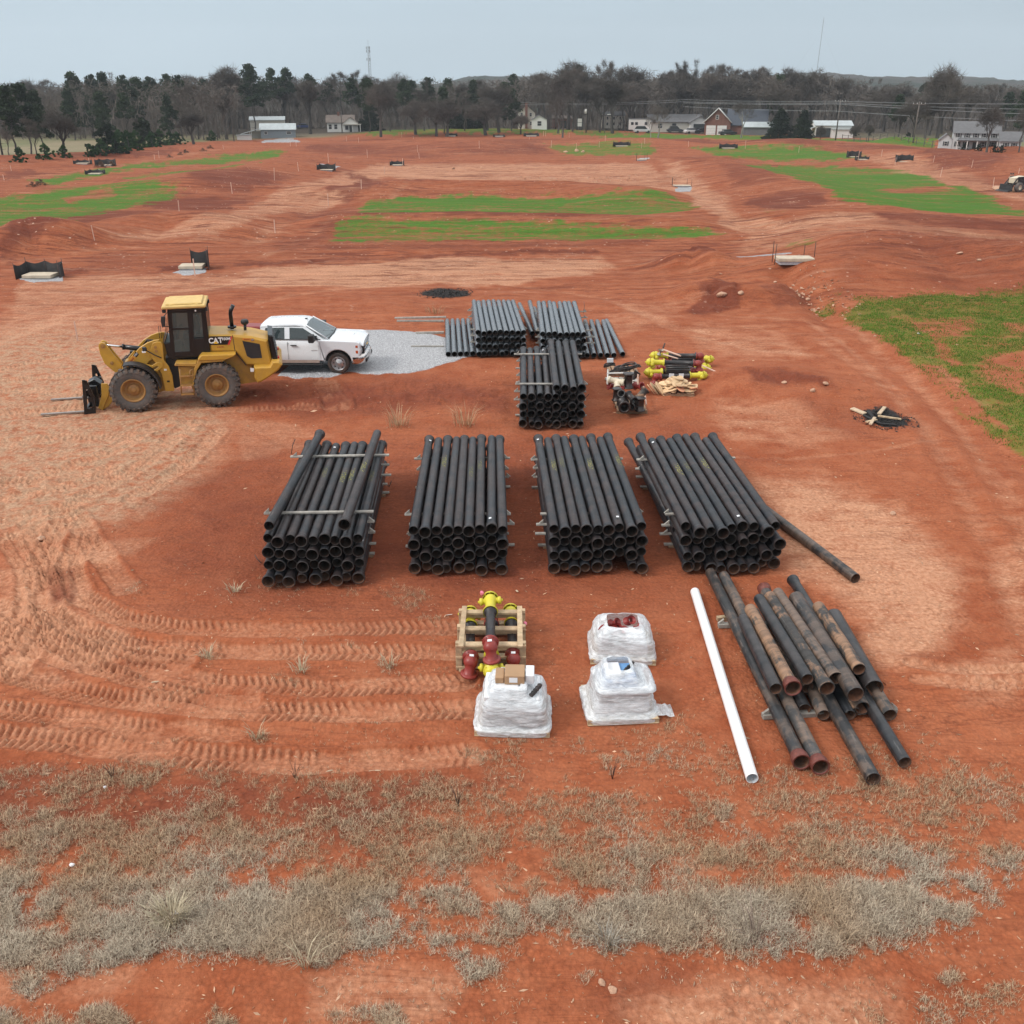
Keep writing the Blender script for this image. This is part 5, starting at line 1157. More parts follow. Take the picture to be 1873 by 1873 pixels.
for s in (1, -1):
    sidewin([(-3.0, 1.33), (-.45, 1.31), (-1.20, 1.80), (-2.90, 1.80)], s, m_tw, 'cab_side', .03, -.004)
    sidewin([(-1.80, 1.37), (-.72, 1.37), (-.80, 1.45), (-1.29, 1.75), (-1.80, 1.77)], s, m_tglass, 'front_door_window', .012, .010)
    sidewin([(-2.80, 1.37), (-2.0, 1.37), (-2.0, 1.77), (-2.72, 1.76)], s, m_tglass, 'rear_door_window', .012, .010)
    sidewin([(-2.84, 1.345), (-.62, 1.34), (-.64, 1.365), (-2.84, 1.37)], s, m_trim, 'window_sill', .012, .014)
b = MB(); V_ = [(-.36, -.86, 1.36), (-.36, .86, 1.36), (-1.20, .71, 1.86), (-1.20, -.71, 1.86)]; V2 = [(-.30, 0, 1.385), (-1.16, 0, 1.90)]
b._add([V_[0], V2[0], V_[1], V_[2], V2[1], V_[3]], [(0, 1, 4, 5), (1, 2, 3, 4)], True); wsm = b.build('windscreen', m_wsg, tr)
b = MB(); b._add([(-.44, -.92, 1.30), (-.44, .92, 1.30), (-1.24, .77, 1.85), (-1.24, -.77, 1.85), (-.52, -.9, 1.28), (-.52, .9, 1.28), (-1.28, .75, 1.83), (-1.28, -.75, 1.83)], [(0, 1, 5, 4), (3, 2, 6, 7), (0, 4, 7, 3), (1, 5, 6, 2)], False)
b.tube([(-.36, -.9, 1.36), (-1.20, -.74, 1.865)], .030, 6); b.tube([(-.36, .9, 1.36), (-1.20, .74, 1.865)], .030, 6); b.build('windscreen_pillar', m_tw, tr)
b = MB(); b.tube([(-.33, -.85, 1.37), (-.27, 0, 1.395), (-.33, .85, 1.37)], .022, 6); b.tube([(-.34, .3, 1.40), (-.62, -.35, 1.55)], .009, 4); b.tube([(-.34, -.1, 1.40), (-.45, -.75, 1.42)], .009, 4); b.build('wiper_cowl', m_trim, tr)
b = MB(); b.box(-1.34, -1.26, -.07, .07, 1.935, 1.955); b.build('roof_marker_lamp', m_trim, tr)
# cabin inside
b = MB(); b.cbox(-2.9, -.6, -.85, .85, .7, 1.28, .03); b.build('cabin_tub', m_grey, tr)
for x in (-1.75, -2.65):
    for y in (-.42, .42): b = MB(); b.cbox(x - .1, x + .05, y - .24, y + .24, 1.2, 1.62, .04); b.build('seat', m_seat, tr)
b = MB(); b.cbox(-2.45, -2.2, -.75, -.35, 1.25, 1.5, .05); b.build('green_reflection', mat('reflection_green', (.10, .42, .03), .7), tr)  # green block added to show as the green reflection in the glass
# seams, handles, mirror
for s in (-1, 1):
    y = s * 1.002
    for x0, x1 in ((-1.90, -1.892), (-.66, -.652), (-2.86, -2.852)):
        b = MB(); b.box(min(x0, x1), max(x0, x1), min(y, y - s * .02), max(y, y - s * .02), .58, 1.26); b.build('door_seam', m_seam, tr)
    for x in (-1.78, -2.72): b = MB(); b.cbox(x, x + .24, min(y, y + s * .035), max(y, y + s * .035), 1.12, 1.155, .008); b.build('door_handle', m_trim, tr)
    b = MB(); b.cbox(-1.02, -.80, min(s * 1.10, s * 1.38), max(s * 1.10, s * 1.38), 1.30, 1.60, .03); b.tube([(-.78, s * .95, 1.38), (-.88, s * 1.15, 1.40)], .035, 8); b.tube([(-.78, s * .93, 1.46), (-.88, s * 1.15, 1.50)], .03, 8); b.build('wing_mirror', m_trim, tr)
    b = MB(); b.cbox(-3.0, -.60, min(s * .93, s * 1.06), max(s * .93, s * 1.06), .36, .42, .015); b.build('running_board', m_trim, tr)
    b = MB(); b.cbox(-3.0, -.72, min(s * .985, s * .96), max(s * .985, s * .96), .44, .56, .01); b.build('sill', m_twd, tr)
    b = MB(); b.box(-1.0, -.78, min(y, y + s * .004), max(y, y + s * .004), .93, .955); b.build('model_badge', m_lens, tr)
# front end
b = MB(); b.cbox(.84, .97, -.62, .62, .72, 1.16, .03); gr_ = b.build('grille', m_trim, tr)
for z in (.80, .92, 1.03, 1.13): b = MB(); b.cbox(.95, 1.0, -.6, .6, z - .018, z + .018, .008); b.build('grille_bar', m_chrome, gr_)
b = MB(); b.cbox(.98, 1.015, -.13, .13, .95, 1.0, .01); b.build('front_badge', m_dyel, gr_)
for s in (-1, 1):
    a0, a1 = sorted((s * .62, s * .97))
    for z0, z1, m_ in ((1.0, 1.16, m_lens), (.78, .97, m_lens)):
        b = MB(); b.cbox(.72, .90, a0, a1, z0, z1, .03); b.build('headlight', m_, tr)
    a0, a1 = sorted((s * .90, s * 1.006))
    for z0, z1 in ((1.02, 1.14), (.80, .94)): b = MB(); b.cbox(.68, .80, a0, a1, z0, z1, .02); b.build('turn_signal', m_amber, tr)
b = MB()
bp = [(.56, -1.0), (.80, -1.0), (.98, -.90), (1.06, -.6), (1.09, 0), (1.06, .6), (.98, .90), (.80, 1.0), (.56, 1.0)]
vs = [(x, y, z) for z in (.40, .46, .66, .72) for x, y in [(px_ - (.03 if z in (.40, .72) else 0), py_ * (.985 if z in (.40, .72) else 1)) for px_, py_ in bp]]
n = len(bp); fs = [(k * n + i, k * n + i + 1, (k + 1) * n + i + 1, (k + 1) * n + i) for k in range(3) for i in range(n - 1)] + [tuple(reversed(range(n))), tuple(range(3 * n, 4 * n)), (0, n, 2 * n, 3 * n)[::-1], (n - 1, 2 * n - 1, 3 * n - 1, 4 * n - 1)]
b._add(vs, fs, True); b.build('front_bumper', m_bump, tr)
b = MB(); b.cbox(.86, 1.075, -.75, .75, .42, .56, .02); b.build('bumper_intake', m_trim, tr)
b = MB(); b.cbox(1.085, 1.10, -.16, .16, .56, .68, .004); b.build('number_plate', m_lens, tr)
def truck_wheel():
    b = MB(); T = Matrix.Rotation(math.pi / 2, 4, 'Z'); r = .41
    b.lathe([(r * .62, -.11), (r * .70, -.135), (r * .88, -.14), (r * .97, -.12), (r, -.09), (r, .09), (r * .97, .12), (r * .88, .14), (r * .62, .12)], 32, T)
    for k in range(36):
        a = 2 * math.pi * k / 36; M = Matrix.Rotation(a, 4, 'Y') @ Matrix.Translation((0, 0, r)); b.box(-.018, .018, -.11, -.01, -.01, .010, M); M = Matrix.Rotation(a + .09, 4, 'Y') @ Matrix.Translation((0, 0, r)); b.box(-.018, .018, .01, .11, -.01, .010, M)
    return b.mesh('truck_tyre', m_ttyre)
def truck_rim():
    b = MB(); T = Matrix.Rotation(math.pi / 2, 4, 'Z'); r = .41
    b.lathe([(r * .63, .1), (r * .63, -.12), (r * .66, -.13), (r * .60, -.125), (r * .57, -.06), (r * .52, -.03), (r * .36, -.085), (r * .22, -.10), (r * .20, -.15), (r * .16, -.165), (.001, -.165)], 28, T)
    for k in range(8):
        a = 2 * math.pi * k / 8; b.tube([(math.cos(a) * r * .29, -.08, math.sin(a) * r * .29), (math.cos(a) * r * .29, -.12, math.sin(a) * r * .29)], .014, 6)
    return b.mesh('truck_rim', m_trim2)
def rim_holes():
    b = MB()
    for k in range(8):
        a = 2 * math.pi * (k + .5) / 8; r = .41 * .455
        b.tube([(math.cos(a) * r, -.055, math.sin(a) * r), (math.cos(a) * r, -.062, math.sin(a) * r)], .028, 8)
    return b.mesh('rim_hole', m_trim)
ttm, trmm, thm = truck_wheel(), truck_rim(), rim_holes()
for (x, y) in ((0, -.86), (0, .86), (-3.95, -.86), (-3.95, .86)):
    wq = link('wheel', ttm, tr, (x, y, .412), (0, rng.random(), 0 if y < 0 else math.pi)); link('rim', trmm, wq); link('rim_hole', thm, wq)
b = MB(); b.prism([(-.62, .45), (.62, .45), (.62, 1.0), (-.62, 1.0)], -.70, .70); b.build('wheel_well', m_trim, tr)
b = MB(); b.box(-5.2, -.7, -.55, .55, .38, .52); b.build('chassis_rail', m_trim, tr)
b = MB(); b.cbox(-3.9, -3.15, .2, .85, 1.30, 1.58, .03); b.build('bed_toolbox', mat('red_toolbox', (.22, .02, .02), .4), tr)
b = MB(); b.cbox(-5.42, -5.33, -.95, .95, .55, .75, .02); b.build('rear_bumper', m_bump, tr)
# ================================================================== STAKES, INLETS, FIRE SITES
m_stake = mat('pink_topped_stake', (.62, .42, .33), .7, var=.12); m_fab = mat('black_silt_fabric', (.006, .006, .007), .75, var=.35, vscale=4, dirt=.08)
m_conc = mat('pale_concrete', (.50, .43, .33), .85, var=.15, vscale=3, dirt=.35, bump=.2); m_stone = mat('grey_stone', (.36, .36, .38), .9, var=.3, vscale=8)
m_clayrock = mat('clay_stone', (.44, .26, .17), .9, var=.25, vscale=3, bump=.5, bscale=8); m_post = mat('rusty_post', (.06, .03, .022), .7, var=.3)
MARKS = [(20, 'the left pine clump'), (130, 'the left wood'), (255, 'the evergreen bushes'), (350, 'the wide bare tree'), (440, 'the low shed'), (495, 'the barn'), (560, 'the blue car'), (628, 'the cottage'), (700, 'the great lawn oak'), (800, 'the round lawn trees'), (855, 'the tall cedar'), (890, 'the wide lawn tree'), (968, 'the gabled house'), (1034, 'the red shed'), (1060, 'the notice board'), (1106, 'the street lamp'), (1143, 'the pale house'), (1176, 'the trailer'), (1212, 'the carport'), (1265, 'the bungalow'), (1325, 'the brick garage'), (1392, 'the grey outbuilding'), (1445, 'the two cedars'), (1525, 'the metal shed'), (1600, 'the field fence'), (1670, 'the fence end'), (1713, 'the skyline oak'), (1800, 'the large house'), (1900, 'the tractor')]
_seen = {}
def near_mark(px, key):
    m = min(MARKS, key=lambda q: abs(q[0] - px))[1]; _seen[(m, key)] = _seen.get((m, key), 0) + 1; return m, ORD[min(12, _seen[(m, key)])]
STAKES = [(173,413,440,'left of the yard beside a dark spoil bank'),(328,366,390,'beside the green strip on the left'),(425,333,356,0),(502,307,330,0),(503,402,424,'on the open clay beyond the parked loader'),(601,355,376,0),(661,329,345,0),(142,588,622,'left of the loader, nearest stake of all'),(357,472,505,'in front of the black silt fence by the drain'),
 (21,303,313,0),(8,319,331,0),(164,289,300,0),(283,282,291,0),(291,276,289,0),(409,265,273,0),(531,257,268,0),(542,259,268,0),(601,280,297,0),(546,297,312,0),(634,249,258,0),(656,251,261,0),(672,274,288,0),(735,242,251,0),(756,249,255,0),(764,265,279,0),(767,279,291,0),(737,290,304,0),(703,305,319,0),(877,258,271,0),(968,249,256,0),(994,240,249,0),(998,240,249,0),(1025,239,245,0),(1041,243,251,0),(1008,257,270,0),(1054,261,271,0),(1096,258,269,0),(1107,248,258,0),(1179,252,263,0),(1173,261,271,0),
 (1259,258,268,0),(1363,257,272,0),(1461,268,278,0),(1612,274,287,0),(1569,277,294,0),(1637,288,302,0),(1707,284,297,0),(1777,293,307,0),(1720,307,323,0),(1816,325,344,'beside the rock heap by the two workers'),(1863,308,318,0),(20,365,366,0)]
_st = {}
for (px, t_, b_, nm) in sorted(STAKES, key=lambda q: -q[2]):
    if b_ - t_ < 3: continue
    P = G(px, b_); d = P.y; h = AT(px, t_, d).z - P.z; k = round(h, 1)
    if k not in _st:
        b = MB(); b.cbox(-.03, .03, -.02, .02, -.1, k, .006); b.prism([(-.03, 0), (.03, 0), (0, .02)], -.019, .019, M=Matrix.Translation((0, 0, k))); _st[k] = b.mesh('stake', m_stake)
    o = link('survey_stake', _st[k]); o.location = P; o.rotation_euler = (rng.uniform(-.05, .05), rng.uniform(-.07, .07), rng.uniform(-.6, .6))
    mk, od = near_mark(px, 'stake')
    tag(o, 'pale pink survey stake ' + nm if nm else f'thin pale stake on the clay in line with {mk}, {od} nearest', 'stake', 'survey stakes across the site')
def inlet(px, py, w, nm, fence='back', posts=4, fh=.75, slab=True, yaw=0.):
    P = G(px, py); slab = True
    if P.y > 60: w *= .66; fh *= .8
    o = thing('storm_inlet', f'concrete drain inlet {nm}', 'drain inlet', P, yaw)
    if slab:
        b = MB(); sl_ = .27 if P.y < 60 else .15; b.cbox(-w * .42, w * .42, -.55, .55, .08, sl_, .02); b.build('lid_slab', m_conc, o); b = MB(); b.cbox(-w * .38, w * .38, -.5, .5, -.1, .08, .01); b.build('inlet_box', m_stone, o)
    if fence:
        f = thing('silt_fence', f'black silt fence of the inlet {nm}', 'silt fence', P, yaw)
        pts = {'back': [(-w * .62, -.45), (-w * .55, .8), (-w * .05, 1.05), (w * .5, .85), (w * .60, -.2)], 'right': [(-w * .12, .9), (w * .5, .9), (w * .62, -.4)], 'open': [(-w * .5, -.4), (-w * .45, .6), (w * .3, .65), (w * .5, .2)]}[fence]
        for (x, y) in pts:
            b = MB(); b.tube([(x, y, -.1), (x + rng.uniform(-.02, .02), y, fh + rng.uniform(.05, .3))], .018 if fence != 'open' else .022, 5); b.build('post', m_post, f)
        if fence != 'open':
            b = MB()
            for (a, c) in zip(pts[:-1], pts[1:]):
                n = 6; vs = []
                for i in range(n + 1):
                    u = i / n; x = a[0] + (c[0] - a[0]) * u; y = a[1] + (c[1] - a[1]) * u - .06 * math.sin(u * math.pi); sag = .13 * math.sin(u * math.pi)
                    for y_ in (0, .012): vs += [(x, y + y_, -.05), (x, y + y_ + .03 * math.sin(u * 9), fh - sag)]
                fs = []
                for i in range(n): q = i * 4; fs += [(q, q + 4, q + 5, q + 1), (q + 2, q + 3, q + 7, q + 6), (q + 1, q + 5, q + 7, q + 3)]
                b._add(vs, fs, True)
            b.build('fabric', m_fab, f)
inlet(75, 509, 2.0, 'at the left, ringed by grey gravel', 'back', fh=.85)
inlet(352, 492, 1.7, 'beyond the loader, with a pale stake in front', 'right', fh=1.0, yaw=.1)
inlet(1452, 479, 2.4, 'with bare posts at the right', 'open', fh=.8)
inlet(598, 312, 3.0, 'in the middle distance above the green strips', 'back', fh=1.0)
inlet(727, 303, 2.6, 'by the stakes right of the middle distance one', 'back', fh=.8, slab=False)
inlet(1247, 341, 3.6, 'uncovered on the pale rubble at the right', 'open', fh=.9)
inlet(1654, 297, 3.0, 'on the right, beyond the largest green field', 'back', fh=1.3)
inlet(1562, 288, 2.6, 'beside a stake on the far right slope', 'back', fh=1.2, slab=False)
inlet(1577, 293, 2.4, 'low in the cut on the far right slope', 'back', fh=.7, slab=False)
inlet(1332, 272, 4.0, 'under the bank before the long green strip', 'back', fh=1.0)
inlet(1137, 268, 4.0, 'in the centre background', 'back', fh=1.0)
inlet(1174, 293, 2.6, 'flush in the clay right of centre', 'open', fh=1.0)
inlet(175, 319, 2.8, 'on the left beside a dry bush', 'back', fh=.7)
inlet(194, 303, 3.4, 'farther back on the left, under dry brush', 'back', fh=1.1, slab=False)
inlet(152, 300, 3.0, 'at the far left track', 'back', fh=.7)
inlet(972, 249, 4.6, 'farthest, centre, before the lawn', 'back', fh=.9, slab=False)
inlet(826, 249, 3.6, 'far off, left of centre', 'back', fh=.8, slab=False)
inlet(913, 250, 3.6, 'far off, low dark one at centre', 'back', fh=.6, slab=False)

# rocks
def rock_mesh(seed, name='rock', m=None):
    import bmesh
    bm = bmesh.new(); bmesh.ops.create_icosphere(bm, subdivisions=2, radius=1); r = random.Random(seed)
    sx, sy, sz = r.uniform(.7, 1.2), r.uniform(.6, 1), r.uniform(.4, .7)
    fl = [(Vector((r.uniform(-1, 1), r.uniform(-1, 1), r.uniform(-1, 1))).normalized(), r.uniform(.55, .85)) for _ in range(9)]
    for v in bm.verts:
        for n_, d in fl:
            k = v.co.dot(n_) - d
            if k > 0: v.co -= n_ * k
        v.co *= r.uniform(.95, 1.05); v.co.x *= sx; v.co.y *= sy; v.co.z *= sz
    me = bpy.data.meshes.new(name); bm.to_mesh(me); bm.free(); me.materials.append(m or m_clayrock); return me
RK = [rock_mesh(i) for i in range(5)]
for i, (px, py, s, lab) in enumerate([(1320,541,.42,'long pale rock on the spoil mound'),(1354,538,.28,'smaller rock beside the long one on the mound'),(1319,502,.17,'white block on the clay above the mound'),(1476,549,.28,'rock on the bank of the gully'),(1462,542,.2,'small rock above the gully'),(1510,702,.17,'pale round rock, upper of two right of the pipes'),(1487,716,.20,'pale flat rock, lower of two right of the pipes'),
        (1434,700,.14,'rock half buried in the low spoil mound'),(1633,940,.14,'pale broken stone on the bare right ground'),(1600,616,.16,'white stone at the edge of the grass'),(1750,632,.13,'white stone in the middle of the grass'),(1100,1800,.09,'upper of two small red stones in the foreground'),(1120,1812,.08,'lower of two small red stones in the foreground'),
        (1418,517,.2,'rock in the wet gully'),(1490,530,.2,'pale stone beside the gully'),(75,986,.16,'pale clod where the loader tracks turn'),(1662,1300,.07,'small stone right of the used pipes'),(1753,465,.3,'lone stone on the upper right slope'),(1790,477,.25,'stone on the right slope, lower'),
        (1055,277,.9,'broken white rubble heap on the far green strip'),(1035,279,.6,'tan rubble left of the white heap'),(1066,279,.6,'white rubble right of the heap'),(1826,347,.9,'pale boulder next to the stake at far right'),(1848,350,1.0,'pale boulder by the tractor'),(1838,345,.7,'smaller boulder behind the pair at far right'),(880,308,.5,'dark clod on the pale middle ground'),(1060,310,.35,'dark clod right of the middle ground')]):
    P = G(px, py); o = link('rock', RK[i % 5]); o.location = P + Vector((0, 0, s * .15)); s *= .72; o.scale = (s, s, s); o.rotation_euler = (rng.uniform(-.3, .3), rng.uniform(-.3, .3), rng.uniform(0, 6)); tag(o, lab, 'rock', 'loose rocks on the site')
# burnt wood at the right
m_charw = mat('charred_wood', (.012, .011, .011), .8, var=.6, vscale=12); m_splw = mat('split_pale_wood', (.50, .38, .26), .8, var=.2, vscale=8)
for i, (xa, ya, xb, yb, w_, z, m_, lab) in enumerate([(1558,747,1582,757,.11,.12,m_splw,'thick split board at the left of the burnt heap'),(1608,757,1618,745,.06,.15,m_splw,'short board standing off the back of the burnt heap'),(1606,761,1648,767,.05,.16,m_woodn,'long thin board across the burnt heap'),(1585,772,1603,768,.05,.12,m_woodn,'pale board in front of the burnt heap'),(1592,776,1600,764,.05,.14,m_splw,'crossed board in front of the burnt heap'),(1588,752,1600,768,.06,.10,m_charw,'charred stick on the burnt heap'),(1610,775,1640,778,.05,.07,m_charw,'charred stick low on the burnt heap'),(1580,760,1612,776,.05,.08,m_charw,'charred plank under the burnt heap')]):
    A_ = U(xa, ya, z); B_ = U(xb, yb, z * .5); b = MB(); b.cbox(0, (B_ - A_).length, -w_, w_, -.02, .03, .006); o = b.build('scrap_board', m_); d = (B_ - A_).normalized()
    o.matrix_world = Matrix.Translation(A_) @ d.to_track_quat('X', 'Z').to_matrix().to_4x4(); tag(o, lab, 'board')
def rubble(name, px, py, rx, ry, n, s0, s1, m, label, seed, h=.0):
    r = np.random.default_rng(seed); P = G(px, py); V = []; Fc = []
    for i in range(n):
        a = r.uniform(0, 6.28); q = r.uniform(0, 1) ** .6; x = P.x + math.cos(a) * rx * q; y = P.y + math.sin(a) * ry * q; s = r.uniform(s0, s1); zz = Z1(x, y) + h * (1 - q) * r.uniform(0, 1)
        k = len(V); t_ = r.normal(size=(4, 3)); t_ /= np.linalg.norm(t_, axis=1)[:, None]
        for v in t_: V.append((x + v[0] * s, y + v[1] * s, zz + s * .3 + v[2] * s * .6))
        Fc += [(k, k + 1, k + 2), (k, k + 2, k + 3), (k, k + 3, k + 1), (k + 1, k + 3, k + 2)]
    me = np_mesh(name, np.array(V), np.array(Fc), m); tag(link(name, me), label, kind='stuff')
rubble('charcoal', 1620, 770, 1.05, 1.1, 900, .012, .06, m_charw, 'black charcoal and ash of the burnt heap', 3, .10)
rubble('burnt_brush', 808, 536, 1.7, 1.6, 900, .02, .08, m_charw, 'dark burnt brush on the clay behind the truck', 4, .1)
rubble('pale_rubble', 1100, 327, 13, 5, 170, .05, .2, m_clayrock, 'pale broken stone strewn on the middle lot', 5)
rubble('gully_stones', 1500, 545, 1.6, 4.5, 200, .03, .14, m_clayrock, 'small pale stones washed into the gully', 6)

# ================================================================== TREES
def leafmat(name, a, b, sc=.5):
    m, t = newmat(name); oi = t.n('ShaderNodeObjectInfo').outputs['Random']; pos = t.n('ShaderNodeNewGeometry').outputs['Position']
    n1 = t.noise(pos, sc, 4); f = t.math('ADD', t.rng(n1, .35, .65), t.math('MULTIPLY', t.math('SUBTRACT', oi, .5), .7), True)
    c = t.mix(f, a, b); t.bsdf(c, .85, 0, .15); return m
m_twig = leafmat('bare_twigs', (.070, .060, .052), (.145, .122, .104), .10); m_bark = leafmat('grey_bark', (.05, .044, .040), (.10, .09, .082), .3); m_pale = leafmat('pale_bark', (.22, .20, .18), (.30, .28, .25))
m_pine = leafmat('pine_needles', (.014, .027, .013), (.036, .056, .024), .4); m_cedar = leafmat('cedar_foliage', (.010, .017, .009), (.024, .036, .016), .5); m_shrubg = leafmat('young_pine', (.018, .050, .014), (.045, .095, .025), .5)
m_tbr = leafmat('brown_brush', (.17, .10, .07), (.26, .17, .12), .5)
class TG:
    def __init__(s, seed): s.r = random.Random(seed); s.V = []; s.F = []; s.TV = []; s.TF = []
    def seg(s, a, b, ra, rb, trunk, n=4):
        V, Fc = (s.V, s.F) if trunk else (s.TV, s.TF)
        d = (b - a).normalized(); u = d.orthogonal().normalized(); w_ = d.cross(u); k = len(V)
        if trunk:
            for p, r_ in ((a, ra), (b, rb)):
                for i in range(n): an = 6.283 * i / n; V.append(p + (u * math.cos(an) + w_ * math.sin(an)) * r_)
            for i in range(n): j = (i + 1) % n; Fc.append((k + i, k + j, k + n + j)); Fc.append((k + i, k + n + j, k + n + i))
        else:
            an = s.r.uniform(0, 3.14); q = u * math.cos(an) + w_ * math.sin(an); q2 = d.cross(q)
            V += [a + q * ra, a - q * ra, b, a + q2 * ra]; Fc += [(k, k + 1, k + 2), (k, k + 3, k + 2)]
def bare_tree(seed, h=1., spread=.9, lift=.5, depth=5, twig=1., low=.25, leader=False):
    """bare hardwood of unit-scale height ~h metres; returns (trunk mesh, crown mesh)"""
    g = TG(seed); r = g.r
    def grow(p, d, ln, ra, lv):
        mid = p + d * ln * .5 + Vector((r.uniform(-1, 1), r.uniform(-1, 1), r.uniform(-.3, .6))) * ln * .07; e = mid + (d * ln * .5) + Vector((r.uniform(-1, 1), r.uniform(-1, 1), r.uniform(-.2, .5))) * ln * .06
        rb = ra * .68; tr_ = lv < 2
        g.seg(p, mid, ra, (ra + rb) / 2, tr_ or lv < 3, 5 if lv == 0 else 3); g.seg(mid, e, (ra + rb) / 2, rb, tr_ or lv < 3, 5 if lv == 0 else 3)
        if lv >= depth:
            return
        n = (3 if r.random() < .6 else 4) if lv < depth - 1 else r.randint(4, 6)
        for i in range(n):
            az_ = 6.283 * (i + r.uniform(-.3, .3)) / n; ax_ = d.orthogonal().normalized(); ax_.rotate(Matrix.Rotation(az_, 3, d))
            sp = spread * r.uniform(.45, 1.0) * (.75 if lv == 0 else 1); nd = (d + ax_ * sp + Vector((0, 0, lift * .35))).normalized()
            st = e if (i < 2 or lv == 0) else p + (e - p) * r.uniform(.45, .9)
            grow(st, nd, ln * r.uniform(.62, .82), rb * r.uniform(.55, .8), lv + 1)
        if lv < 2: grow(e, (d + Vector((r.uniform(-.2, .2), r.uniform(-.2, .2), .3))).normalized(), ln * .8, rb * .8, lv + 1)
    if leader:
        pts = [Vector((r.uniform(-.015, .015) * h * i, r.uniform(-.015, .015) * h * i, h * .82 * i / 6)) for i in range(7)]
        for i in range(6): g.seg(pts[i], pts[i + 1], h * .016 * (1 - i / 7.5), h * .016 * (1 - (i + 1) / 7.5), True, 5)
        for i in range(17):
            u = r.uniform(.26, .98); k_ = min(5, int(u * 6)); p = pts[k_].lerp(pts[k_ + 1], u * 6 - k_); a = r.uniform(0, 6.28); grow(p, Vector((math.cos(a) * spread * 1.3, math.sin(a) * spread * 1.3, r.uniform(.5, 1.2))).normalized(), h * r.uniform(.10, .17) * (1.25 - u * .6), h * .005, 2)
    else: grow(Vector((0, 0, 0)), Vector((0, 0, 1)), h * low, h * .020, 0)
    top = max(v.z for v in g.TV); k = h / top
    # fine twig haze
    T = list(g.TV); extra = []
    for i in range(2, len(T), 4):
        if r.random() < .6:
            e = T[i]
            for _ in range(int(2 * twig)):
                d = Vector((r.uniform(-1, 1), r.uniform(-1, 1), r.uniform(-.2, 1.1))).normalized(); g.seg(e - d * h * .005, e + d * h * r.uniform(.035, .08), h * .0017, 0, False)
    V = np.array([tuple(v) for v in g.V]) * k; TV = np.array([tuple(v) for v in g.TV]) * k
    return (V, np.array(g.F)), (TV, np.array(g.TF))
def leaf_cloud(r, clumps, per, size, flat=.6):
    """clumps: (centre, radius); returns triangles arrays"""
    V = []; nF = 0
    C = np.array([c for c, _ in clumps]); Rr = np.array([q for _, q in clumps]); n = len(clumps) * per
    idx = np.repeat(np.arange(len(clumps)), per); g = r.normal(size=(n, 3)); g /= np.linalg.norm(g, axis=1)[:, None]; g *= (r.uniform(.25, 1, n) ** .5)[:, None]; g[:, 2] *= flat
    P = C[idx] + g * Rr[idx][:, None]
    a = r.normal(size=(n, 3)); a /= np.linalg.norm(a, axis=1)[:, None]; b = r.normal(size=(n, 3)); b -= (b * a).sum(1)[:, None] * a; b /= np.linalg.norm(b, axis=1)[:, None]
    s = (size * r.uniform(.6, 1.4, n))[:, None]
    V = np.stack([P - a * s - b * s * .5, P + a * s - b * s * .5, P + b * s], 1).reshape(-1, 3); Fc = np.arange(3 * n).reshape(-1, 3); return V, Fc
def pine_tree(seed, h=18, crown0=.45, wid=.22, n=26, per=64, sz=.27):
    r = np.random.default_rng(seed); g = TG(seed)
    pts = [Vector((0, 0, 0))]; 
    for i in range(1, 7): pts.append(Vector((r.normal() * .02 * h, r.normal() * .02 * h, h * .97 * i / 6)))
    for i in range(6): g.seg(pts[i], pts[i + 1], h * .013 * (1 - i / 7), h * .013 * (1 - (i + 1) / 7), True, 6)
    cl = []
    for i in range(n):
        u = r.uniform(crown0, 1.0); w_ = h * wid * math.sin(min(1, (1.03 - u) / (1.03 - crown0) * 1.25) * math.pi / 2) * r.uniform(.25, 1); a = r.uniform(0, 6.28)
        c = (math.cos(a) * w_, math.sin(a) * w_, h * u); cl.append((c, h * r.uniform(.04, .085))); base = Vector((0, 0, h * (u - .04)))
        g.seg(base, Vector(c), h * .004, h * .0015, True, 3)
    cl.append(((0, 0, h * .97), h * .05))
    for k_ in range(5): a = r.uniform(0, 6.28); g.seg(Vector((0, 0, h * (crown0 - .08 * k_))), Vector((math.cos(a), math.sin(a), .1)) * h * .08 + Vector((0, 0, h * (crown0 - .08 * k_))), h * .003, h * .001, True, 3)
    return (np.array([tuple(v) for v in g.V]), np.array(g.F)), leaf_cloud(r, cl, per, sz)
def cone_tree(seed, h=9, wid=.33, n=90, per=36, sz=.2, base=.03, rag=.25):
    r = np.random.default_rng(seed); g = TG(seed); g.seg(Vector((0, 0, 0)), Vector((0, 0, h * .9)), h * .02, h * .004, True, 6); cl = []
    for i in range(n):
        u = base + (1 - base) * r.uniform(0, 1) ** 1.25; w_ = h * wid * (1 - u) ** .75 * math.sqrt(r.uniform(.15, 1)) * (1 + rag * r.normal()); a = r.uniform(0, 6.28); cl.append(((math.cos(a) * w_, math.sin(a) * w_, h * u), h * r.uniform(.05, .095)))
    return (np.array([tuple(v) for v in g.V]), np.array(g.F)), leaf_cloud(r, cl, per, sz, .8)
def tree_meshes(nm, pair, mt, mc): return np_mesh(nm + '_trunk', pair[0][0], pair[0][1], mt), np_mesh(nm + '_crown', pair[1][0], pair[1][1], mc)
BARE_RAW = [bare_tree(s, 18, sp, li, 5, tw, lo_, s in (2, 3, 5, 6)) for s, sp, li, tw, lo_ in ((1, .60, .9, 1, .17), (2, .42, 1.2, 1, .2), (3, .5, 1.0, 1, .18), (4, .8, .6, 1, .16), (5, .36, 1.4, 1, .22), (6, .62, .8, 1, .16))]
BARET = [tree_meshes('bare_tree', p, m_bark, m_twig) for p in BARE_RAW]
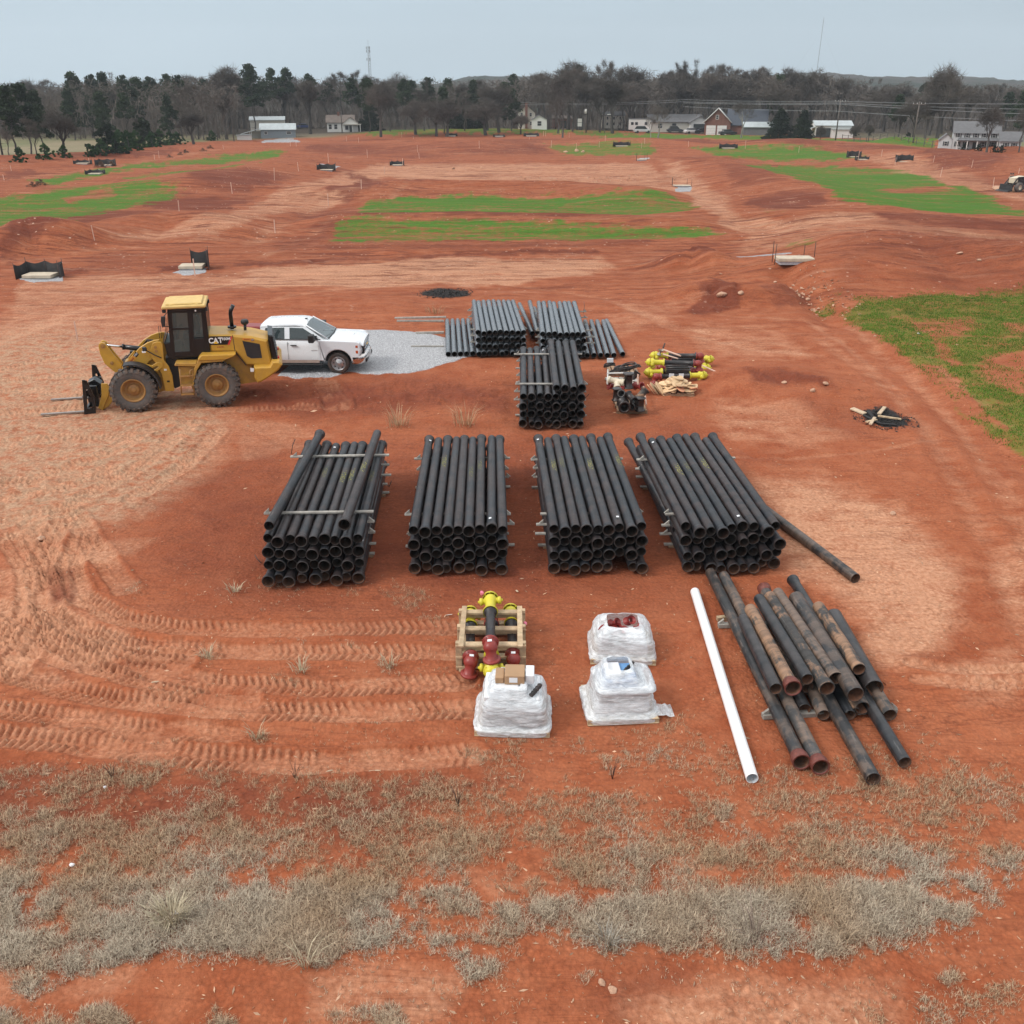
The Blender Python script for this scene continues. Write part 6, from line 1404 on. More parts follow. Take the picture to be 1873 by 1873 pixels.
OAK = tree_meshes('oak', bare_tree(11, 18, 1.0, .35, 5, 1, .18), m_bark, m_twig); ROUND = [tree_meshes('round_tree', bare_tree(s, 8, 1.1, .2, 5, 1, .14), m_bark, m_twig) for s in (21, 22)]
PALEB = tree_meshes('pale_tree', bare_tree(31, 14, .85, .5, 4, 2, .25), m_pale, m_twig)
PINE = [tree_meshes('pine', pine_tree(s, 18, c, w_, n), m_bark, m_pine) for s, c, w_, n in ((41, .42, .20, 52), (42, .52, .17, 38), (43, .30, .21, 64), (44, .58, .19, 36))]
CEDAR = [tree_meshes('cedar', cone_tree(s, 9, w_, n, per, .17), m_bark, m_cedar) for s, w_, n, per in ((51, .36, 210, 60), (52, .30, 170, 60))]
SHRUB = [tree_meshes('shrub', cone_tree(s, 4, .62, 60, 40, .16, .02, .4), m_bark, m_) for s, m_ in ((61, m_cedar), (62, m_shrubg), (63, m_tbr))]
LAB = {'bare': 'bare grey hardwood', 'pine': 'tall dark pine', 'oak': 'broad bare oak', 'round': 'small round bare tree', 'pale': 'pale limbed bare tree', 'cedar': 'dense dark cedar', 'shrub': 'low evergreen shrub'}
def tree(kind, px, top, D, label, variant=None, wk=1.0, h=None, group=None, cat='tree'):
    x = (px - CX) / F * (D * cp + H * sp_); z = Z1(x, D); hh = h or (AT(px, top, D).z - z)
    sets = {'bare': BARET, 'pine': PINE, 'oak': [OAK], 'round': ROUND, 'pale': [PALEB], 'cedar': CEDAR, 'shrub': SHRUB}[kind]; ref = {'bare': 18, 'pine': 18, 'oak': 18, 'round': 8, 'pale': 14, 'cedar': 9, 'shrub': 4}[kind]
    v = sets[(variant if variant is not None else rng.randrange(len(sets))) % len(sets)]; s = hh / ref
    nm = {'bare': 'bare_tree', 'pine': 'pine_tree', 'oak': 'oak_tree', 'round': 'bare_tree', 'pale': 'bare_tree', 'cedar': 'cedar_tree', 'shrub': 'shrub'}[kind]
    o = thing(nm, label, cat, (x, D, z - .1), rng.uniform(0, 6.28), group); o.scale = (s * wk, s * wk, s); link('trunk', v[0], o); link('crown', v[1], o); return o
# singled-out trees
for k, px, tp, D, v, wk, lab in [
 ('pine', -22, 150, 158, 2, 1.2, 'dark pine at the very edge of the site, left'), ('pine', 6, 149, 163, 0, 1.25, 'dense dark pine with several trunks below, far left'), ('pine', 32, 156, 160, 2, 1.2, 'dark pine between two others at the far left'), ('pine', 58, 153, 168, 0, 1.15, 'dark pine, fourth from the left edge'), ('pine', 82, 166, 172, 2, 1.0, 'dark pine at the right end of the left pine clump'),
 ('bare', 118, 200, 158, 3, 1.3, 'bare spreading tree at the foot of the left pines'), ('bare', 20, 220, 152, 1, 1.1, 'bare tree among the trunks of the left pines'), ('bare', 70, 215, 154, 2, 1.1, 'slender bare tree under the left pines'),
 ('pine', 147, 134, 262, 3, 1.0, 'lone flat topped pine above the left wood'), ('pine', 183, 136, 255, 1, 1.0, 'pine with a small tuft, above the left wood'), ('pine', 203, 133, 250, 0, .9, 'taller pine of a pair above the left wood'), ('pine', 195, 168, 212, 2, 1.2, 'dark green pine in front of the left wood'),
 ('pine', 239, 137, 262, 1, 1.0, 'pine standing just over the left wood'), ('pine', 262, 144, 258, 3, 1.2, 'wide pine top left of the barn'), ('pine', 286, 140, 262, 1, 1.1, 'ragged pine top in the left wood'), ('pine', 318, 137, 258, 0, .8, 'narrow pine top in the left wood'), ('pine', 315, 175, 214, 2, 1.0, 'mid height dark pine in the left wood'), ('pine', 338, 137, 262, 1, 1., 'pine top next to the narrow one in the left wood'), ('pine', 382, 147, 270, 3, 1.1, 'low pine top left of the barn wood'),
 ('bare', 420, 121, 262, 0, 1.2, 'tall pale crowned bare tree behind the barn'), ('pine', 467, 119, 262, 0, 1.0, 'tallest dark pine behind the barn'), ('pine', 505, 128, 290, 3, .9, 'pine top right of the tallest one'), ('pine', 531, 127, 292, 3, .9, 'round pine top right of the barn'),
 ('bare', 355, 200, 205, 3, 1.4, 'wide bare tree before the left wood, dark trunk showing'), ('bare', 262, 215, 190, 5, 1.2, 'bare tree in the dry pasture on the left'),
 ('oak', 697, 150, 242, 0, 1.0, 'large bare oak right of the white cottage'), ('round', 760, 180, 250, 0, 1.3, 'round bare tree on the lawn, first right of the oak'), ('round', 798, 178, 246, 1, 1.1, 'round bare tree, second right of the oak'), ('round', 818, 178, 244, 0, 1.1, 'round bare tree, third right of the oak'), ('round', 888, 178, 248, 1, 1.35, 'widest low bare tree on the far lawn'), ('round', 952, 208, 250, 0, 1.2, 'low bare tree before the gabled house'),
 ('cedar', 867, 150, 275, 1, .9, 'tall cedar behind the low lawn trees'), ('cedar', 842, 172, 270, 0, .9, 'shorter cedar beside the tall one'), ('pine', 936, 163, 262, 2, 1.1, 'dark evergreen left of the gabled house'), ('cedar', 676, 190, 275, 0, 1.3, 'dark magnolia like tree behind the cottage'),
 ('bare', 1040, 113, 290, 0, 1.1, 'tall bare tree right of centre on the skyline'), ('bare', 1062, 119, 286, 3, 1.0, 'bare tree next to the tall centre one'), ('bare', 1110, 109, 300, 4, 1.0, 'tallest thin bare tree right of centre'), ('bare', 1140, 130, 292, 1, 1.1, 'bare tree with a low top, right of centre'), ('bare', 1232, 112, 300, 4, 1.0, 'thin bare tree, first of a tall trio'), ('bare', 1258, 109, 300, 1, 1.0, 'thin bare tree, second of a tall trio'), ('bare', 1292, 117, 300, 2, 1.0, 'thin bare tree, third of a tall trio'),
 ('pale', 1203, 190, 238, 0, 1.2, 'pale limbed bare tree beside the white trailer'), ('pale', 1356, 185, 244, 0, 1.2, 'pale forked bare tree beside the brick garage'), ('pale', 1190, 210, 236, 0, .9, 'small pale bare tree before the trailer'),
 ('bare', 1342, 126, 296, 5, 1.1, 'rounded bare tree top behind the brick garage'), ('bare', 1440, 124, 300, 0, 1.0, 'tall bare tree behind the cedars'), ('bare', 1480, 124, 302, 3, 1.0, 'bare tree behind the white shed'),
 ('cedar', 1424, 200, 226, 0, 1.35, 'broad dark cedar on the far lawn'), ('cedar', 1466, 203, 222, 1, 1.25, 'narrower dark cedar next to the broad one'),
 ('oak', 1713, 116, 226, 0, .85, 'great bare oak towering over the skyline at the right'), ('bare', 1668, 178, 206, 3, 1.2, 'bare tree before the large white house, left'), ('oak', 1803, 192, 172, 0, .9, 'dark bare oak in front of the large white house'), ('bare', 1862, 196, 170, 5, 1.2, 'bare tree at the corner of the large white house'), ('bare', 1640, 190, 214, 0, 1.0, 'bare tree at the fence right of the shed'),
 ('pine', 1860, 165, 225, 2, 1.1, 'dark pine behind the large white house'), ('round', 1588, 225, 222, 0, .8, 'little bare tree by the white shed'), ('round', 1500, 228, 226, 1, .7, 'bare bush left of the white shed'), ('round', 1562, 226, 224, 1, .8, 'bare bush right of the white shed'),
]: tree(k, px, tp, D, lab, v, wk)
GW = 'trees of the wood along the skyline'
tr_r = random.Random(5)
def skyline(px):
    P = [(-200, 158), (0, 158), (100, 158), (200, 149), (400, 142), (440, 140), (560, 146), (700, 145), (800, 152), (900, 150), (1000, 138), (1050, 128), (1150, 136), (1250, 134), (1400, 138), (1500, 142), (1600, 158), (1700, 165), (1800, 160), (2100, 165)]
    return float(np.interp(px, [p[0] for p in P], [p[1] for p in P]))
for row, (D0, n, dt) in enumerate(((222, 46, 26), (262, 62, 12), (300, 66, 2))):
    for i in range(n):
        px = -90 + (2080 / n) * (i + tr_r.uniform(-.4, .4)); D = D0 + tr_r.uniform(-10, 14)
        if row == 0 and (430 < px < 1010 or 1030 < px < 1600 or px > 1700 or 0 < px < 95): continue
        if row == 1 and (425 < px < 560 or 600 < px < 665 or 1135 < px < 1400 or 950 < px < 1000 or 1480 < px < 1570): D += 30
        tp = skyline(px) + dt + tr_r.uniform(-6, 12)
        evergreen = tr_r.random() < (.5 if 640 < px < 840 and row > 0 else .22 if px < 600 else .06)
        rw = ('front', 'middle', 'back')[row]; mk, od = near_mark(px, (row, evergreen))
        if evergreen: tree('pine', px, tp - 10, D, f'dark pine in the {rw} row of the wood, {od} behind {mk}', None, 1.1, group=GW + ', evergreen')
        else: tree('bare', px, tp - 13, D, f'bare grey tree in the {rw} row of the wood, {od} behind {mk}', None, 1.15, group=GW)
for i, (px, py, h, v) in enumerate(sorted([(200,280,4.5,0),(222,274,3.2,1),(238,276,3.2,1),(252,272,3.0,1),(266,270,5.0,0),(280,270,2.6,1),(295,268,3,1),(312,265,2.6,1),(325,264,2.4,1),(215,280,3,1),(188,283,2.4,1),(86,291,2.2,1),(40,296,2.0,1),(120,288,1.8,1),(168,286,1.8,1),(388,258,2.2,1),(1660,258,1.8,0),(1560,250,2,0),(520,0,0,0)])):
    if not py: continue
    P = G(px, py); mk, od = near_mark(px, ('bush', v)); tree('shrub', px, 0, P.y, ['dark evergreen shrub', 'young green pine'][v] + f' at the clay edge by {mk}, {od} from left', v, 1.2, h, 'bushes along the far edge of the clay', 'shrub')
for (px, py, h) in ((75, 338, 1.2), (60, 341, 1.), (186, 305, 1.4), (205, 303, 1.2), (340, 281, 1.3), (330, 284, 1.), (310, 288, .9), (385, 272, 1.2), (372, 276, 1.), (830, 310, .6)):
    P = G(px, py); mk, od = near_mark(px, 'brush'); tree('shrub', px, 0, P.y, f'low dry brown brush in line with {mk}, {od} of them', 2, 1.7, h * .6, 'dry brush on the distant clay', 'brush')
# the depth of the wood reads as one mass
def woodland():
    r = np.random.default_rng(9); Vs = []; Fs = []; k = 0
    srcs = []
    for (tv, tf), (cv, cf) in BARE_RAW:
        q = cf.reshape(-1, 2, 3); pick = r.permutation(len(q))[:230]; f = q[pick][:, 0, :]; cvv = cv.copy()
        V = []; Fc = []
        for t3 in f:
            a, b, c = cvv[t3[0]], cvv[t3[1]], cvv[t3[2]]; m = (a + b) / 2; d = a - b; L_ = np.linalg.norm(d) + 1e-6; d = d / L_ * .10; V += [m + d, m - d, c]
        Fc = np.arange(len(V)).reshape(-1, 3); V = np.array(V)
        tv2 = np.array([(-.2, 0, 0), (.2, 0, 0), (0, .0, 12.), (0, -.2, 0), (0, .2, 0)]); tf2 = np.array([(0, 1, 2), (3, 4, 2)]) + len(V)
        srcs.append((np.vstack([V, tv2]), np.vstack([Fc, tf2])))
    for i in range(1050):
        V, Fc = srcs[r.integers(len(srcs))]; px = r.uniform(-150, 2020); D = r.uniform(285, 400) if px > 440 else r.uniform(226, 380); x = (px - CX) / F * (D * cp + H * sp_); zt = AT(px, skyline(px) + r.uniform(-10, 16), D).z; s = zt / 18 * 1.02
        a = r.uniform(0, 6.28); ca, sa_ = math.cos(a), math.sin(a); W = np.empty_like(V); W[:, 0] = (V[:, 0] * ca - V[:, 1] * sa_) * s * 1.2 + x; W[:, 1] = (V[:, 0] * sa_ + V[:, 1] * ca) * s * 1.2 + D; W[:, 2] = V[:, 2] * s - .5
        Vs.append(W); Fs.append(Fc + k); k += len(V)
    n = 34000; D = r.uniform(224, 340, n); px = r.uniform(-150, 2020, n); D = D + np.where(px > 420, 62, 0); x = (px - CX) / F * (D * cp + H * sp_); z0 = r.uniform(0, 1, n) ** 1.3 * 7.5; a = r.uniform(0, 6.28, n); ln = r.uniform(1.2, 3.2, n); w_ = .10
    V = np.stack([np.stack([x - w_ * np.cos(a), D - w_ * np.sin(a), z0], 1), np.stack([x + w_ * np.cos(a), D + w_ * np.sin(a), z0], 1), np.stack([x + r.normal(0, .8, n), D + r.normal(0, .8, n), z0 + ln], 1)], 1).reshape(-1, 3); Vs.append(V); Fs.append(np.arange(3 * n).reshape(-1, 3) + k)
    me = np_mesh('woodland', np.vstack(Vs), np.vstack(Fs), m_twig); tag(link('woodland', me), 'deep bare wood closing off the site', kind='stuff')
woodland()
# far wooded hills
def hills():
    xs = np.linspace(-2600, 2600, 420); ys = np.concatenate([np.linspace(430, 900, 14), np.linspace(930, 2300, 70)])
    X, Y = np.meshgrid(xs, ys); x = X.ravel(); y = Y.ravel(); px, _ = PIX(x, y)
    crest = np.interp(px, [-400, 0, 300, 600, 800, 870, 960, 1060, 1200, 1400, 1500, 1600, 1700, 1780, 1873, 2300], [13, 12, 11, 12, 16, 27, 27, 21, 22, 27, 30, 26, 25, 24, 19, 12])
    crest = crest + (fbm(x / 220, y / 220, 3, 91) - .5) * 9
    z = (crest - 1) * sstep(430, 1500, y) + (fbm(x / 14, y / 14, 3, 92) - .4) * 8 * sstep(430, 520, y) + 2
    z = np.where(y > 1900, z * (1 - (y - 1900) / 900), z)
    nr, nc = X.shape; i = (np.arange(nr - 1)[:, None] * nc + np.arange(nc - 1)[None, :]).ravel()
    m, t = newmat('wooded_hill'); pos = t.n('ShaderNodeNewGeometry').outputs['Position']; n1 = t.noise(pos, .012, 5, .6); n2 = t.noise(pos, .11, 4, .7)
    c = t.mix(t.rng(n1, .42, .58), (.020, .034, .020), (.075, .062, .052)); c = t.mix(t.rng(n2, .35, .65, 0, .6), c, (.03, .03, .025)); t.bsdf(c, .95, 0, .05, t.bump(n2, 1., 4.))
    me = np_mesh('wooded_hill', np.stack([x, y, z], 1), np.stack([i, i + 1, i + nc + 1, i + nc], 1), m, True); tag(link('wooded_hill', me), kind='structure')
hills()

# ================================================================== BUILDINGS
m_hw = mat('white_clapboard', (.66, .65, .62), .7, var=.06); m_hwd = mat('cream_siding', (.50, .47, .41), .75, var=.08); m_brick = mat('red_brick', (.17, .075, .055), .85, var=.25, vscale=1.2)
m_shing = mat('grey_shingle', (.13, .13, .135), .85, var=.15, vscale=1); m_shingb = mat('brown_shingle', (.12, .095, .08), .85, var=.2, vscale=1); m_tin = mat('galvanised_roof', (.42, .47, .48), .4, var=.14, vscale=.6, dirt=.35, dirt_rgb=(.2, .13, .09), metal=.3)
m_block = mat('blue_grey_block', (.20, .235, .26), .8, var=.12); m_hwin = mat('house_glass', (.03, .035, .04), .15); m_shut = mat('dark_shutter', (.03, .035, .035), .6); m_slate = mat('dark_blue_slate', (.055, .065, .085), .75, var=.15)
def bbox(name, m, parent, x0, x1, y0, y1, z0, z1, c=0):
    b = MB(); (b.cbox(x0, x1, y0, y1, z0, z1, c) if c else b.box(x0, x1, y0, y1, z0, z1)); return b.build(name, m, parent)
def gable_block(o, x0, x1, y0, y1, h, rh, mw, mr, axis='x', ov=.35, th=.12, z0=0, trim=True):
    """walls with gable ends, and two roof slopes; ridge along axis"""
    T = Matrix.Identity(4) if axis == 'y' else Matrix.Rotation(math.pi / 2, 4, 'Z')
    if axis == 'y': a0, a1, l0, l1 = x0, x1, y0, y1
    else: a0, a1, l0, l1 = y0, y1, -x1, -x0
    m_ = (a0 + a1) / 2; b = MB(); b.prism([(a0, z0 - .3), (a1, z0 - .3), (a1, h), (m_, h + rh), (a0, h)], l0, l1, M=T); wl = b.build('wall', mw, o)
    sl = rh / (m_ - a0); r_ = []
    for s in (-1, 1):
        e = m_ + s * ((a1 - a0) / 2 + ov); ze = h - ov * sl; b = MB(); b.prism([(m_, h + rh + .02), (e, ze + .02), (e, ze + .02 + th), (m_, h + rh + .02 + th)], l0 - ov, l1 + ov, M=T); r_.append(b.build('roof', mr, o))
    return r_
def win(o, x, z, y, w=.9, h=1.3, shut=False, face='y', m=None):
    f = .05
    def bx(nm, x0, x1, z0, z1, d0, d1, mm, par):
        return bbox(nm, mm, par, x0, x1, y - d1, y - d0, z0, z1) if face == 'y' else bbox(nm, mm, par, y + d0, y + d1, x0, x1, z0, z1)
    fr = bx('window', x - w / 2 - .08, x + w / 2 + .08, z - h / 2 - .08, z + h / 2 + .08, .0, .04, m_hw, o); bx('pane', x - w / 2, x + w / 2, z - h / 2, z - .03, .04, .055, m_hwin, fr); bx('pane', x - w / 2, x + w / 2, z + .03, z + h / 2, .04, .055, m_hwin, fr)
    if shut:
        for s in (-1, 1): bx('shutter', x + s * (w / 2 + .28) - .19, x + s * (w / 2 + .28) + .19, z - h / 2 - .05, z + h / 2 + .05, .0, .05, m_shut, fr)
def at_base(px, py): return G(px, py)
# white cottage
P = G(628, 242); o = thing('cottage', 'white cottage with brown roof and a small porch behind the clay', 'house', P, R(8)); o.scale = (.86,) * 3
gable_block(o, -4.8, 3.4, 0, 7, 2.9, 1.9, m_hw, m_shingb, 'x', .4); gable_block(o, .2, 4.6, -1.6, 3, 2.7, 1.6, m_hw, m_shingb, 'y', .4)
for x in (-3.9, -2.2): win(o, x, 1.6, -.01)
bbox('porch_roof', m_hwd, o, .0, 5.6, -3.2, -1.4, 2.25, 2.42)
for x in (.3, 2.9, 5.3): bbox('porch_post', m_hw, o, x - .09, x + .09, -3.1, -2.92, 0, 2.25)
bbox('door', m_shut, o, 2.0, 2.9, -1.66, -1.60, 0, 2.05); bbox('pane', m_hwin, o, .7, 1.6, -1.66, -1.60, .8, 1.9); bbox('chimney', m_brick, o, -1.6, -.9, 3, 3.7, 3.6, 5.8)
# barn group
P = G(508, 252); o = thing('barn', 'blue grey barn with a galvanised roof and low lean-to', 'barn', P, R(10)); o.scale = (.64,) * 3
gable_block(o, -6.0, 6.5, 0, 6.5, 3.0, 1.8, m_block, m_tin, 'x', .5)
b = MB(); b.prism([(-13.5, 1.2), (-6.0, 3.2), (-6.0, 3.32), (-13.5, 1.32)], -.2, 6.4); b.build('lean_to_roof', m_tin, o)
for x in (-13, -10): bbox('post', m_hwd, o, x - .1, x + .1, .1, .3, -.2, 1.3 + (x + 13) * .27)
bbox('lean_to_wall', m_hwd, o, -9.5, -6.02, 3, 6.3, -.2, 2.1); bbox('sliding_door', m_block, o, -1.2, 1.2, -.08, -.01, 0, 2.4); win(o, 4.2, 1.7, -.01, 1.6, .9); win(o, -4.2, 1.7, -.01, 1.0, .9)
P = G(487, 247); o = thing('tall_shed', 'tall cream shed with a rusty tin roof behind the blue barn', 'shed', P + Vector((0, 7, 0)), R(10)); o.scale = (.64,) * 3; gable_block(o, -8.5, 5, 0, 8, 5.2, 1.2, m_hwd, m_tin, 'x', .4)
P = G(448, 256); o = thing('low_shed', 'low white shed at the left end of the barn', 'shed', P, R(10)); o.scale = (.66,) * 3; bbox('wall', m_hw, o, -2.6, 2.2, 0, 3, -.3, 1.5); b = MB(); b.prism([(-2.9, 1.45), (2.5, 1.75), (2.5, 1.85), (-2.9, 1.55)], -.3, 3.3); b.build('roof', m_tin, o)
# gabled house seen between trees
P = G(968, 240); o = thing('gabled_house', 'cream gabled house with a brick chimney half hidden by trees', 'house', P + Vector((0, 22, 0)), R(0)); o.scale = (0.62,) * 3; gable_block(o, -4.4, 3.2, 0, 8, 6.2, 3.2, m_hwd, m_shingb, 'y', .4); bbox('chimney', m_brick, o, -1.3, -.2, -.8, -.02, 0, 10.6); win(o, 1.2, 5.6, -.01, .9, 1.4); win(o, -2.8, 5.6, -.01, .9, 1.4); win(o, 1.4, 2, -.01, 1, 1.4)
P = G(988, 240); o = thing('white_annexe', 'small white house front right of the gabled house', 'house', P + Vector((0, 16, 0)), R(0)); o.scale = (.7,) * 3; gable_block(o, -2.6, 3.2, 0, 6, 3.4, 1.5, m_hw, m_shing, 'y', .3); win(o, .3, 2.0, -.01, 1.5, 1.6)
P = G(1034, 237); o = thing('red_shed', 'dark red shed standing in the wood', 'shed', P + Vector((0, 14, 0)), 0); gable_block(o, -3.2, 3.2, 0, 5, 2.6, .8, m_brick, m_shingb, 'x', .3); bbox('door', m_shut, o, -1, 1, -.05, -.01, 0, 2)
P = G(1143, 241); o = thing('pale_house', 'pale two storey house seen through the tree trunks', 'house', P + Vector((0, 30, 0)), 0); o.scale = (0.62,) * 3; gable_block(o, -5, 5, 0, 8, 5.2, 1.6, m_hwd, m_shing, 'x', .4)
for x in (-3, 0, 3):
    for z in (1.6, 4.1): win(o, x, z, -.01, .9, 1.2)
# trailer, carport, bungalow
P = G(1175, 243); o = thing('white_trailer', 'white camper trailer with dark windows beside a pale tree', 'trailer', P + Vector((0, 6, 0)), R(-6)); bbox('body', m_hw, o, -2.9, 2.9, 0, 2.4, .5, 3.1, .12); bbox('roof_edge', m_shing, o, -2.95, 2.95, -.05, 2.45, 3.1, 3.2)
for x in (-2.0, -.9, 1.6): bbox('window', m_hwin, o, x - .35, x + .35, -.03, -.004, 1.7, 2.4)
for x in (-1.2, 1.2): b = MB(); b.tube([(x, -.02, .35), (x, .2, .35)], .35, 12); b.build('wheel', m_shut, o)
P = G(1210, 243); o = thing('carport', 'low open carport with a tin roof between trailer and bungalow', 'carport', P + Vector((0, 8, 0)), 0); bbox('roof', m_tin, o, -3.6, 3.6, 0, 5, 2.5, 2.65)
for x in (-3.4, 0, 3.4): bbox('post', m_hwd, o, x - .08, x + .08, .1, .26, -.2, 2.5)
bbox('back_wall', m_brick, o, -3.4, 3.4, 4.6, 4.8, -.2, 2.5)
P = G(1265, 244); o = thing('bungalow', 'low bungalow with a white gable and porch left of the brick garage', 'house', P + Vector((0, 9, 0)), R(4)); gable_block(o, -10, 5, 2, 8, 2.7, 1.7, m_hwd, m_shing, 'x', .4); gable_block(o, 1.2, 6.4, 0, 4, 2.6, 1.5, m_hw, m_shing, 'y', .5)
win(o, -3, 1.6, 1.99, 1.2, 1.2); win(o, -7, 1.6, 1.99, 1.2, 1.2); bbox('carport_opening', m_shut, o, 2.0, 5.6, -.04, -.01, 0, 2.1)
P = G(1313, 247); o = thing('brick_garage', 'red brick garage with steep dark roof and two white doors', 'garage', P, R(-14))
gable_block(o, -3.6, 3.0, 0, 6.4, 3.2, 3.2, m_brick, m_slate, 'y', .35); gable_block(o, 2.2, 12, 1.2, 6.6, 2.7, 3.4, m_brick, m_slate, 'x', .35)
for x in (-1.9, .9):
    d = bbox('garage_door', m_hw, o, x - 1.2, x + 1.2, -.08, -.01, -.2, 2.3)
    for z in (.4, .95, 1.5): bbox('panel_line', m_seam, d, x - 1.15, x + 1.15, -.092, -.082, z, z + .03)
win(o, -.5, 4.3, -.01, .6, .9)
for (x0, z0, x1, z1) in ((-3.95, 2.95, -.3, 6.5), (3.35, 2.95, -.3, 6.5)):
    b = MB(); b.tube([(x0, -.40, z0), (x1, -.40, z1)], .13, 4); b.build('barge_board', m_hw, o)
P = G(1392, 249); o = thing('grey_outbuilding', 'small grey outbuilding left of the dark cedars', 'shed', P + Vector((0, 4, 0)), R(-8)); gable_block(o, -3.4, 4.4, 0, 4, 2.0, 1.0, m_shing, m_tin, 'x', .3)
P = G(1520, 252); o = thing('metal_shed', 'white metal shed with open bay right of the cedars', 'shed', P, R(-6)); o.scale = (.85,) * 3; gable_block(o, -4.4, 5.6, .8, 8, 3.2, 1.1, m_hw, m_tin, 'x', .4); bbox('open_bay', m_shut, o, -4.2, -.2, .74, .79, -.2, 2.5); bbox('side_room', m_hw, o, 0, 5.6, -1.6, .75, -.3, 2.2); b = MB(); b.prism([(-.2, 2.2), (5.8, 2.2), (5.8, 2.3), (-.2, 2.3)], -1.9, .8); b.build('awning', m_tin, o)
b = MB(); b.prism([(-8.5, 1.7), (-4.5, 2.7), (-4.5, 2.8), (-8.5, 1.8)], .8, 6); b.build('lean_to_roof', m_tin, o)
# big two storey house
m_hg = mat('pale_grey_siding', (.47, .48, .48), .75, var=.05)
P = G(1800, 272); o = thing('large_house', 'large two storey white house with porch columns and grey roof', 'house', P + Vector((0, 3, 0)), R(-20)); o.scale = (.54, .54, .52)
gable_block(o, -7.5, 6.2, 0, 8.5, 5.2, 3.3, m_hg, m_shing, 'x', .5); bbox('porch_roof', m_shing, o, -6.4, 6.0, -2.6, .2, 2.6, 2.8); b = MB(); b.prism([(-2.7, 2.75), (.0, 2.75), (.0, 3.5)], -6.4, 6.0, M=Matrix.Rotation(math.pi / 2, 4, 'Z') @ Matrix.Diagonal((1, 1, 1, 1))); b.build('porch_slope', m_shing, o)
for x in (-6.2, -3.2, -.2, 2.8, 5.8): bbox('porch_column', m_hw, o, x - .14, x + .14, -2.5, -2.22, -.1, 2.6)
for x in (-6, -3.4, -.8, 1.8, 4.6): win(o, x, 4.3, -.01, .85, 1.3, True)
for x in (-6, -3.4, 1.8, 4.6): win(o, x, 1.45, -.01, .85, 1.5, True)
bbox('front_door', m_shut, o, -1.3, -.3, -.07, -.01, 0, 2.1)
gable_block(o, 6.25, 12.6, -4.0, 3.6, 2.9, 2.6, m_hg, m_shing, 'x', .45); win(o, 8.2, 1.5, -4.01, .8, 1.4, True); win(o, 10.6, 1.5, -4.01, .8, 1.4, True)
gable_block(o, -11.5, -7.6, .5, 6.5, 2.8, 1.8, m_hg, m_shing, 'y', .4); win(o, -9.5, 1.5, .49, .8, 1.3, True)
for i, px in enumerate((1722, 1742, 1762, 1788, 1818, 1829)):
    P = G(px, 272 + (px - 1722) * .055); b_ = tree('shrub', px, 0, P.y, f'dark clipped shrub under the large house windows, {ORD[i + 1]} from the left', 0, 1.3, 1.1, 'foundation shrubs at the large house', 'shrub')
# small cars far off
def car(px, py, m, yaw, label, D=None, suv=False):
    P = G(px, py); o = thing('parked_car', label, 'car', P + Vector((0, 1.5, 0)), yaw); h = 1.75 if suv else 1.45
    b = MB(); b.prism([(-2.25, .35), (2.2, .35), (2.28, .75), (1.5, .95), (-1.9, 1.0), (-2.3, .8)], -.88, .88, .08); b.build('body', m, o)
    b = MB(); b.prism([(-1.9 if suv else -1.5, .97), (1.25, .93), (.5, h - .05), (-1.3, h - .03), (-1.75 if suv else -1.3, 1.2)], -.76, .76, .05); b.build('windows', m_hwin, o)
    b = MB(); b.cbox(-1.45, .45, -.72, .72, h - .06, h, .02); b.build('roof', m, o)
    for x in (-1.4, 1.45):
        for y in (-.80, .80): b = MB(); b.tube([(x, y - .1, .33), (x, y + .1, .33)], .33, 12); b.build('wheel', m_shut, o)
m_cw = mat('white_car', (.6, .6, .6), .25, var=.02); m_cd = mat('dark_car', (.03, .033, .04), .25, var=.02); m_cb = mat('blue_car', (.03, .05, .16), .3, var=.02)
car(1176, 244, m_cw, .1, 'white car parked before the camper trailer', suv=True); car(1268, 245, m_cw, .3, 'white car parked before the bungalow'); car(1286, 245, m_cd, .2, 'dark car between the bungalow and the brick garage'); car(1333, 248, m_cd, .1, 'black car beside the white garage doors'); car(555, 236, m_cb, .1, 'blue car parked right of the barn'); car(1236, 243, m_cd, 0, 'dark pickup under the carport', suv=True)
# poles, lamp, cabinet, wires
m_pole = mat('weathered_pole', (.12, .10, .085), .8, var=.2); m_wire = mat('aluminium_wire', (.30, .31, .32), .5, var=.05); m_tower = mat('galvanised_tower', (.22, .235, .25), .6, var=.05)
def pole(px, base, top, label, arm=True, r=.15):
    P = G(px, base); h = AT(px, top, P.y).z - P.z; o = thing('utility_pole', label, 'utility pole', P); b = MB(); b.tube([(0, 0, -.2), (0, 0, h)], [r * 1.1, r * .8], 8); b.build('pole', m_pole, o)
    if arm:
        bbox('crossarm', m_pole, o, -1.2, 1.2, -.1, .1, h - .55, h - .38)
        for x in (-1.1, -.4, .4, 1.1): b = MB(); b.tube([(x, 0, h - .38), (x, 0, h - .18)], .05, 6); b.build('insulator', m_hw, o)
    return P, h
pole(853, 237, 174, 'utility pole beside the tall cedar', False); pole(1016, 236, 190, 'utility pole left of the red shed'); pole(1528, 257, 182, 'utility pole in front of the white metal shed'); pole(1467, 254, 205, 'bare pole in front of the narrower cedar', False, .12)
pole(1670, 262, 186, 'utility pole before the great oak'); pole(1072, 242, 198, 'utility pole with a white transformer', False); pole(626, 243, 203, 'pole in front of the white cottage', False, .13)
P = G(1072, 242); q = AT(1072, 203, P.y); b = MB(); b.tube([(q.x - .1, P.y - .35, q.z - .6), (q.x - .1, P.y - .35, q.z + .4)], .28, 12); tag(b.build('transformer', m_hw), 'white transformer can hanging on a utility pole', 'transformer')
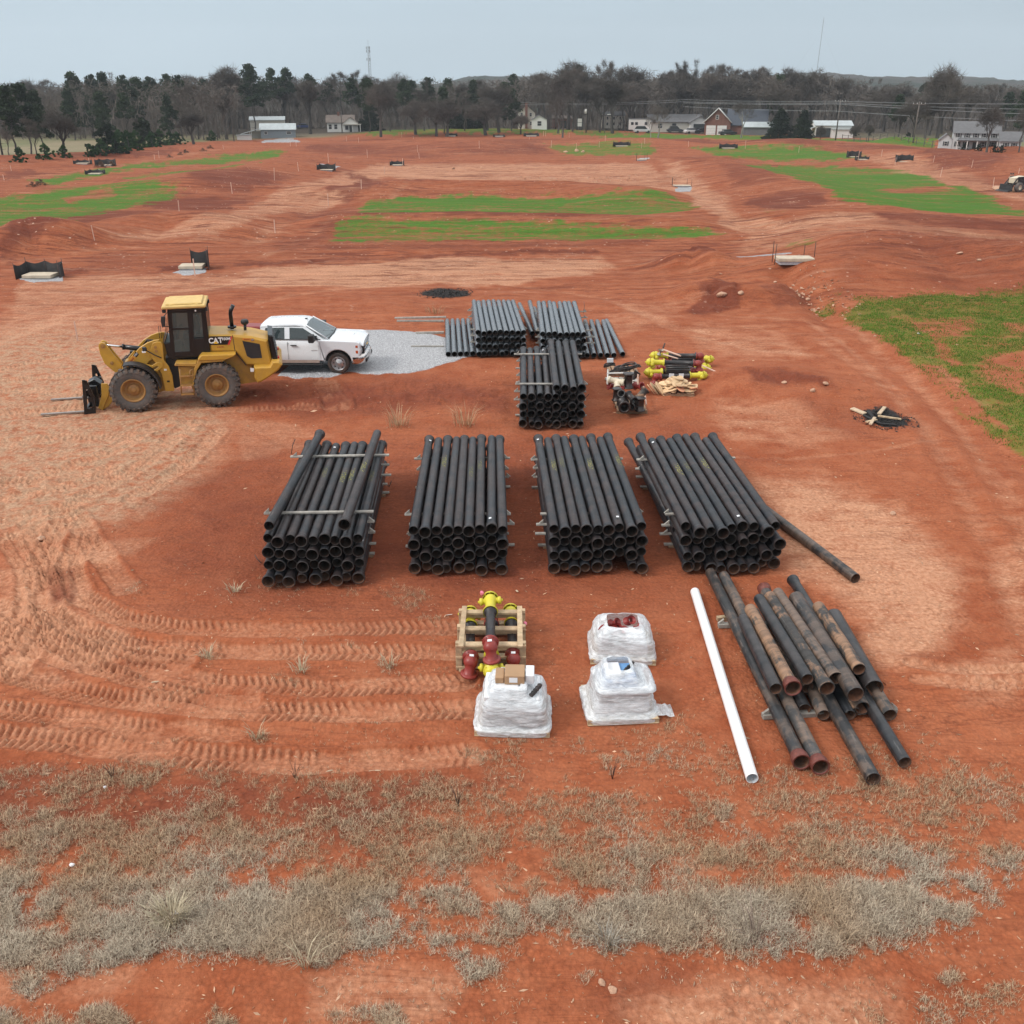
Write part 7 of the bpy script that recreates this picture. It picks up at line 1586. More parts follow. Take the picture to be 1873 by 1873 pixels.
P = G(1106, 243); h = AT(1106, 210, P.y).z - P.z; o = thing('street_lamp', 'street lamp with a short arm on the far lawn', 'street lamp', P); b = MB(); b.tube([(0, 0, -.2), (0, 0, h), (.9, 0, h + .1)], .07, 6); b.build('lamp_post', m_pole, o); bbox('lamp_head', m_hw, o, .5, 1.6, -.15, .15, h, h + .18, .03)
P = G(1060, 239); o = thing('notice_board', 'small white notice board standing on the far lawn', 'notice board', P); bbox('post', m_shut, o, -.75, -.6, -.05, .05, 0, 2.9); bbox('post', m_shut, o, .6, .75, -.05, .05, 0, 2.9); bbox('panel', m_hw, o, -.55, .55, -.04, .04, .9, 1.8); bbox('panel', m_hw, o, -.55, .55, -.04, .04, 1.9, 2.8)
def wire(pts, label, D):
    b = MB(); P = []
    for (x0, y0), (x1, y1) in zip(pts[:-1], pts[1:]):
        for k in range(10): u = k / 10; P.append(AT(x0 + (x1 - x0) * u, y0 + (y1 - y0) * u + 3.0 * 4 * u * (1 - u) * .6, np.interp(x0 + (x1 - x0) * u, D[0], D[1])))
    P.append(AT(*pts[-1], np.interp(pts[-1][0], D[0], D[1]))); b.tube(P, .035, 4, smooth=False); tag(b.build('power_line', m_wire), label, 'power line', 'power lines crossing before the wood')
DD = ([850, 1016, 1250, 1528, 1670, 2000], [275, 270, 262, 226, 208, 185])
wire([(853, 178), (1016, 190), (1250, 182), (1528, 185), (1900, 190)], 'upper power line strung before the wood', DD)
wire([(853, 186), (1016, 191.5), (1250, 186), (1528, 188), (1900, 200)], 'second power line just under the upper one', DD)
wire([(1250, 188), (1528, 190), (1900, 209)], 'third power line sloping down to the right', DD); wire([(1250, 195), (1528, 203), (1900, 222)], 'lowest power line sloping down to the right', DD)
# towers
P = AT(678, 166, 900); zt_ = AT(678, 85, 900).z; o = thing('lattice_tower', 'slender grey lattice tower above the wood', 'tower', (P.x, 900, 0)); b = MB(); w0, w1 = 1.7, .9
for a in range(3):
    an = a * 2.094; b.tube([(math.cos(an) * w0, math.sin(an) * w0, 0), (math.cos(an) * w1, math.sin(an) * w1, zt_)], .16, 4)
b.build('mast', m_tower, o); b = MB()
for k in range(22):
    z = zt_ * k / 22; r0 = w0 + (w1 - w0) * k / 22; r1 = w0 + (w1 - w0) * (k + 1) / 22
    for a in range(3): an = a * 2.094; a2 = an + 2.094; b.tube([(math.cos(an) * r0, math.sin(an) * r0, z), (math.cos(a2) * r1, math.sin(a2) * r1, z + zt_ / 22)], .10, 3)
b.build('bracing', m_tower, o); b = MB()
for z in (zt_ - 1, zt_ * .92, zt_ * .78):
    for a in range(3): an = a * 2.094 + 1; b.cbox(-.3, .3, -.2, .2, -1.1, 1.1, .05, Matrix.Translation((math.cos(an) * 1.7, math.sin(an) * 1.7, z)))
b.build('antenna', m_tower, o); b = MB(); b.tube([(0, 0, zt_), (0, 0, zt_ + 5)], .12, 4); b.build('whip', m_tower, o)
zt_ = AT(1499, 32, 1500).z; x_ = AT(1499, 100, 1500).x; o = thing('guyed_mast', 'very tall thin guyed mast fading into the sky', 'mast', (x_, 1500, 0)); b = MB(); b.tube([(-1.5, 0, 0), (0, 0, zt_)], .42, 5); b.build('mast', m_tower, o)
b = MB()
for s in (-1, 1): b.tube([(s * 55, 8, 0), (0, 0, zt_ * .85)], .05, 3); b.tube([(s * 40, -8, 0), (0, 0, zt_ * .5)], .05, 3)
b.build('guy_wire', m_tower, o)
# field fence on the right
P0, P1 = G(1540, 257), G(1720, 272); o = thing('field_fence', 'grey board fence along the pasture by the great oak', 'fence', P0); d = P1 - P0; n = 14
for k in range(n + 1):
    u = k / n; p = d * u; p.z = Z1(P0.x + p.x, P0.y + p.y) - P0.z; bbox('fence_post', m_pole, o, p.x - .06, p.x + .06, p.y - .06, p.y + .06, p.z - .1, p.z + 1.3)
    if k < n:
        p2 = d * ((k + 1) / n); p2.z = Z1(P0.x + p2.x, P0.y + p2.y) - P0.z
        for z in (.5, 1.1): b = MB(); b.tube([(p.x, p.y, p.z + z), (p2.x, p2.y, p2.z + z)], .05, 4, smooth=False); b.build('fence_rail', m_pole, o)
# ================================================================== HYDRANTS, PALLETS, FITTINGS
m_hy = mat('hydrant_yellow', (.60, .52, .035), .42, var=.06, dirt=.15); m_hr = mat('hydrant_red', (.24, .028, .022), .4, var=.1, dirt=.1); m_hb = mat('hydrant_black', (.02, .02, .022), .45, var=.2, dirt=.15)
m_pink = mat('pink_ribbon', (.75, .20, .30), .6, var=.05); m_fit = mat('black_fitting', (.014, .014, .015), .38, var=.3, dirt=.2); m_rfit = mat('red_fitting', (.26, .03, .028), .5, var=.2, dirt=.2)
m_card = mat('brown_cardboard', (.36, .22, .12), .8, var=.08); m_wcard = mat('white_carton', (.70, .71, .73), .6, var=.05); m_blue = mat('blue_carton', (.16, .34, .62), .6, var=.05); m_dk = mat('dark_goods', (.10, .075, .085), .7, var=.3); m_beige = mat('beige_plastic', (.66, .58, .44), .5, var=.05, dirt=.2)
def build_hydrant():
    """hydrant lying along +x: red shoe at 0, yellow head at the far end"""
    r = {}
    b = MB(); b.lathe([(.001, -.08), (.07, -.075), (.12, -.03), (.135, .04), (.12, .12), (.10, .17), (.10, .19), (.155, .195), (.155, .225), (.10, .23)], 20)
    b.lathe([(.10, .0), (.10, .20), (.14, .21), (.165, .22), (.165, .255), (.13, .26), (.12, .20)], 20, Matrix.Rotation(math.pi / 2, 4, 'Y'))
    for k in range(6): a = k * 1.047; b.tube([(.185, math.cos(a) * .135, math.sin(a) * .135), (.24, math.cos(a) * .135, math.sin(a) * .135)], .012, 5)
    r['shoe'] = b.mesh('hydrant_shoe', m_hr)
    b = MB(); b.lathe([(.14, .225), (.14, .25), (.093, .26), (.090, .7), (.095, .74), (.090, .78), (.090, 1.26), (.125, 1.28), (.125, 1.30)], 20); r['barrel'] = b.mesh('hydrant_barrel', m_hb)
    b = MB(); b.lathe([(.145, 1.30), (.148, 1.345), (.105, 1.35), (.098, 1.40), (.098, 1.66), (.125, 1.70), (.13, 1.80), (.115, 1.84), (.10, 1.845)], 22); r['standpipe'] = b.mesh('hydrant_standpipe', m_hy)
    b = MB(); b.lathe([(.15, 1.845), (.155, 1.885), (.13, 1.89), (.125, 1.93), (.10, 1.965), (.05, 1.985), (.03, 1.99), (.028, 2.03), (.001, 2.03)], 22)
    for k in range(8): a = k * .785; b.tube([(1.835, math.cos(a) * .135, math.sin(a) * .135), (1.905, math.cos(a) * .135, math.sin(a) * .135)], .012, 5)
    r['bonnet'] = b.mesh('hydrant_bonnet', m_hy)
    b = MB(); b.lathe([(.058, .09), (.058, .15), (.075, .155), (.078, .205), (.06, .215), (.03, .22), (.022, .25), (.001, .25)], 14); r['cap'] = b.mesh('nozzle_cap', m_hy)
    b = MB(); b.lathe([(.075, .09), (.078, .16), (.10, .165), (.10, .215), (.075, .225), (.03, .23), (.024, .265), (.001, .265)], 16); r['capl'] = b.mesh('pumper_cap', m_hy)
    b = MB(); b.box(.02, .09, -.04, .04, .136, .14); b.box(.02, .09, -.03, .05, -.14, -.136); r['tag'] = b.mesh('hydrant_tag', m_tag)
    return r
HY = build_hydrant()
def hydrant(P0, P1, label, group, roll=0., tags=True):
    """shoe at P0, head towards P1; shoe outlet hangs down"""
    d = (P1 - P0).normalized(); o = thing('fire_hydrant', label, 'fire hydrant', (0, 0, 0), group=group)
    o.matrix_world = Matrix.Translation(P0) @ d.to_track_quat('X', 'Z').to_matrix().to_4x4() @ Matrix.Rotation(roll, 4, 'X')
    for nm in ('shoe', 'barrel', 'standpipe', 'bonnet'): link(nm, HY[nm], o)
    for a in (math.pi / 2, -math.pi / 2): q = link('nozzle_cap', HY['cap'], o); q.matrix_local = Matrix.Translation((1.75, 0, 0)) @ Matrix.Rotation(a, 4, 'Z')
    q = link('nozzle_cap', HY['capl'], o); q.matrix_local = Matrix.Translation((1.73, 0, 0)) @ Matrix.Rotation(math.pi / 2, 4, 'Y')
    if tags: link('paper_tag', HY['tag'], o)
    return o
GH = 'hydrants on the timber cradle'
hydrant(U(897, 1186, .74), U(897, 1088, .74), 'fire hydrant lying uppermost in the middle of the timber cradle', GH, -.1)
hydrant(U(861, 1213, .34), U(860, 1120, .34), 'fire hydrant on the left of the cradle, red shoe towards the wrapped pallet', GH, .15); hydrant(U(939, 1208, .34), U(934, 1118, .34), 'fire hydrant on the right of the cradle', GH, 0)
hydrant(U(899, 1132, .34), U(899, 1226, .34), 'reversed fire hydrant, yellow head against the wrapped pallet', GH, 0)
for (px, py, z, s, lab) in ((881, 1085, .85, 1, 'upper hydrant cap'), (960, 1141, .45, 1, 'right side of the cradle')):
    P = U(px, py, z); o = link('ribbon', RK[1]); o.data = RK[1].copy(); o.data.materials.clear(); o.data.materials.append(m_pink); o.location = P; o.scale = (.06, .05, .08); tag(o, 'crumpled pink ribbon at the ' + lab, 'ribbon')
cr = thing('timber_cradle', 'pale timber cradle of planks carrying the near hydrants', 'cradle', U(899, 1200, 0), 0); cx0 = -.66
def plank(x0, x1, y0, y1, z0, z1, par, m=None, nm='plank'): b = MB(); b.cbox(x0, x1, y0, y1, z0, z1, .005); return b.build(nm, m or m_woodn, par)
Y0 = U(899, 1200, 0).y
for D in (15.15, 15.75, 16.35):
    y = D - Y0; tall = D != 15.75
    for z in ((.05, .27, .52) if tall else (.05, .50)): plank(-.66, .66, y - .07, y + .07, z, z + .045, cr)
    for x in (-.60, .60): plank(x - .06, x + .06, y - .05, y + .05, -.0, .60, cr, nm='post')
    plank(-.66, .66, y - .02, y + .02, .42, .52, cr); plank(-.66, .66, y + .05, y + .09, .10, .18, cr)
for x in (-.55, .55): plank(x - .05, x + .05, 15.0 - Y0, 16.5 - Y0, .0, .05, cr, nm='runner'); plank(x - .05, x + .05, 15.0 - Y0, 16.5 - Y0, .565, .605, cr, nm='runner')
def pallet(parent, w=1.2, d=1.0, m=None, y0=-.5):
    m = m or m_woodp; n = 7
    for i in range(n): x = -w / 2 + (i + .5) * w / n; plank(x - w / n * .38, x + w / n * .38, y0, y0 + d, .105, .125, parent, m, 'slat')
    for y in (y0 + .04, y0 + d / 2, y0 + d - .04): plank(-w / 2, w / 2, y - .02, y + .02, .02, .105, parent, m, 'stringer')
    for y in (y0 + .05, y0 + d - .05): plank(-w / 2, w / 2, y - .05, y + .05, 0, .02, parent, m, 'slat')
def film_mat():
    m, t = newmat('stretch_film'); ob = t.n('ShaderNodeTexCoord').outputs['Object']
    a = t.noise(t.mapping(ob, (2.2, 2.2, 9), (R(25), R(18), 0)), 1.6, 6, .7, 1.2); b = t.noise(t.mapping(ob, (3, 3, 14), (R(-30), R(-22), 0)), 1.5, 5, .7, .8); c = t.noise(ob, 5, 5, .6, .5)
    f = t.rng(t.math('ADD', t.math('MULTIPLY', a, .5), t.math('MULTIPLY', b, .5)), .40, .62)
    q = t.n('ShaderNodeBsdfPrincipled'); col = t.mix(c, (.80, .84, .88), (.93, .96, .98)); t.l(col, q.inputs['Base Color']); q.inputs['Roughness'].default_value = .24; q.inputs['Specular IOR Level'].default_value = .7
    t.l(t.bump(t.math('ADD', a, b), .9, .03), q.inputs['Normal']); tr_ = t.n('ShaderNodeBsdfTransparent'); tr_.inputs[0].default_value = (.9, .92, .94, 1); mx_ = t.n('ShaderNodeMixShader')
    t.l(t.rng(f, 0, 1, .40, .92), mx_.inputs[0]); t.l(tr_.outputs[0], mx_.inputs[1]); t.l(q.outputs[0], mx_.inputs[2]); t.l(mx_.outputs[0], t.out.inputs[0]); return m
m_film = film_mat()
def film(rings, seed, parent, n=72):
    """clinging plastic film lofted over the goods: rings (z, hx, hy, cx, cy)"""
    zs = np.array([q[0] for q in rings]); rows = []
    u = np.linspace(0, 1, 46); s = np.linspace(0, len(rings) - 1, 46)
    A = np.array(rings, float); an = np.linspace(0, 2 * np.pi, n, endpoint=False)
    for si in s:
        z, hx, hy, cx, cy = [np.interp(si, range(len(rings)), A[:, k]) for k in range(5)]
        c, sn = np.cos(an), np.sin(an); p = 7.; rr = 1 / (np.abs(c) ** p + np.abs(sn) ** p) ** (1 / p)
        x = cx + hx * c * rr; y = cy + hy * sn * rr
        w_ = (fbm(an * 3.1 + z * 5 + seed, z * 9 + an * 1.2, 4, seed) - .5) * .085 + (fbm(an * 9 - z * 8 + seed, z * 22 + an * 2, 3, seed + 7) - .5) * .04
        k = 1 + w_ * min(1, (si + .4)); rows.append(np.stack([cx + (x - cx) * k, cy + (y - cy) * k, np.full(n, z) + (fbm(an * 2.2 + seed, an * 0 + z * 3, 3, seed + 3) - .5) * .06 * min(1, si)], 1))
    V = np.vstack(rows); nr = len(rows); idx = np.arange(n); Fc = []
    for k in range(nr - 1): a = k * n + idx; b = k * n + (idx + 1) % n; Fc.append(np.stack([a, b, b + n, a + n], 1))
    return link('stretch_film', np_mesh('stretch_film', V, np.vstack(Fc), m_film, True), parent)
def crt(parent, x0, x1, y0, y1, z0, z1, m, nm='carton', rot=0): b = MB(); b.cbox(x0, x1, y0, y1, z0, z1, .012); o = b.build(nm, m, parent); return o
# left wrapped pallet
o = thing('wrapped_pallet', 'shrink wrapped pallet load with a brown carton on top, beside the hydrants', 'wrapped pallet', (0.0, 13.08, 0), R(-2)); o.scale = (1, 1, .8); pallet(o, 1.28, 1.15, m_woodn, 0)
crt(o, -.5, .5, .08, 1.0, .13, .46, m_dk); crt(o, -.46, .50, .12, .95, .46, .66, m_wcard); crt(o, -.48, -.08, .14, .9, .66, .88, m_wcard); crt(o, .05, .46, .2, .9, .66, .80, m_wcard); crt(o, -.36, .10, .25, .8, .88, 1.02, m_wcard)
bc = crt(o, -.14, .20, .35, .72, 1.02, 1.24, m_card, 'brown_carton'); b = MB(); b.box(-.06, .08, .346, .3495, 1.08, 1.20); b.build('paper_label', m_tag, o); crt(o, -.30, -.15, .38, .7, 1.02, 1.17, m_card, 'brown_carton'); crt(o, .21, .36, .42, .75, .98, 1.20, m_wcard)
for k in range(5): b = MB(); b.lathe([(.001, -.01), (.04, 0), (.042, .08), (.001, .09)], 10, Matrix.Translation((.30 + .035 * k, .25 + .05 * k, .80 + .02 * k)) @ Matrix.Rotation(-1.3, 4, 'Y')); b.build('black_cap', m_fit, o)
film([(.02, .66, .60, 0, .57), (.14, .67, .61, 0, .57), (.20, .60, .55, 0, .57), (.48, .565, .53, .02, .56), (.62, .55, .52, .02, .55), (.72, .52, .5, .0, .55), (.90, .34, .4, -.08, .53), (1.03, .31, .34, -.06, .53), (1.06, .22, .26, -.08, .53)], 3, o)
# right near wrapped pallet
o = thing('wrapped_pallet', 'shrink wrapped pallet load showing a blue carton, with a loose tail of film', 'wrapped pallet', (1.93, 13.42, 0), R(4)); o.scale = (1, 1, .86); pallet(o, 1.25, 1.1, m_woodn, 0)
crt(o, -.44, .46, .12, .95, .13, .40, m_wcard); crt(o, -.42, .42, .15, .9, .40, .56, m_dk); crt(o, -.40, .44, .16, .9, .56, .70, m_wcard); crt(o, -.30, .26, .22, .8, .70, .86, m_blue); crt(o, -.28, .0, .3, .75, .86, .93, m_wcard)
for k in range(4): b = MB(); b.tube([(.0 + .06 * k, .35 + .08 * k, .93), (.1 + .05 * k, .5 + .06 * k, .96)], .03, 8); b.build('fitting', m_fit, o)
film([(.02, .64, .56, 0, .55), (.13, .65, .57, 0, .55), (.20, .56, .5, 0, .55), (.44, .50, .47, .02, .55), (.60, .49, .45, .02, .54), (.68, .53, .46, .05, .53), (.80, .38, .37, -.02, .52), (.90, .30, .32, -.04, .52), (1.02, .25, .27, -.04, .54), (1.05, .19, .21, -.04, .54)], 11, o)
b = MB(); r_ = random.Random(4); vs = []
for i in range(7):
    for j in range(5): vs.append((.60 + i * .055, .05 + j * .09 + i * .02, max(.012, .16 - i * .028 + r_.uniform(-.02, .03))))
b._add(vs, [(i * 5 + j, (i + 1) * 5 + j, (i + 1) * 5 + j + 1, i * 5 + j + 1) for i in range(6) for j in range(4)], True); b.build('film_tail', m_film, o)
# far wrapped pallet
o = thing('wrapped_pallet', 'shrink wrapped pallet load of red fittings, behind the blue carton one', 'wrapped pallet', (2.12, 15.28, 0), R(-2)); o.scale = (1, 1, .86); pallet(o, 1.25, 1.1, m_woodn, 0)
crt(o, -.46, .46, .12, .95, .13, .36, m_wcard)
for k in range(16):
    x, y = r_.uniform(-.36, .38), r_.uniform(.2, .85); b = MB(); b.lathe([(.10, -.09), (.10, -.07), (.055, -.065), (.055, .065), (.10, .07), (.10, .09)], 12, Matrix.Translation((x, y, .42 + r_.uniform(0, .2))) @ Matrix.Rotation(r_.uniform(0, 3), 4, 'Z') @ Matrix.Rotation(r_.uniform(-.8, .8), 4, 'Y')); b.build('red_fitting', m_rfit, o)
film([(.02, .64, .56, 0, .55), (.13, .65, .57, 0, .55), (.24, .60, .52, 0, .55), (.50, .56, .50, 0, .55), (.62, .50, .46, 0, .56), (.70, .42, .38, 0, .56), (.76, .30, .26, 0, .56)], 23, o)

# second group of hydrants
GB = 'hydrants lying by the fittings pallets'
for (sx, sy, hx, hy, z, lab) in ((1283, 651, 1186, 650, .55, 'farthest of the second hydrant group'), (1279, 665, 1180, 662, .62, 'uppermost of the second group, head to the left'), (1216, 660, 1293, 657, .34, 'head to the right, second from the back of the second group'),
                                (1272, 678, 1188, 681, .30, 'head to the left, low in the second group'), (1198, 689, 1291, 686, .32, 'nearest of the second group with two white tags'), (1206, 672, 1290, 673, .18, 'lowest, hidden under the others of the second group')):
    hydrant(U(sx, sy, z), U(hx, hy, z), 'fire hydrant, ' + lab, GB, rng.uniform(-.6, .6), False)
for x in (1217, 1262): A_ = U(x, 690, .05); b = MB(); b.cbox(-.05, .05, 0, 1.5, -.04, .10, .005); o = b.build('timber_bearer', m_woodp); o.location = A_; tag(o, 'timber bearer under the second hydrant group, ' + ('left one' if x == 1217 else 'right one'), 'bearer')
b = MB(); P = U(1238, 676, .5); b.cbox(-.42, .42, -.16, .16, -.10, .05, .02, Matrix.Translation(P)); b.tube([P + Vector((-.42, -.12, .1)), P + Vector((.42, -.12, .1))], .035, 8); b.tube([P + Vector((-.42, .1, .12)), P + Vector((.42, .1, .12))], .035, 8); tag(b.build('repair_clamp', m_fit), 'black steel repair clamp resting on the second hydrant group', 'clamp')
P = U(1234, 683, .45)
for k, x in enumerate((-.14, .22)): b = MB(); b.box(x - .09, x + .09, -.175, -.165, -.10, .04, Matrix.Translation(P)); tag(b.build('paper_tag', m_tag), ('left' if k == 0 else 'right') + ' white paper tag on the nearest hydrant', 'tag')
for pts, r_q, lab in (([(1283, 668, .45), (1345, 696, .03)], .03, 'long pale pole leaning from the second hydrant group to the ground'), ([(1212, 639, .8), (1245, 651, .75)], .035, 'white pole lying over the second hydrant group'), ([(1213, 648, .75), (1240, 656, .72)], .03, 'shorter pale pole over the second hydrant group'), ([(1216, 628, .95), (1211, 642, .7)], .03, 'rusty bar standing up from the second hydrant group')):
    b = MB(); b.tube([U(*p) for p in pts], r_q, 6); tag(b.build('pole', m_stake if 'rusty' not in lab else m_steel), lab, 'pole')
b = MB(); P = U(1207, 645, .7); b.lathe([(.09, -.1), (.09, -.05), (.05, -.04), (.05, .06), (.11, .08), (.11, .12)], 12, Matrix.Translation(P) @ Matrix.Rotation(-1.2, 4, 'Y')); tag(b.build('valve', m_steelw), 'small steel valve at the foot of the rusty bar', 'valve')
# pallets of fittings
def pal_at(px, py, w, d, label, rz=0, m=None): P = U(px, py, 0); o = thing('pallet', label, 'pallet', P, rz); pallet(o, w, d, m or m_woodp, 0); return o, P
o1, P1_ = pal_at(1156, 757, 1.05, 1.3, 'brown pallet in front, loaded with black fittings', .0); o2, P2_ = pal_at(1143, 712, 1.2, 1.2, 'second pallet of fittings with white boards, behind the front one', .03, m_hwd); o3, P3_ = pal_at(1141, 690, 1.2, 1.2, 'third pallet of fittings, carrying coiled rubber rings', -.02)
def fit_lathe(name, prof, m, px, py, z, rot, label, cat, seg=16, group=None):
    b = MB(); b.lathe(prof, seg); o = b.build(name, m); o.location = U(px, py, z); o.rotation_euler = rot; tag(o, label, cat, group); return o
sleeve = [(.001, .3), (.15, .3), (.20, .29), (.21, .25), (.155, .24), (.15, .0), (.155, -.20), (.21, -.21), (.21, -.25), (.16, -.26), (.14, -.24), (.13, .1), (.001, .1)]
GFt = 'fittings on the pallets'; up = (0, -math.pi / 2, 0)
for (px, py, z, sc, rot, m_, lab) in ((1141, 741, .40, 1.0, (0, 0, 1.57), m_fit, 'grooved black sleeve lying at the front of the front pallet'), (1171, 740, .38, .85, up, m_fit, 'upright black bucket shaped fitting on the front pallet, right'), (1128, 722, .50, .8, up, m_fit, 'upright black fitting at the left of the front pallet'), (1173, 722, .62, .8, (.3, -.7, .6), m_rust_c, 'rusty brown cylinder leaning on the front pallet'),
                                  (1149, 697, .55, 1.0, up, m_fit, 'large black bell fitting standing on the second pallet'), (1139, 722, .58, .7, (0, .5, 1.1), m_fit, 'dark fitting heaped on the middle of the front pallet'), (1154, 727, .62, .7, (0, -.4, 2.1), m_fit, 'black fitting on top of the front pallet heap'), (1160, 742, .34, .7, (.2, 0, .9), m_fit, 'small black elbow on the front pallet'),
                                  (1121, 707, .3, .7, (0, .3, .3), m_rfit, 'red valve body at the left of the second pallet'), (1137, 710, .32, .7, (0, -.3, 1.2), m_rfit, 'red valve body in the middle of the second pallet'), (1168, 706, .35, .7, (0, .2, 2.2), m_rfit, 'red valve body at the right of the second pallet'), (1160, 688, .5, .7, (0, -.9, .2), m_fit, 'black fitting behind the large bell')):
    fit_lathe('pipe_fitting', [(a * sc, x * sc) for a, x in sleeve], m_, px, py, z, rot, lab, 'fitting', 18, GFt)
b = MB(); b.lathe([(.10, -.30), (.13, -.29), (.13, -.22), (.10, -.21), (.10, .21), (.13, .22), (.13, .29), (.10, .30), (.085, .29), (.085, -.29)], 18, close=True); b.lathe([(.09, .0), (.09, .2), (.12, .21), (.12, .29), (.09, .30), (.08, .28)], 16, Matrix.Rotation(R(-60), 4, 'Z') @ Matrix.Rotation(.6, 4, 'Y')); o = b.build('plastic_tee', m_beige); o.location = U(1127, 697, .55); o.rotation_euler = (0, .1, -.35); tag(o, 'cream plastic pipe tee lying on the second pallet', 'pipe tee')
for i, (px, py, z, r0, lab) in enumerate(((1150, 672, .62, .30, 'left of the pair'), (1138, 676, .52, .28, 'under the others'), (1158, 675, .50, .28, 'right of the pair'), (1115, 670, .55, .20, 'small one at the pallet corner'), (1128, 682, .42, .26, 'flat in front'))):
    b = MB(); pts = []
    for k in range(64): a = k / 64 * 2 * math.pi * 4; rr_ = r0 * (1 - .10 * math.sin(k * .7)); pts.append((math.cos(a) * rr_, math.sin(a) * rr_, .02 * math.sin(a * 1.7) + .028 * (k / 16)))
    b.tube(pts, .021, 6); o = b.build('rubber_ring_coil', m_fit); o.location = U(px, py, z); o.rotation_euler = (rng.uniform(-.4, .4), rng.uniform(-.4, .4), 0); tag(o, 'coil of black rubber rings on the third pallet, ' + lab, 'rubber coil', 'coils of rubber rings')
for k, (x0, y0, x1, y1, z, lab) in enumerate(((1112, 698, 1168, 696, .42, 'nearer of two white rails round the second pallet'), (1110, 683, 1166, 681, .55, 'farther of two white rails round the second pallet'), (1167, 703, 1167, 684, .55, 'grey post standing on the second pallet'), (1112, 676, 1111, 702, .45, 'white side rail at the left of the second pallet'), (1176, 700, 1182, 740, .35, 'pale upright board right of the fittings'))):
    A_, B_ = U(x0, y0, z), U(x1, y1, z if k != 2 else .9); b = MB(); b.tube([A_, B_], .03, 5, smooth=False); tag(b.build('rail', m_hw if 'white' in lab else m_stake), lab, 'rail')
b = MB(); b.cbox(-.12, .12, -.02, .02, -.1, .1, .005); o = b.build('white_board', m_wcard); o.location = U(1116, 660, .75); tag(o, 'small white board standing at the corner of the third pallet', 'board')
# pallet of flat pads
m_pad = mat('tan_pad', (.58, .40, .23), .75, var=.18, vscale=4, rnd=.25); m_pado = mat('orange_pad', (.62, .30, .17), .75, var=.12, vscale=4)
o4, P4_ = pal_at(1241, 726, 1.15, .95, 'pallet heaped with flat tan pads beside the hydrants', 0)
def pad_mesh(seed, m):
    r = random.Random(seed); b = MB(); n = 16; vs = [];
    rx, ry = r.uniform(.26, .36), r.uniform(.13, .19); bend = r.uniform(-.25, .4)
    for z_ in (0, .028):
        for k in range(n): a = k * 2 * math.pi / n; x = math.cos(a) * rx; y = math.sin(a) * ry; vs.append((x, y, z_ + bend * x * x + .4 * bend * y))
    vs += [(0, 0, 0), (0, 0, .028)]; fs = [(k, (k + 1) % n, n + (k + 1) % n, n + k) for k in range(n)] + [((k + 1) % n, k, 2 * n) for k in range(n)] + [(n + k, n + (k + 1) % n, 2 * n + 1) for k in range(n)]
    b._add(vs, fs, False); return b.mesh('pad', m)
PADS = [pad_mesh(i, m_pad if i != 3 else m_pado) for i in range(6)]
for i in range(34):
    u, v = rng.gauss(0, .30), rng.uniform(.12, .85); z = .15 + max(0, .42 - abs(u) * .75 - abs(v - .5) * .4) * rng.uniform(.25, 1); o = link('flat_pad', PADS[i % 6]); o.location = (P4_.x + u, P4_.y + v, z + .02); o.rotation_euler = (rng.uniform(-.45, .45), rng.uniform(-.5, .5), rng.uniform(0, 3.1)); tag(o, 'flat ' + ('orange' if i % 6 == 3 else 'tan') + ' pad in the heap on its pallet', 'pad', 'flat pads heaped on a pallet')
for i in range(5): o = link('flat_pad', PADS[i]); o.location = (P4_.x - .62 - .07 * i, P4_.y + .2 + .08 * i, .20 - .03 * i); o.rotation_euler = (.1, -.9, 2.7 + .1 * i); tag(o, 'flat tan pad sliding off the left of the heap', 'pad', 'pads sliding off the heap')

# ------------------------------------------------------------------ tractor and workers at the right edge
P = G(1866, 350); o = thing('tractor', 'small black and tan tractor with roll bar and front loader', 'tractor', P, R(200))
b = MB(); b.prism([(-1.3, .7), (1.0, .65), (1.1, 1.4), (.2, 1.55), (-.4, 1.25), (-1.3, 1.3)], -.5, .5, .05); b.build('body', m_blkm, o); b = MB(); b.prism([(.25, 1.0), (1.5, .9), (1.55, 1.45), (.3, 1.62)], -.42, .42, .06); b.build('bonnet', m_beige, o)
b = MB(); b.tube([(-.9, -.6, 1.2), (-.95, -.6, 2.7), (-.95, .6, 2.7), (-.9, .6, 1.2)], .05, 6); b.build('roll_bar', m_blkm, o)
for x, r_q, y in ((-.9, .75, .85), (1.1, .5, .75)):
    for s in (-1, 1):
        b = MB(); b.lathe([(r_q * .5, -.2), (r_q * .9, -.22), (r_q, -.12), (r_q, .12), (r_q * .9, .22), (r_q * .5, .2)], 20, Matrix.Rotation(math.pi / 2, 4, 'Z')); wq = b.build('wheel', m_tyre, o, (x, s * y, r_q)); b = MB(); b.lathe([(r_q * .52, -.15), (r_q * .3, -.08), (.001, -.1)], 16, Matrix.Rotation(math.pi / 2, 4, 'Z')); b.lathe([(r_q * .52, .15), (r_q * .3, .08), (.001, .1)], 16, Matrix.Rotation(math.pi / 2, 4, 'Z')); b.build('rim', m_beige, wq)
b = MB(); b.cbox(-.75, -.3, -.25, .25, 1.3, 1.45, .04); b.cbox(-.85, -.72, -.25, .25, 1.4, 1.9, .04); b.build('seat', m_seat, o)
for s in (-.55, .55): b = MB(); b.tube([(-.1, s, 1.5), (1.2, s, 1.5), (2.1, s, .5)], .07, 6); b.build('loader_arm', m_blkm, o)
b = MB(); b.prism([(2.05, .15), (2.75, .1), (2.6, .2), (2.2, .25), (2.15, .8), (2.05, .8)], -.85, .85); b.build('bucket', m_blkm, o)
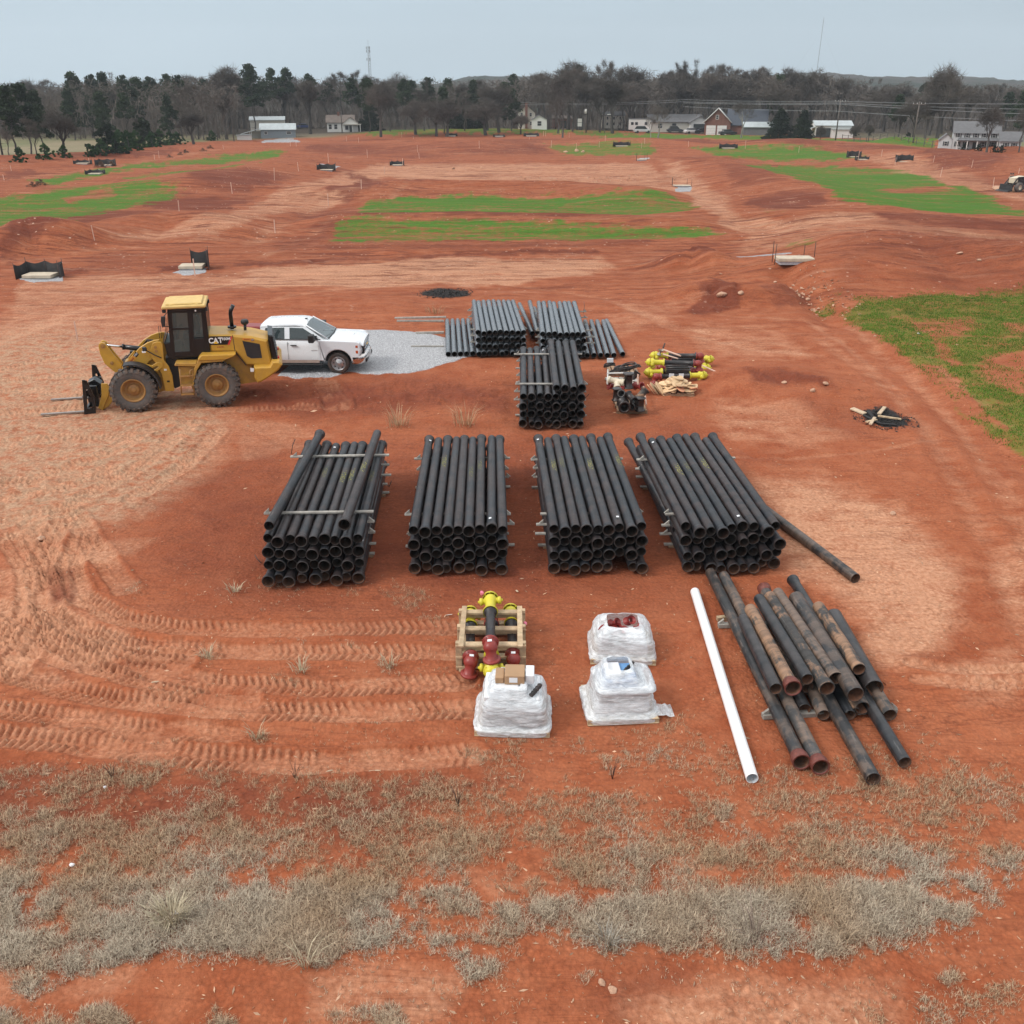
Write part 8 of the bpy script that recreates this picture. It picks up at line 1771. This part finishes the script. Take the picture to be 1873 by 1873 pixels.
def person(px, py, label, top, legs, vest=None, turn=0., lean=0., hair=(.03, .02, .015), hat=None):
    P = G(px, py); skin = mat('skin', (.38, .20, .13), .6, var=.05)
    def body(name, J, E, Rr, m, parent, sub=2):
        me = bpy.data.meshes.new(name); me.from_pydata(J, E, []); me.materials.append(m); q = link(name, me, parent); s = q.modifiers.new('skin', 'SKIN'); me.skin_vertices[0].data[0].use_root = True
        for i, r_ in enumerate(Rr): me.skin_vertices[0].data[i].radius = r_ if isinstance(r_, tuple) else (r_, r_)
        s.use_smooth_shade = True; ss = q.modifiers.new('sub', 'SUBSURF'); ss.levels = ss.render_levels = sub; return q
    o = thing('person', label, 'person', P, turn)
    J = [(0, 0, .95), (0, lean * .3, 1.15), (0, lean * .7, 1.38), (0, lean, 1.50), (0, lean * 1.15, 1.60), (0, lean * 1.2 - .01, 1.70),
         (-.10, 0, .90), (-.11, -.03, .50), (-.12, .02, .08), (-.12, -.13, .04), (.10, 0, .90), (.13, -.02, .50), (.16, .05, .08), (.16, -.09, .04),
         (-.19, lean, 1.42), (-.25, lean - .05, 1.16), (-.22, lean - .25, .98), (-.21, lean - .33, .94), (.19, lean, 1.42), (.26, lean, 1.15), (.24, lean - .20, .95), (.23, lean - .28, .90)]
    E = [(0, 1), (1, 2), (2, 3), (3, 4), (4, 5), (0, 6), (6, 7), (7, 8), (8, 9), (0, 10), (10, 11), (11, 12), (12, 13), (2, 14), (14, 15), (15, 16), (16, 17), (2, 18), (18, 19), (19, 20), (20, 21)]
    Rr = [(.15, .11), (.14, .10), (.17, .11), .055, .085, .09, .09, .06, .04, .035, .09, .06, .04, .035, .06, .045, .032, .03, .06, .045, .032, .03]
    body('body', J, E, Rr, skin, o)
    body('shirt', [(0, 0, .96), (0, lean * .3, 1.16), (0, lean * .7, 1.40), (-.20, lean, 1.42), (-.25, lean - .04, 1.20), (.20, lean, 1.42), (.26, lean, 1.19)], [(0, 1), (1, 2), (2, 3), (3, 4), (2, 5), (5, 6)], [(.17, .13), (.16, .12), (.19, .13), .075, .06, .075, .06], vest or top, o)
    body('trousers', [(0, 0, .95), (-.10, 0, .88), (-.11, -.03, .50), (-.12, .02, .12), (.10, 0, .88), (.13, -.02, .50), (.16, .05, .12)], [(0, 1), (1, 2), (2, 3), (0, 4), (4, 5), (5, 6)], [(.16, .125), .105, .075, .065, .105, .075, .065], legs, o)
    b = MB(); b.lathe([(.001, .11), (.06, .10), (.10, .04), (.105, -.01), (.10, -.03)], 14, Matrix.Translation((0, lean * 1.2, 1.74)) @ Matrix.Rotation(-math.pi / 2, 4, 'Y')); b.build('hard_hat' if hat else 'hair', hat or mat('hair', hair, .7), o)
person(1842, 349, 'worker in a tan shirt and grey trousers beside the tractor', mat('tan_shirt', (.42, .27, .18), .8), mat('grey_trousers', (.28, .22, .20), .8), turn=.6, lean=-.05)
person(1851, 349, 'worker in a hi-vis vest and dark trousers bending by the tractor', mat('navy_shirt', (.03, .04, .06), .8), mat('dark_trousers', (.03, .03, .04), .8), mat('hi_vis', (.40, .62, .04), .6), turn=-1.9, lean=-.18)

# ================================================================== GRASS AND LITTER
m_straw, t = newmat('dry_grass'); a_ = t.n('ShaderNodeAttribute', attribute_name='tint').outputs['Color']; t.bsdf(a_, .8, 0, .2)
def blades(name, P, az_, lean, ln, wd, tint, mt, label, bend=.5):
    """two-segment blades, arrays of equal length"""
    n = len(P); d = np.stack([np.cos(az_), np.sin(az_)], 1); s = np.stack([-np.sin(az_), np.cos(az_)], 1) * wd[:, None] / 2
    h1 = ln * .5 * np.cos(lean * bend); o1 = ln * .5 * np.sin(lean * bend); h2 = h1 + ln * .5 * np.cos(lean); o2 = o1 + ln * .5 * np.sin(lean)
    z0 = P[:, 2]; V = np.empty((n, 5, 3)); V[:, 0, :2] = P[:, :2] + s; V[:, 0, 2] = z0 - .01; V[:, 1, :2] = P[:, :2] - s; V[:, 1, 2] = z0 - .01
    V[:, 2, :2] = P[:, :2] + d * o1[:, None] + s * .8; V[:, 2, 2] = z0 + h1; V[:, 3, :2] = P[:, :2] + d * o1[:, None] - s * .8; V[:, 3, 2] = z0 + h1
    V[:, 4, :2] = P[:, :2] + d * o2[:, None]; V[:, 4, 2] = z0 + np.maximum(h2, .005)
    b = (np.arange(n) * 5)[:, None]; Fc = np.concatenate([b + np.array([[0, 1, 3]]), b + np.array([[0, 3, 2]]), b + np.array([[2, 3, 4]])])
    T = np.repeat(np.concatenate([tint, np.ones((n, 1))], 1)[:, None, :], 5, 1).reshape(-1, 4)
    me = np_mesh(name, V.reshape(-1, 3), Fc, mt, False, {'tint': T}); return tag(link(name, me), label, kind='stuff')
def ground_z(x, y):
    M, px, py = plan_masks(x, y); ch = np.zeros_like(x); blob(ch, px, py, [(-80,620),(150,600),(320,650),(400,760),(360,860),(250,940),(60,985),(-80,980)], 50, 1, 1.4); M['churn'] = ch
    z, _, _ = relief(x, y, M); return z + Zg(x, y), M, px, py
r = np.random.default_rng(12)
n = 520000; dep_ = 1 / r.uniform(1 / 21., 1 / 6.9, n); x = r.uniform(-.60, .60, n) * (dep_ * cp + H * sp_) ; keep = np.ones(n, bool)
px, py = PIX(x, dep_); st = straw_density(x, dep_, px, py); zc = r.uniform(0, 1, n)
for bx0, bx1, by0, by1 in ((-.7, .7, 13., 14.3), (1.25, 2.65, 13.3, 14.6), (1.4, 2.8, 15.2, 16.5), (-1.1, .7, 15., 16.6)): keep &= ~((x > bx0) & (x < bx1) & (dep_ > by0) & (dep_ < by1))
sel = keep & (zc < np.clip(st * 1.05, 0, .95) * .46 + .008 * (py > 1040) * sstep(.5, .62, fbm(x * .7, dep_ * .7, 3, 84))); tx, ty, ts = x[sel], dep_[sel], st[sel]; tpx, tpy = px[sel], py[sel]
if len(tx) > 72000: q = r.permutation(len(tx))[:72000]; tx, ty, ts, tpx, tpy = tx[q], ty[q], ts[q], tpx[q], tpy[q]
nb = 6; X = np.repeat(tx, nb) + r.normal(0, .016, len(tx) * nb); Y = np.repeat(ty, nb) + r.normal(0, .016, len(tx) * nb); S = np.repeat(ts, nb); PY = np.repeat(tpy, nb)
zz, _, _, _ = ground_z(X, Y)
PYw = PY + (fbm(X * .5, Y * .8, 4, 94) - .5) * 260; grey = sstep(1540, 1640, PYw) * (1 - sstep(1780, 1860, PYw)); v1 = fbm(X * 1.2, Y * 1.2, 3, 95); k = r.uniform(0, 1, len(X))
mixg = np.clip(grey * .75 + (v1 - .5) * 1.6, 0, 1)[:, None]
tint = (np.array([[.46, .32, .20]]) * (1 - mixg) + np.array([[.50, .42, .32]]) * mixg) * (.35 + 1.05 * k[:, None]); tint = np.where((k < .2)[:, None], tint * np.array([[.55, .42, .35]]), tint)
blades('dry_grass', np.stack([X, Y, zz], 1), r.uniform(0, 6.28, len(X)), r.uniform(.7, 1.66, len(X)), (.045 + .145 * S * r.uniform(.2, 1.6, len(X))), r.uniform(.003, .0062, len(X)), tint, m_straw, 'matted dry winter grass across the foreground')
print('dry tufts', len(tx))
# green seedlings at the right
n = 170000; yy = r.uniform(24, 62, n); xx = r.uniform(11, 34, n); M, px, py = plan_masks(xx, yy); sel = (r.uniform(0, 1, n) < M['g'] * sstep(.38, .60, .5 * fbm(xx * 1.3, yy * 1.3, 4, 96) + .5 * fbm(xx * .35, yy * 1.1, 3, 97) + .06 * M['g'])) & (px < 1990) & (py > 500)
xx, yy = xx[sel], yy[sel]; nb = 3; X = np.repeat(xx, nb) + r.normal(0, .07, len(xx) * nb); Y = np.repeat(yy, nb) + r.normal(0, .07, len(xx) * nb); zz, _, _, _ = ground_z(X, Y); k = r.uniform(.6, 1.3, len(X))[:, None] * (.7 + .6 * fbm(X * .8, Y * .8, 3, 98))[:, None]
blades('green_grass', np.stack([X, Y, zz], 1), r.uniform(0, 6.28, len(X)), r.uniform(.1, .9, len(X)), r.uniform(.035, .10, len(X)), r.uniform(.014, .024, len(X)), np.array([[.075, .170, .016]]) * k, m_straw, 'young green grass sown on the right bank')
print('green tufts', len(xx))
# big tussocks
def tussock(px, py, nbl, ln, rad, lab, col=(.46, .39, .27), z=.0, name='grass_tussock', lean=(.4, 1.45)):
    P = G(px, py); rr = np.random.default_rng(int(px)); X = P.x + rr.normal(0, rad, nbl); Y = P.y + rr.normal(0, rad, nbl); az_ = np.arctan2(Y - P.y, X - P.x) + rr.normal(0, .5, nbl); kk = rr.uniform(.65, 1.25, nbl)[:, None]
    o = blades(name, np.stack([X, Y, np.full(nbl, P.z)], 1), az_, rr.uniform(lean[0], lean[1], nbl), ln * rr.uniform(.4, 1.15, nbl), rr.uniform(.007, .013, nbl) * (1 + P.y / 60), np.array([col]) * kk, m_straw, lab, .45); del o['kind']; o['category'] = 'grass tussock'
tussock(315, 1688, 170, .5, .07, 'large splayed straw tussock in the left foreground'); tussock(560, 1768, 30, .6, .04, 'thin long stemmed tussock right of the large one')
tussock(1110, 1728, 60, .35, .06, 'grey tussock in the middle foreground', (.36, .33, .28)); tussock(380, 1203, 40, .35, .05, 'small straw tuft on the upper wheel tracks'); tussock(550, 1228, 44, .38, .05, 'straw tuft in the middle of the wheel tracks'); tussock(712, 1220, 34, .36, .05, 'straw tuft on the tracks, right of the others')
tussock(430, 1085, 34, .35, .06, 'straw tuft below the first front stack'); tussock(728, 780, 70, .9, .15, 'dry tussock behind the gap between the first stacks', (.42, .3, .18)); tussock(852, 778, 60, .9, .15, 'dry tussock behind the second front stack', (.42, .3, .18)); tussock(470, 1350, 26, .4, .05, 'straw tuft on the lowest wheel track'); tussock(1380, 1720, 30, .7, .05, 'twiggy dead weed in the right foreground', (.2, .15, .12)); tussock(795, 573, 40, .6, .2, 'dry tussock by the planks', (.42, .3, .18))
for i, (px, py, h, lab) in enumerate(((838, 1474, .45, 'dark dead weed stalk in the bare patch'), (1120, 1425, .45, 'dark dead weed stalk below the pallets'), (206, 1425, .4, 'dark twiggy weed below the wheel tracks'), (540, 1425, .35, 'thin dead stalk below the wheel tracks'))):
    P = G(px, py); b = MB(); rq = random.Random(i)
    for k in range(7): a = rq.uniform(0, 6.28); b.tube([P + Vector((0, 0, -.02)), P + Vector((math.cos(a) * .05, math.sin(a) * .05, h * .5)), P + Vector((math.cos(a) * .12, math.sin(a) * .12, h * rq.uniform(.7, 1)))], [.006, .004, .002], 4)
    tag(b.build('weed_stalk', mat('dead_stalk', (.08, .04, .03), .9)), lab, 'weed')
m_bag = mat('crumpled_white_bag', (.75, .75, .78), .5, var=.08)
for (px, py, s, m_, lab) in ((323, 1672, .10, m_bag, 'crumpled white bag behind the large straw tussock'), (132, 1584, .06, m_bag, 'scrap of white litter in the left grass'), (193, 1441, .04, m_bag, 'small white scrap below the wheel tracks'), (946, 1084, .10, m_splw, 'curled tan bark strip behind the hydrant cradle'), (822, 1126, .06, m_hwd, 'pale scrap left of the hydrant cradle'), (1584, 1670, .045, m_bag, 'white scrap in the right grass'), (686, 1412, .07, m_splw, 'tan splinter by the lowest wheel track'), (602, 1412, .06, m_splw, 'upright tan splinter by the lowest track'), (1268, 1553, .06, m_splw, 'tan chip in the right foreground'), (1203, 1648, .05, m_splw, 'yellow leaf in the foreground grass'), (284, 1250, .09, m_splw, 'bent tan stick on the wheel tracks'), (1680, 612, .12, m_bag, 'white scrap on the grass bank edge')):
    P = G(px, py); me = rock_mesh(int(px), 'scrap', m_); o = link('litter_scrap', me); o.location = P + Vector((0, 0, s * .4)); o.scale = (s * (1 if m_ is m_bag else 1.5), s * .8 if m_ is m_bag else s * .35, s * (.7 if m_ is m_bag else .25)); o.rotation_euler = (.2, .3, rng.uniform(0, 3)); tag(o, lab, 'litter')
# leaf litter and clods
n = 2600; dp = 1 / r.uniform(1 / 40., 1 / 7., n); x = r.uniform(-.6, .6, n) * (dp * cp + H * sp_); z, _, _, _ = ground_z(x, dp); nrm = r.normal(0, .35, (n, 2)); s = r.uniform(.006, .02, n) * r.uniform(.5, 1.5, n) * (.6 + dp / 25); a = r.uniform(0, 6.28, n)
c, sn = np.cos(a) * s, np.sin(a) * s; base = np.stack([x, dp, z + .008], 1); e1 = np.stack([c * r.uniform(1, 3, n), sn * r.uniform(1, 3, n), nrm[:, 0] * s], 1); e2 = np.stack([-sn * .6, c * .6, nrm[:, 1] * s], 1)
V = np.stack([base - e1, base - e2, base + e1, base + e2], 1).reshape(-1, 3); kk = r.uniform(.5, 1.3, n)[:, None]; T = np.repeat(np.concatenate([np.array([[.50, .31, .20]]) * kk, np.ones((n, 1))], 1)[:, None], 4, 1).reshape(-1, 4)
tag(link('leaf_litter', np_mesh('leaf_litter', V, np.arange(4 * n).reshape(-1, 4), m_straw, False, {'tint': T})), 'tan chips and leaf litter scattered on the clay', kind='stuff')

# ================================================================== HAZE
hz = bpy.data.materials.new('haze'); hz.use_nodes = True; hn = hz.node_tree; hn.nodes.clear(); ho = hn.nodes.new('ShaderNodeOutputMaterial'); pv = hn.nodes.new('ShaderNodeVolumePrincipled')
pv.inputs['Color'].default_value = (.84, .92, 1, 1); pv.inputs['Density'].default_value = .00024; pv.inputs['Anisotropy'].default_value = .1; hn.links.new(pv.outputs[0], ho.inputs['Volume'])
b = MB(); b.box(-3600, 3600, -1200, 3400, -12, 190); o = b.build('haze', hz); o['kind'] = 'stuff'
